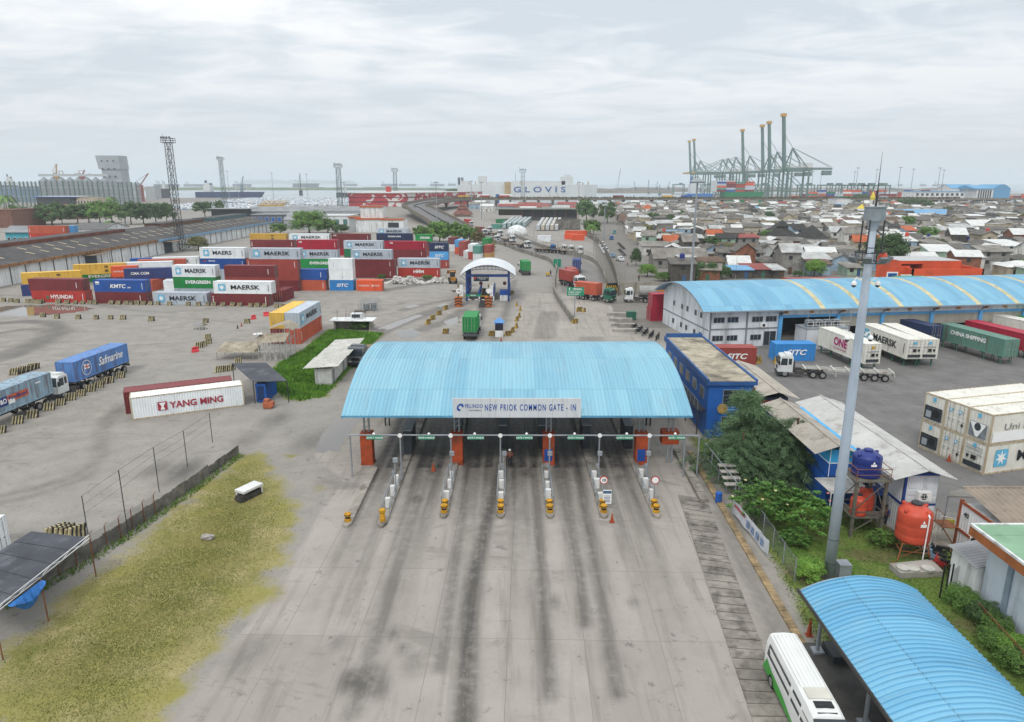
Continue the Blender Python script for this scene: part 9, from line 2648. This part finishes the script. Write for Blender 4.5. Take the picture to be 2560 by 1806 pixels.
for c,x0,x1,Y,z,lb in (('B',490,725,4200,22,'largest grey bulk carrier at anchor above the far island'),('B',1275,1420,5200,18,'long low ship at anchor above the red terminal'),('B',1430,1590,5600,16,'second long low ship at anchor above the red terminal'),('B',1710,1840,5400,17,'ship at anchor before the car-carrier stern'),('B',940,1065,5600,16,'small ship at anchor behind the lattice tower'),('B',1870,1935,6000,18,'small distant ship close to the car-carrier stern'),('A',1370,1600,3900,18,'grey ship at anchor behind the big dark lattice tower'),('A',1640,1830,5000,16,'pale ship at anchor beyond the island tip'),('A',2080,2250,4600,18,'ship with cranes at anchor behind the slim teal tower'),('C',85,150,6500,18,'tiny ship on the skyline before the car carrier'),('E',1175,1215,5600,14,'tiny ship on the skyline beyond the mast rod'),('E',1475,1640,5600,14,'long barge on the skyline behind the twin mast lamps'),('E',1365,1420,5600,14,'short barge on the skyline beside the mast lamps')):
 ship(c,x0,x1,Y,z,HB_,lb,.08,.12,16,masts=2)
Yg_=1010;X=lambda x,y:aty('C',x,y,Yg_)
a,b=X(155,380).x,X(1422,380).x;zt=X(700,295).z;L=b-a
t=TH('car_carrier','huge white slab-sided car carrier with blue lettering along its flank','ship',(a,Yg_+16,0))
hull(MB(),L,32,zt,.02).zB('hull',HW,t)
z0_,z1_=X(900,365).z,X(900,318).z
ltr('GLOVIS',(z1_-z0_)*1.5,M('ship lettering blue','#43619c',.6,.1),t,((X(660,340).x+X(1125,340).x)/2-a,-16.2,(z0_+z1_)/2),bold=.25,width=X(1125,340).x-X(660,340).x,sp=1.6)
for (x0,x1,ya,m,nm) in ((180,250,262,HW,'deck_house'),(335,412,218,HW,'deck_house'),(415,640,272,HW,'deck_rail_house'),(640,1130,262,HW,'deck_rail_house'),(1095,1200,222,HW,'bridge'),(1130,1180,205,HW,'bridge_mast'),(350,395,214,HW,'funnel_top')):
 e_=1.5 if nm in ('bridge_mast','funnel_top') else 0;MB().box(X(x0,0).x-a,X(x1,0).x-a,-14+e_,10-e_,zt,X(x0,ya).z).zB(nm,m,t)
MB().box(X(578,0).x-a,X(635,0).x-a,-16.4,-16.05,4,zt+4).zB('side_ramp',M('tan ramp','#b59a70',.7,.2,.05),t)
for x in (160,190):MB().box(X(x-8,0).x-a,X(x+6,0).x-a,-12,8,3,X(x,230).z).zB('stern_ramp_post',M('grey ship steel','#6f777d'),t)
for k in range(24):MB().box(L*(.05+.038*k),L*(.05+.038*k)+1.2,-13,-10,zt,zt+1.8+1.2*(k%3)).zB('deck_vent',M('buff vent','#b0946e'),t)
mb=MB();mb.bar((X(678,0).x-a,0,zt),(X(678,0).x-a,0,X(678,170).z),.5,.2);mb.zB('mast',SL,t)
for x0,x1,m,lb in ((232,330,'dkblue','blue quay container block below the ship stern'),(500,530,'blue','blue quay container block below the tan ramp'),(540,640,'white','white quay container block below the tan ramp'),(330,440,'white','white quay container block below the ship funnel')):
 p=aty('C',x0,400,920);q=aty('C',x1,400,920);MB_=MB().box(0,q.x-p.x,0,3,0,aty('C',x0,380,920).z);o=MB_.zB('quay_container',PT[m]);o.location=p.xy.to_3d();tag(o,lb,'container')
Yt=800;X=lambda x,y:aty('B',x,y,Yt);a,b=X(978,470).x,X(1480,470).x;zt=X(1200,372).z
t=TH('passenger_terminal','wide terminal building wrapped in red and white patterned cladding','terminal',(a,Yt,0),R_(0))
tm=NT('red and white cladding');vo=tm.n('ShaderNodeTexVoronoi');tm.t.links.new(tm.coord(scale=(.05,.05,.09)),vo.inputs['Vector']);vo.inputs['Scale'].default_value=1.2
tm.t.links.new(tm.mix(tm.math('GREATER_THAN',tm.noise(tm.coord(scale=(1,1,1.5)),.06,2,.5,1.5),.53),lin('#b3323a'),lin('#d8d4d0')),tm.b.inputs['Base Color'])
W=b-a;mb=MB();mb.prism([(0,0),(W,0),(X(1810,400).x-a+40,130),(8,130)],0,zt);mb.zB('cladding',tm.m,t)
for f in (.33,.66):MB().prism([(-.4,-.4),(W+.4,-.4),(X(1810,400).x-a+40.5,130),(7,130)],zt*f,zt*f+1.).zB('floor_line',M('dark red band','#6d2a30'),t)
MB().prism([(-1.5,-1.5),(W+1.5,-1.5),(X(1810,400).x-a+42,132),(6,132)],zt,zt+.8).zB('roof',M('terminal pale roof','#c4c0bc',.6,.1,.05),t)
MB().box(W*.5,W*.58,60,70,zt+.8,zt+7).zB('roof_tower',RED,t)
KCAR=[]
for k,m in enumerate((CARW,CARW,M('silver car paint','#b3b8bc',.3),M('grey car paint','#6f757a',.3),CARB,CARW)):
 mm=MB();mm.prism([(0,-.85),(4.2,-.85),(4.2,.85),(0,.85)],.25,.95);mm.add([(.6,-.75,.95),(3.3,-.75,.95),(3.3,.75,.95),(.6,.75,.95),(1.1,-.62,1.5),(2.5,-.62,1.5),(2.5,.62,1.5),(1.1,.62,1.5)],[(4,5,6,7),(0,1,5,4),(1,2,6,5),(2,3,7,6),(3,0,4,7)]);KCAR.append((mm,m,mm.mesh('parked_car',m)))
rc=random.Random(5);allc=[(x+rc.uniform(-.4,.4),y) for y in np.arange(705,1225,7.5) for x in np.arange(-395-(y-800)*.12,-105,3.1) if rc.random()<.86 and (int(x/55)+int(y/45))%7 and aty('s',0,0,y).x<x and not (y<930 and x>-150)]
colr=['white','white','silver','grey','blue-grey','white'];fc=[MB() for _ in range(1)][0]
allc.sort(key=lambda q:q[1])
for i,(x,y) in enumerate(allc):
 k=rc.randrange(6)
 if i<285:
  o=link('parked_car',KCAR[k][2]);o.location=(x,y,0);o.rotation_euler=(0,0,R_(88));tag(o,f'{colr[k]} car parked in the near rows of the far export car yard','car',f'{colr[k]} cars in the near rows of the car yard')
 else:fc.mat(k);fc.add([(x-v[1],y+v[0],v[2]) for v in KCAR[k][0].v],KCAR[k][0].f)
kind(fc.zB('distant_traffic_mass',[q[1] for q in KCAR]),'stuff')
EX=M('excavator yellow','#c39a34',.6,.15)
for k in range(12):
 p=aty('B',172+19*k,475,770);t=TH('excavator','yellow excavator with raised arm in the row at the car yard edge','excavator',(p.x,770,0),.4,'yellow excavators by the car yard')
 MB().box(-1.6,1.6,-1.4,1.4,0,1.).zB('tracks',BK,t);MB().box(-1.5,1.5,-1.3,1.3,1.,3.).zB('cab',EX,t);mb=MB();mb.bar((1.2,0,2),(4.2,0,7.2),.4);mb.bar((4.2,0,7.2),(6.8,0,3.4),.3);mb.zB('arm',EX,t)
Ys=930;X=lambda x,y:aty('A',x,y,Ys)
t=TH('silo_block','row of pale grain silos with conical tops and a conveyor bridge','silos',(X(360,560).x,Ys,0));SG=M('silo metal','#8f979b',.6,.15,.05)
w=(X(980,540).x-X(360,540).x);zs=X(600,545).z;zc=X(600,515).z
for k in range(8):mb=MB();r=w/16;mb.La([(r,0),(r,zs),(r*.15,zc)],(r*(2*k+1),0,0),20);mb.zB('silo',SG,t,True)
MB().box(0,w,-2,2,zc+1,zc+4).zB('conveyor',M('conveyor pale','#b9bec0',.6),t)
for x0,x1,y0 in ((400,430,480),(455,490,460),(600,640,482),(720,745,485)):mb=MB();a,b=X(x0,0).x-t.location.x,X(x1,0).x-t.location.x;[mb.bar((x_,0,zc+3),(x_,0,X(x0,y0).z),.5) for x_ in (a,b)];mb.bar((a,0,X(x0,y0).z),(b,0,X(x0,y0).z),.5);mb.zB('head_frame',M('frame grey tan','#8d7f6e'),t)
t=TH('elevator_tower','blocky grey concrete elevator tower with small windows above the silos','tower',(X(775,500).x,Ys+30,0));w=X(975,400).x-X(775,400).x;zt=X(850,312).z;zm=X(850,440).z
TW=M('pale tower concrete','#a3aaae',.8,.1,.03)
mb=MB();mb.add([(0,0,zm),(w,0,zm),(w,22,zm),(0,22,zm),(-w*.09,0,zt),(w*.97,0,zt),(w*.97,22,zt),(-w*.09,22,zt)],[(0,1,5,4),(1,2,6,5),(2,3,7,6),(3,0,4,7),(4,5,6,7),(3,2,1,0)]);mb.box(w*.1,w*.98,1,21,0,zm);mb.zB('shaft',TW,t)
for r_ in range(3):
 for k in range(3):MB().box(w*(.15+.27*k),w*(.15+.27*k)+2,-.25,.3,zt-8-10*r_,zt-6-10*r_).zB('window',GL,t)
for k,(x0,x1,yt) in enumerate(((-30,175,552),(180,360,552),(360,620,545),(620,830,545),(830,1060,550),(1060,1260,556))):
 Yn=800;a,b=aty('A',x0,600,Yn).x,aty('A',x1,600,Yn).x;zt=aty('A',300,yt,Yn).z;n=5
 t=TH('netting_wall',('tall green-posted dust netting wall, bay %s'%('at the picture edge','before the blue store','below the silo end','under the elevator tower','beside the crane gantry','nearest the rusty ship')[k]),'netting',(a,Yn,0))
 nm=NT('dust net %d'%k);nm.b.inputs['Base Color'].default_value=lin('#8d9398');nm.b.inputs['Alpha'].default_value=.35 if k<2 else .72
 MB().add([(0,0,4),(b-a,0,4),(b-a,0,zt-1),(0,0,zt-1)],[(0,1,2,3)]).zB('net',nm.m,t)
 for j in range(n):MB().box((b-a)*j/n-.5,(b-a)*j/n+.5,-1,.6,0,zt).zB('post',M('green grey post','#6b8078',.6),t)
 mb=MB();[mb.box(0,b-a,-.3,.1,zt*f,zt*f+.6) for f in (.4,.72)];mb.zB('rail',M('net rail','#a3a8a8'),t)
Bl('A',-60,360,700,600,60,'long blue-walled store behind the netting',M('blue store wall','#5b7fa3',.7),GRR,Y=1000);t=Bl('A',330,690,735,690,24,'petrol station with bright blue canopy edge below the netting',DK,WW,Y=700,over=2,edge=M('canopy blue','#2a63b0',.5));Bl('A',640,880,735,700,14,'cream arcade building below the netting',WL_['cream'],WL_['cream'],Y=700,wins=9);Bl('A',1310,1395,690,600,20,'plain grey tower block beside the rusty ship',GRW,GRW,Y=1150)
def jib(c,xb,yb,xt,yt,Y,label,m,r=1.):
 p,q=aty(c,xb,yb,Y),aty(c,xt,yt,Y);t=TH('harbour_crane',label,'crane',(p.x,Y,0));MB().box(-3,3,-3,3,0,p.z+1).zB('tower',m,t);mb=MB()
 for o in (-r,r):mb.bar((0,o,p.z),(q.x-p.x,o,q.z),r*.4)
 for k in range(8):f=k/8;mb.bar(((q.x-p.x)*f,-r,p.z+(q.z-p.z)*f),((q.x-p.x)*(f+.12),r,p.z+(q.z-p.z)*(f+.12)),r*.25)
 mb.bar((-4,0,p.z+6),(q.x-p.x,0,q.z),.25);mb.bar((0,0,p.z),(-4,0,p.z+6),.4);mb.zB('boom',m,t)
CRD=M('faded crane red','#a0544a',.6);CRG=M('crane grey','#6d7a80',.6);CRY=M('crane tan','#b58d52',.6)
for a_ in (('A',1255,590,1330,480,1000,'faded red jib crane leaning beyond the netting end',CRD),('A',1092,540,1140,465,1000,'faded red jib crane beside the gantry frame',CRD),('A',735,500,758,452,960,'small red jib behind the silo conveyor',CRD),('A',505,500,505,395,960,'tan boom crane standing behind the silos',CRY),('A',2165,590,2182,500,1900,'grey crawler crane beyond the slim teal tower',CRG),('B',545,350,536,195,1500,'black pile mast beside the island',HB_),('C',1585,355,1622,150,1900,'tall lattice crawler crane on the dredged bank',CRG),('C',1755,330,1742,265,1900,'short crawler crane on the dredged bank',CRG),('C',1873,370,1873,248,1700,'single pile mast in the basin',CRG),('C',1945,320,1955,265,2000,'pair-boom crane far on the dredged bank',CRG),('C',2050,320,2060,265,2000,'small crane far on the dredged bank',CRG),('C',1972,375,1972,295,1500,'thick blue-grey pile in the basin',CRG),('B',15,330,30,215,1700,'dark crane beside the blue ship funnel',CRG)):jib(*a_)
SGc=M('crane sage steel','#68807a',.55,.1,.03);TIP=M('crane tip yellow','#c79a4a',.6)
def sts(k,x,y,up,label):
 t=TH('quay_crane',label,'crane',(x,y,0),0,'ship-to-shore cranes on the quay')
 for fy in (-9,9):
  for fx in (-14,14):
   mb=MB();mb.bar((fx,fy,0),(fx,fy,44),1.8,1.3);mb.zB('leg',SGc,t)
  mb=MB();mb.bar((-14,fy,14),(14,fy,14),1.);mb.bar((14,fy,15),(-14,fy,40),.6);mb.bar((-14,fy,43),(-8,0,72),.9);mb.bar((14,fy,43),(-8,0,72),.6);mb.bar((46,fy*.4,47),(-8,0,72),.35);mb.bar((-8,0,70),(14,fy,43),.5);mb.zB('frame',SGc,t)
  mb=MB();mb.box(-17,47,fy*.4-.8,fy*.4+.8,43,46);mb.zB('girder',SGc,t)
  mb=MB()
  if up:mb.bar((-17,fy*.35,44),(-24,fy*.35,113),1.8,1.4);mb.bar((-8,0,72),(-20,fy*.35,88),.2)
  else:mb.box(-82,-17,fy*.35-.8,fy*.35+.8,43,45.6);mb.bar((-8,0,72),(-45,fy*.35,46),.35);mb.bar((-8,0,72),(-76,fy*.35,46),.35)
  mb.zB('boom',SGc,t)
 mb=MB()
 for fx in (-14,14):mb.bar((fx,-9,14),(fx,9,14),1.);mb.bar((fx,-9,3),(fx,9,3),1.2);mb.bar((fx,-9,43),(fx,9,43),.8)
 mb.zB('portal_beam',SGc,t)
 MB().box(4,20,-5,5,46,52).zB('machinery_house',HW,t)
 MB().box(-27,-21.5,-4.5,4.5,112,116).zB('boom_tip',TIP,t) if up else MB().box(-86,-82,-4,4,43,46).zB('boom_tip',TIP,t)
 MB().box(36,47,-4,4,36,42).zB('rear_cage',SGc,t)
def qy(x,Zc):return (CR['D'][0]+x/4.991-1280)/FPX*Zc
for k,(xa,Zc,up,lb) in enumerate(((1555,985,True,'nearest and biggest quay crane with its boom raised'),(1375,1105,True,'raised quay crane just beyond the biggest one'),(1290,1170,True,'second raised quay crane beyond the biggest one'),(1050,1265,True,'raised quay crane standing by the lowered three'),(885,1330,False,'lowered-boom quay crane nearest the raised ones'),(793,1400,False,'middle lowered-boom quay crane of three'),(727,1460,False,'farthest lowered-boom quay crane'),(462,1540,True,'raised quay crane next to the farthest one'),(405,1600,True,'farthest raised quay crane'))):
 sts(k,qy(xa,Zc)+8,Zc,up,lb)
def rtg(x,y,lb,s_=1.):
 t=TH('yard_crane',lb,'crane',(x,y,0),0,'rubber-tyred yard cranes');mb=MB()
 for fx in (-12,12):
  for fy in (-6,6):mb.bar((fx*s_,fy,0),(fx*s_,fy,21),.9)
  mb.bar((fx*s_,-6,2),(fx*s_,6,2),.9)
 for fy in (-6,6):mb.box(-13*s_,13*s_,fy-.8,fy+.8,21,23)
 mb.zB('frame',SGc,t);MB().box(2,8,-6,6,23,25.5).zB('trolley',SGc,t);MB().box(-10,-6,-7,-5,15,18).zB('cabin',HW,t)
for k,(c,x,Y) in enumerate((('E',580,1150),('E',660,1180),('E',770,1120),('E',850,1060),('E',940,1060),('E',1040,1020),('E',400,1200),('D',700,1350),('D',1380,1250),('C',2140,1650))):rtg(aty(c,x,300,Y).x,Y,('grey-green yard crane straddling the coloured container stacks','lone gantry crane at the basin edge before the quay cranes')[k==9])
rf3=random.Random(9);FB=MB().box(0,12.2,0,2.44,0,2.6).mesh('container',[PT['red']]);cl_=['maroon','red','rust','brown','dgreen','teal','white','grey','blue','orange','navy','maroon','brown'];stuffc=MB();cnt=0
rows=[(Y,x0,x1,nz) for Y,x0,x1,nz in ((1010,470,760,5),(1012,395,470,4),(985,620,800,3),(1040,420,700,6))]
for Y,x0,x1,nz in rows:
 x=x0
 while x<x1:
  for z in range(max(1,nz-rf3.randrange(3))):
   c_=rf3.choice(cl_)
   if cnt<170:cnt+=1;o=link('stacked_container',FB);setmat(o,PT[c_]);o.location=(x,Y,z*2.62);tag(o,f'{c_} container in the far terminal stacks below the yard cranes','container',f'{c_} containers in the far terminal stacks')
   else:stuffc.mat(cl_.index(c_));stuffc.box(x,x+12.2,Y,Y+2.44,z*2.62,z*2.62+2.6)
  x+=12.6
kind(stuffc.zB('terminal_containers',[PT[c_] for c_ in cl_]),'stuff')
p=aty('D',1000,1170,960);q=aty('D',1340,1170,960)
t=TH('container_ship','green-hulled feeder ship with grey deck house and mixed containers by the quay cranes','ship',(p.x-20,960,0));L=q.x-p.x;zt=aty('D',1100,1095,960).z
hull(MB(),L+20,24,zt,.25).zB('hull',HG,t);MB().box(L*.45,L*.95,-10,10,zt,zt+9).zB('hatch_block',GRW,t);MB().box(-12,L*.3,-11,11,zt,aty('D',950,960,960).z).zB('deck_house',HW,t);[MB().box(-10+12.4*i,2+12.4*i,-12,-9.5,zt+2.6*j,zt+2.6*j+2.5).zB('deck_container',PT[rf3.choice(cl_)],t) for i in range(4) for j in range(5)]
ship('D',420,760,1090,10,M('mid blue hull','#3f77b5',.6),'blue feeder ship with red containers beside the lowered cranes',.1,.2,20,masts=2,B=22)
Yh=900;X=lambda x,y:aty('T',x,y,Yh);t=TH('blue_hall','large far hall with arched blue roof and blue gable end','hall',(X(1570,330).x,Yh,0));w=X(1875,0).x-t.location.x;w2=X(2130,0).x-X(1875,0).x
zt,ze,zw=X(1700,140).z,X(1700,190).z,X(1700,205).z;HBm=M('hall blue','#5f9cc4',.6,.1,.03)
MB().box(0,w,0,40,0,zw).zB('wall',WW,t);[MB().box(w*(.1+.14*k),w*(.1+.14*k)+w*.07,-.4,0,2,zw-1).zB('tall_window',GL,t) for k in range(6)]
mb=MB();ar=[(w+w2*f,ze+(zt+1-ze)*math.sin(math.pi*f)) for f in np.linspace(0,1,12)];mb.add([(x,0,z) for x,z in ar]+[(x,40,z) for x,z in ar]+[(w,0,5),(w+w2,0,5)],[(i,i+1,13+i,12+i) for i in range(11)]+[tuple(range(12))+(25,24)]);mb.zB('arched_end',HBm,t)
MB().box(w,w+w2,.5,40,0,5).zB('end_base',WW,t);mb=MB();mb.extr([(-1,zw),(-1,ze),(20,zt),(41,ze),(41,zw)],-4,w);mb.zB('roof',HBm,t)
Bl('T',640,1390,340,240,30,'long white far store with blue framing beside the blue hall',WW,HBm,Y=880,wins=10,rows=2,edge=HBm);Bl('T',1180,1560,330,190,30,'smaller blue-roofed hall attached to the blue hall',WW,HBm,Y=930,gab=5);Bl('S',1690,1900,440,360,20,'white box store before the far container stacks',WW,GRR,Y=700)
for x,y,lb in ((825,140,'tall high-mast lamp of the terminal, nearest the yellow minaret'),(803,172,'shorter high-mast lamp paired by the yellow minaret'),(992,155,'high-mast lamp rising above the last yard crane'),(1192,135,'first high-mast lamp past the lightning rod'),(1305,150,'second high-mast lamp past the lightning rod'),(1535,140,'taller lamp of the pair before the blue hall'),(1570,158,'shorter lamp of the pair before the blue hall'),(275,190,'high-mast lamp behind the biggest quay crane leg'),(440,170,'high-mast lamp under the rear girder of the biggest crane'),(515,185,'high-mast lamp under the rear cage of the biggest crane')):Po('E',x,380,x,y,lb,Y=950 if x<600 or x>1100 else 1050)
# ------------------ air
mb=MB().box(-29000,29000,-550,39000,-1.5,135.)
hm=bpy.data.materials.new('air haze');hm.use_nodes=True
ht=hm.node_tree;ht.nodes.clear()
ho=ht.nodes.new('ShaderNodeOutputMaterial');pv=ht.nodes.new('ShaderNodeVolumePrincipled')
pv.inputs['Color'].default_value=(.86,.92,.97,1);pv.inputs['Density'].default_value=.00015
pv.inputs['Anisotropy'].default_value=.1
ht.links.new(pv.outputs[0],ho.inputs['Volume'])
kind(mb.zB('haze',hm),'stuff')
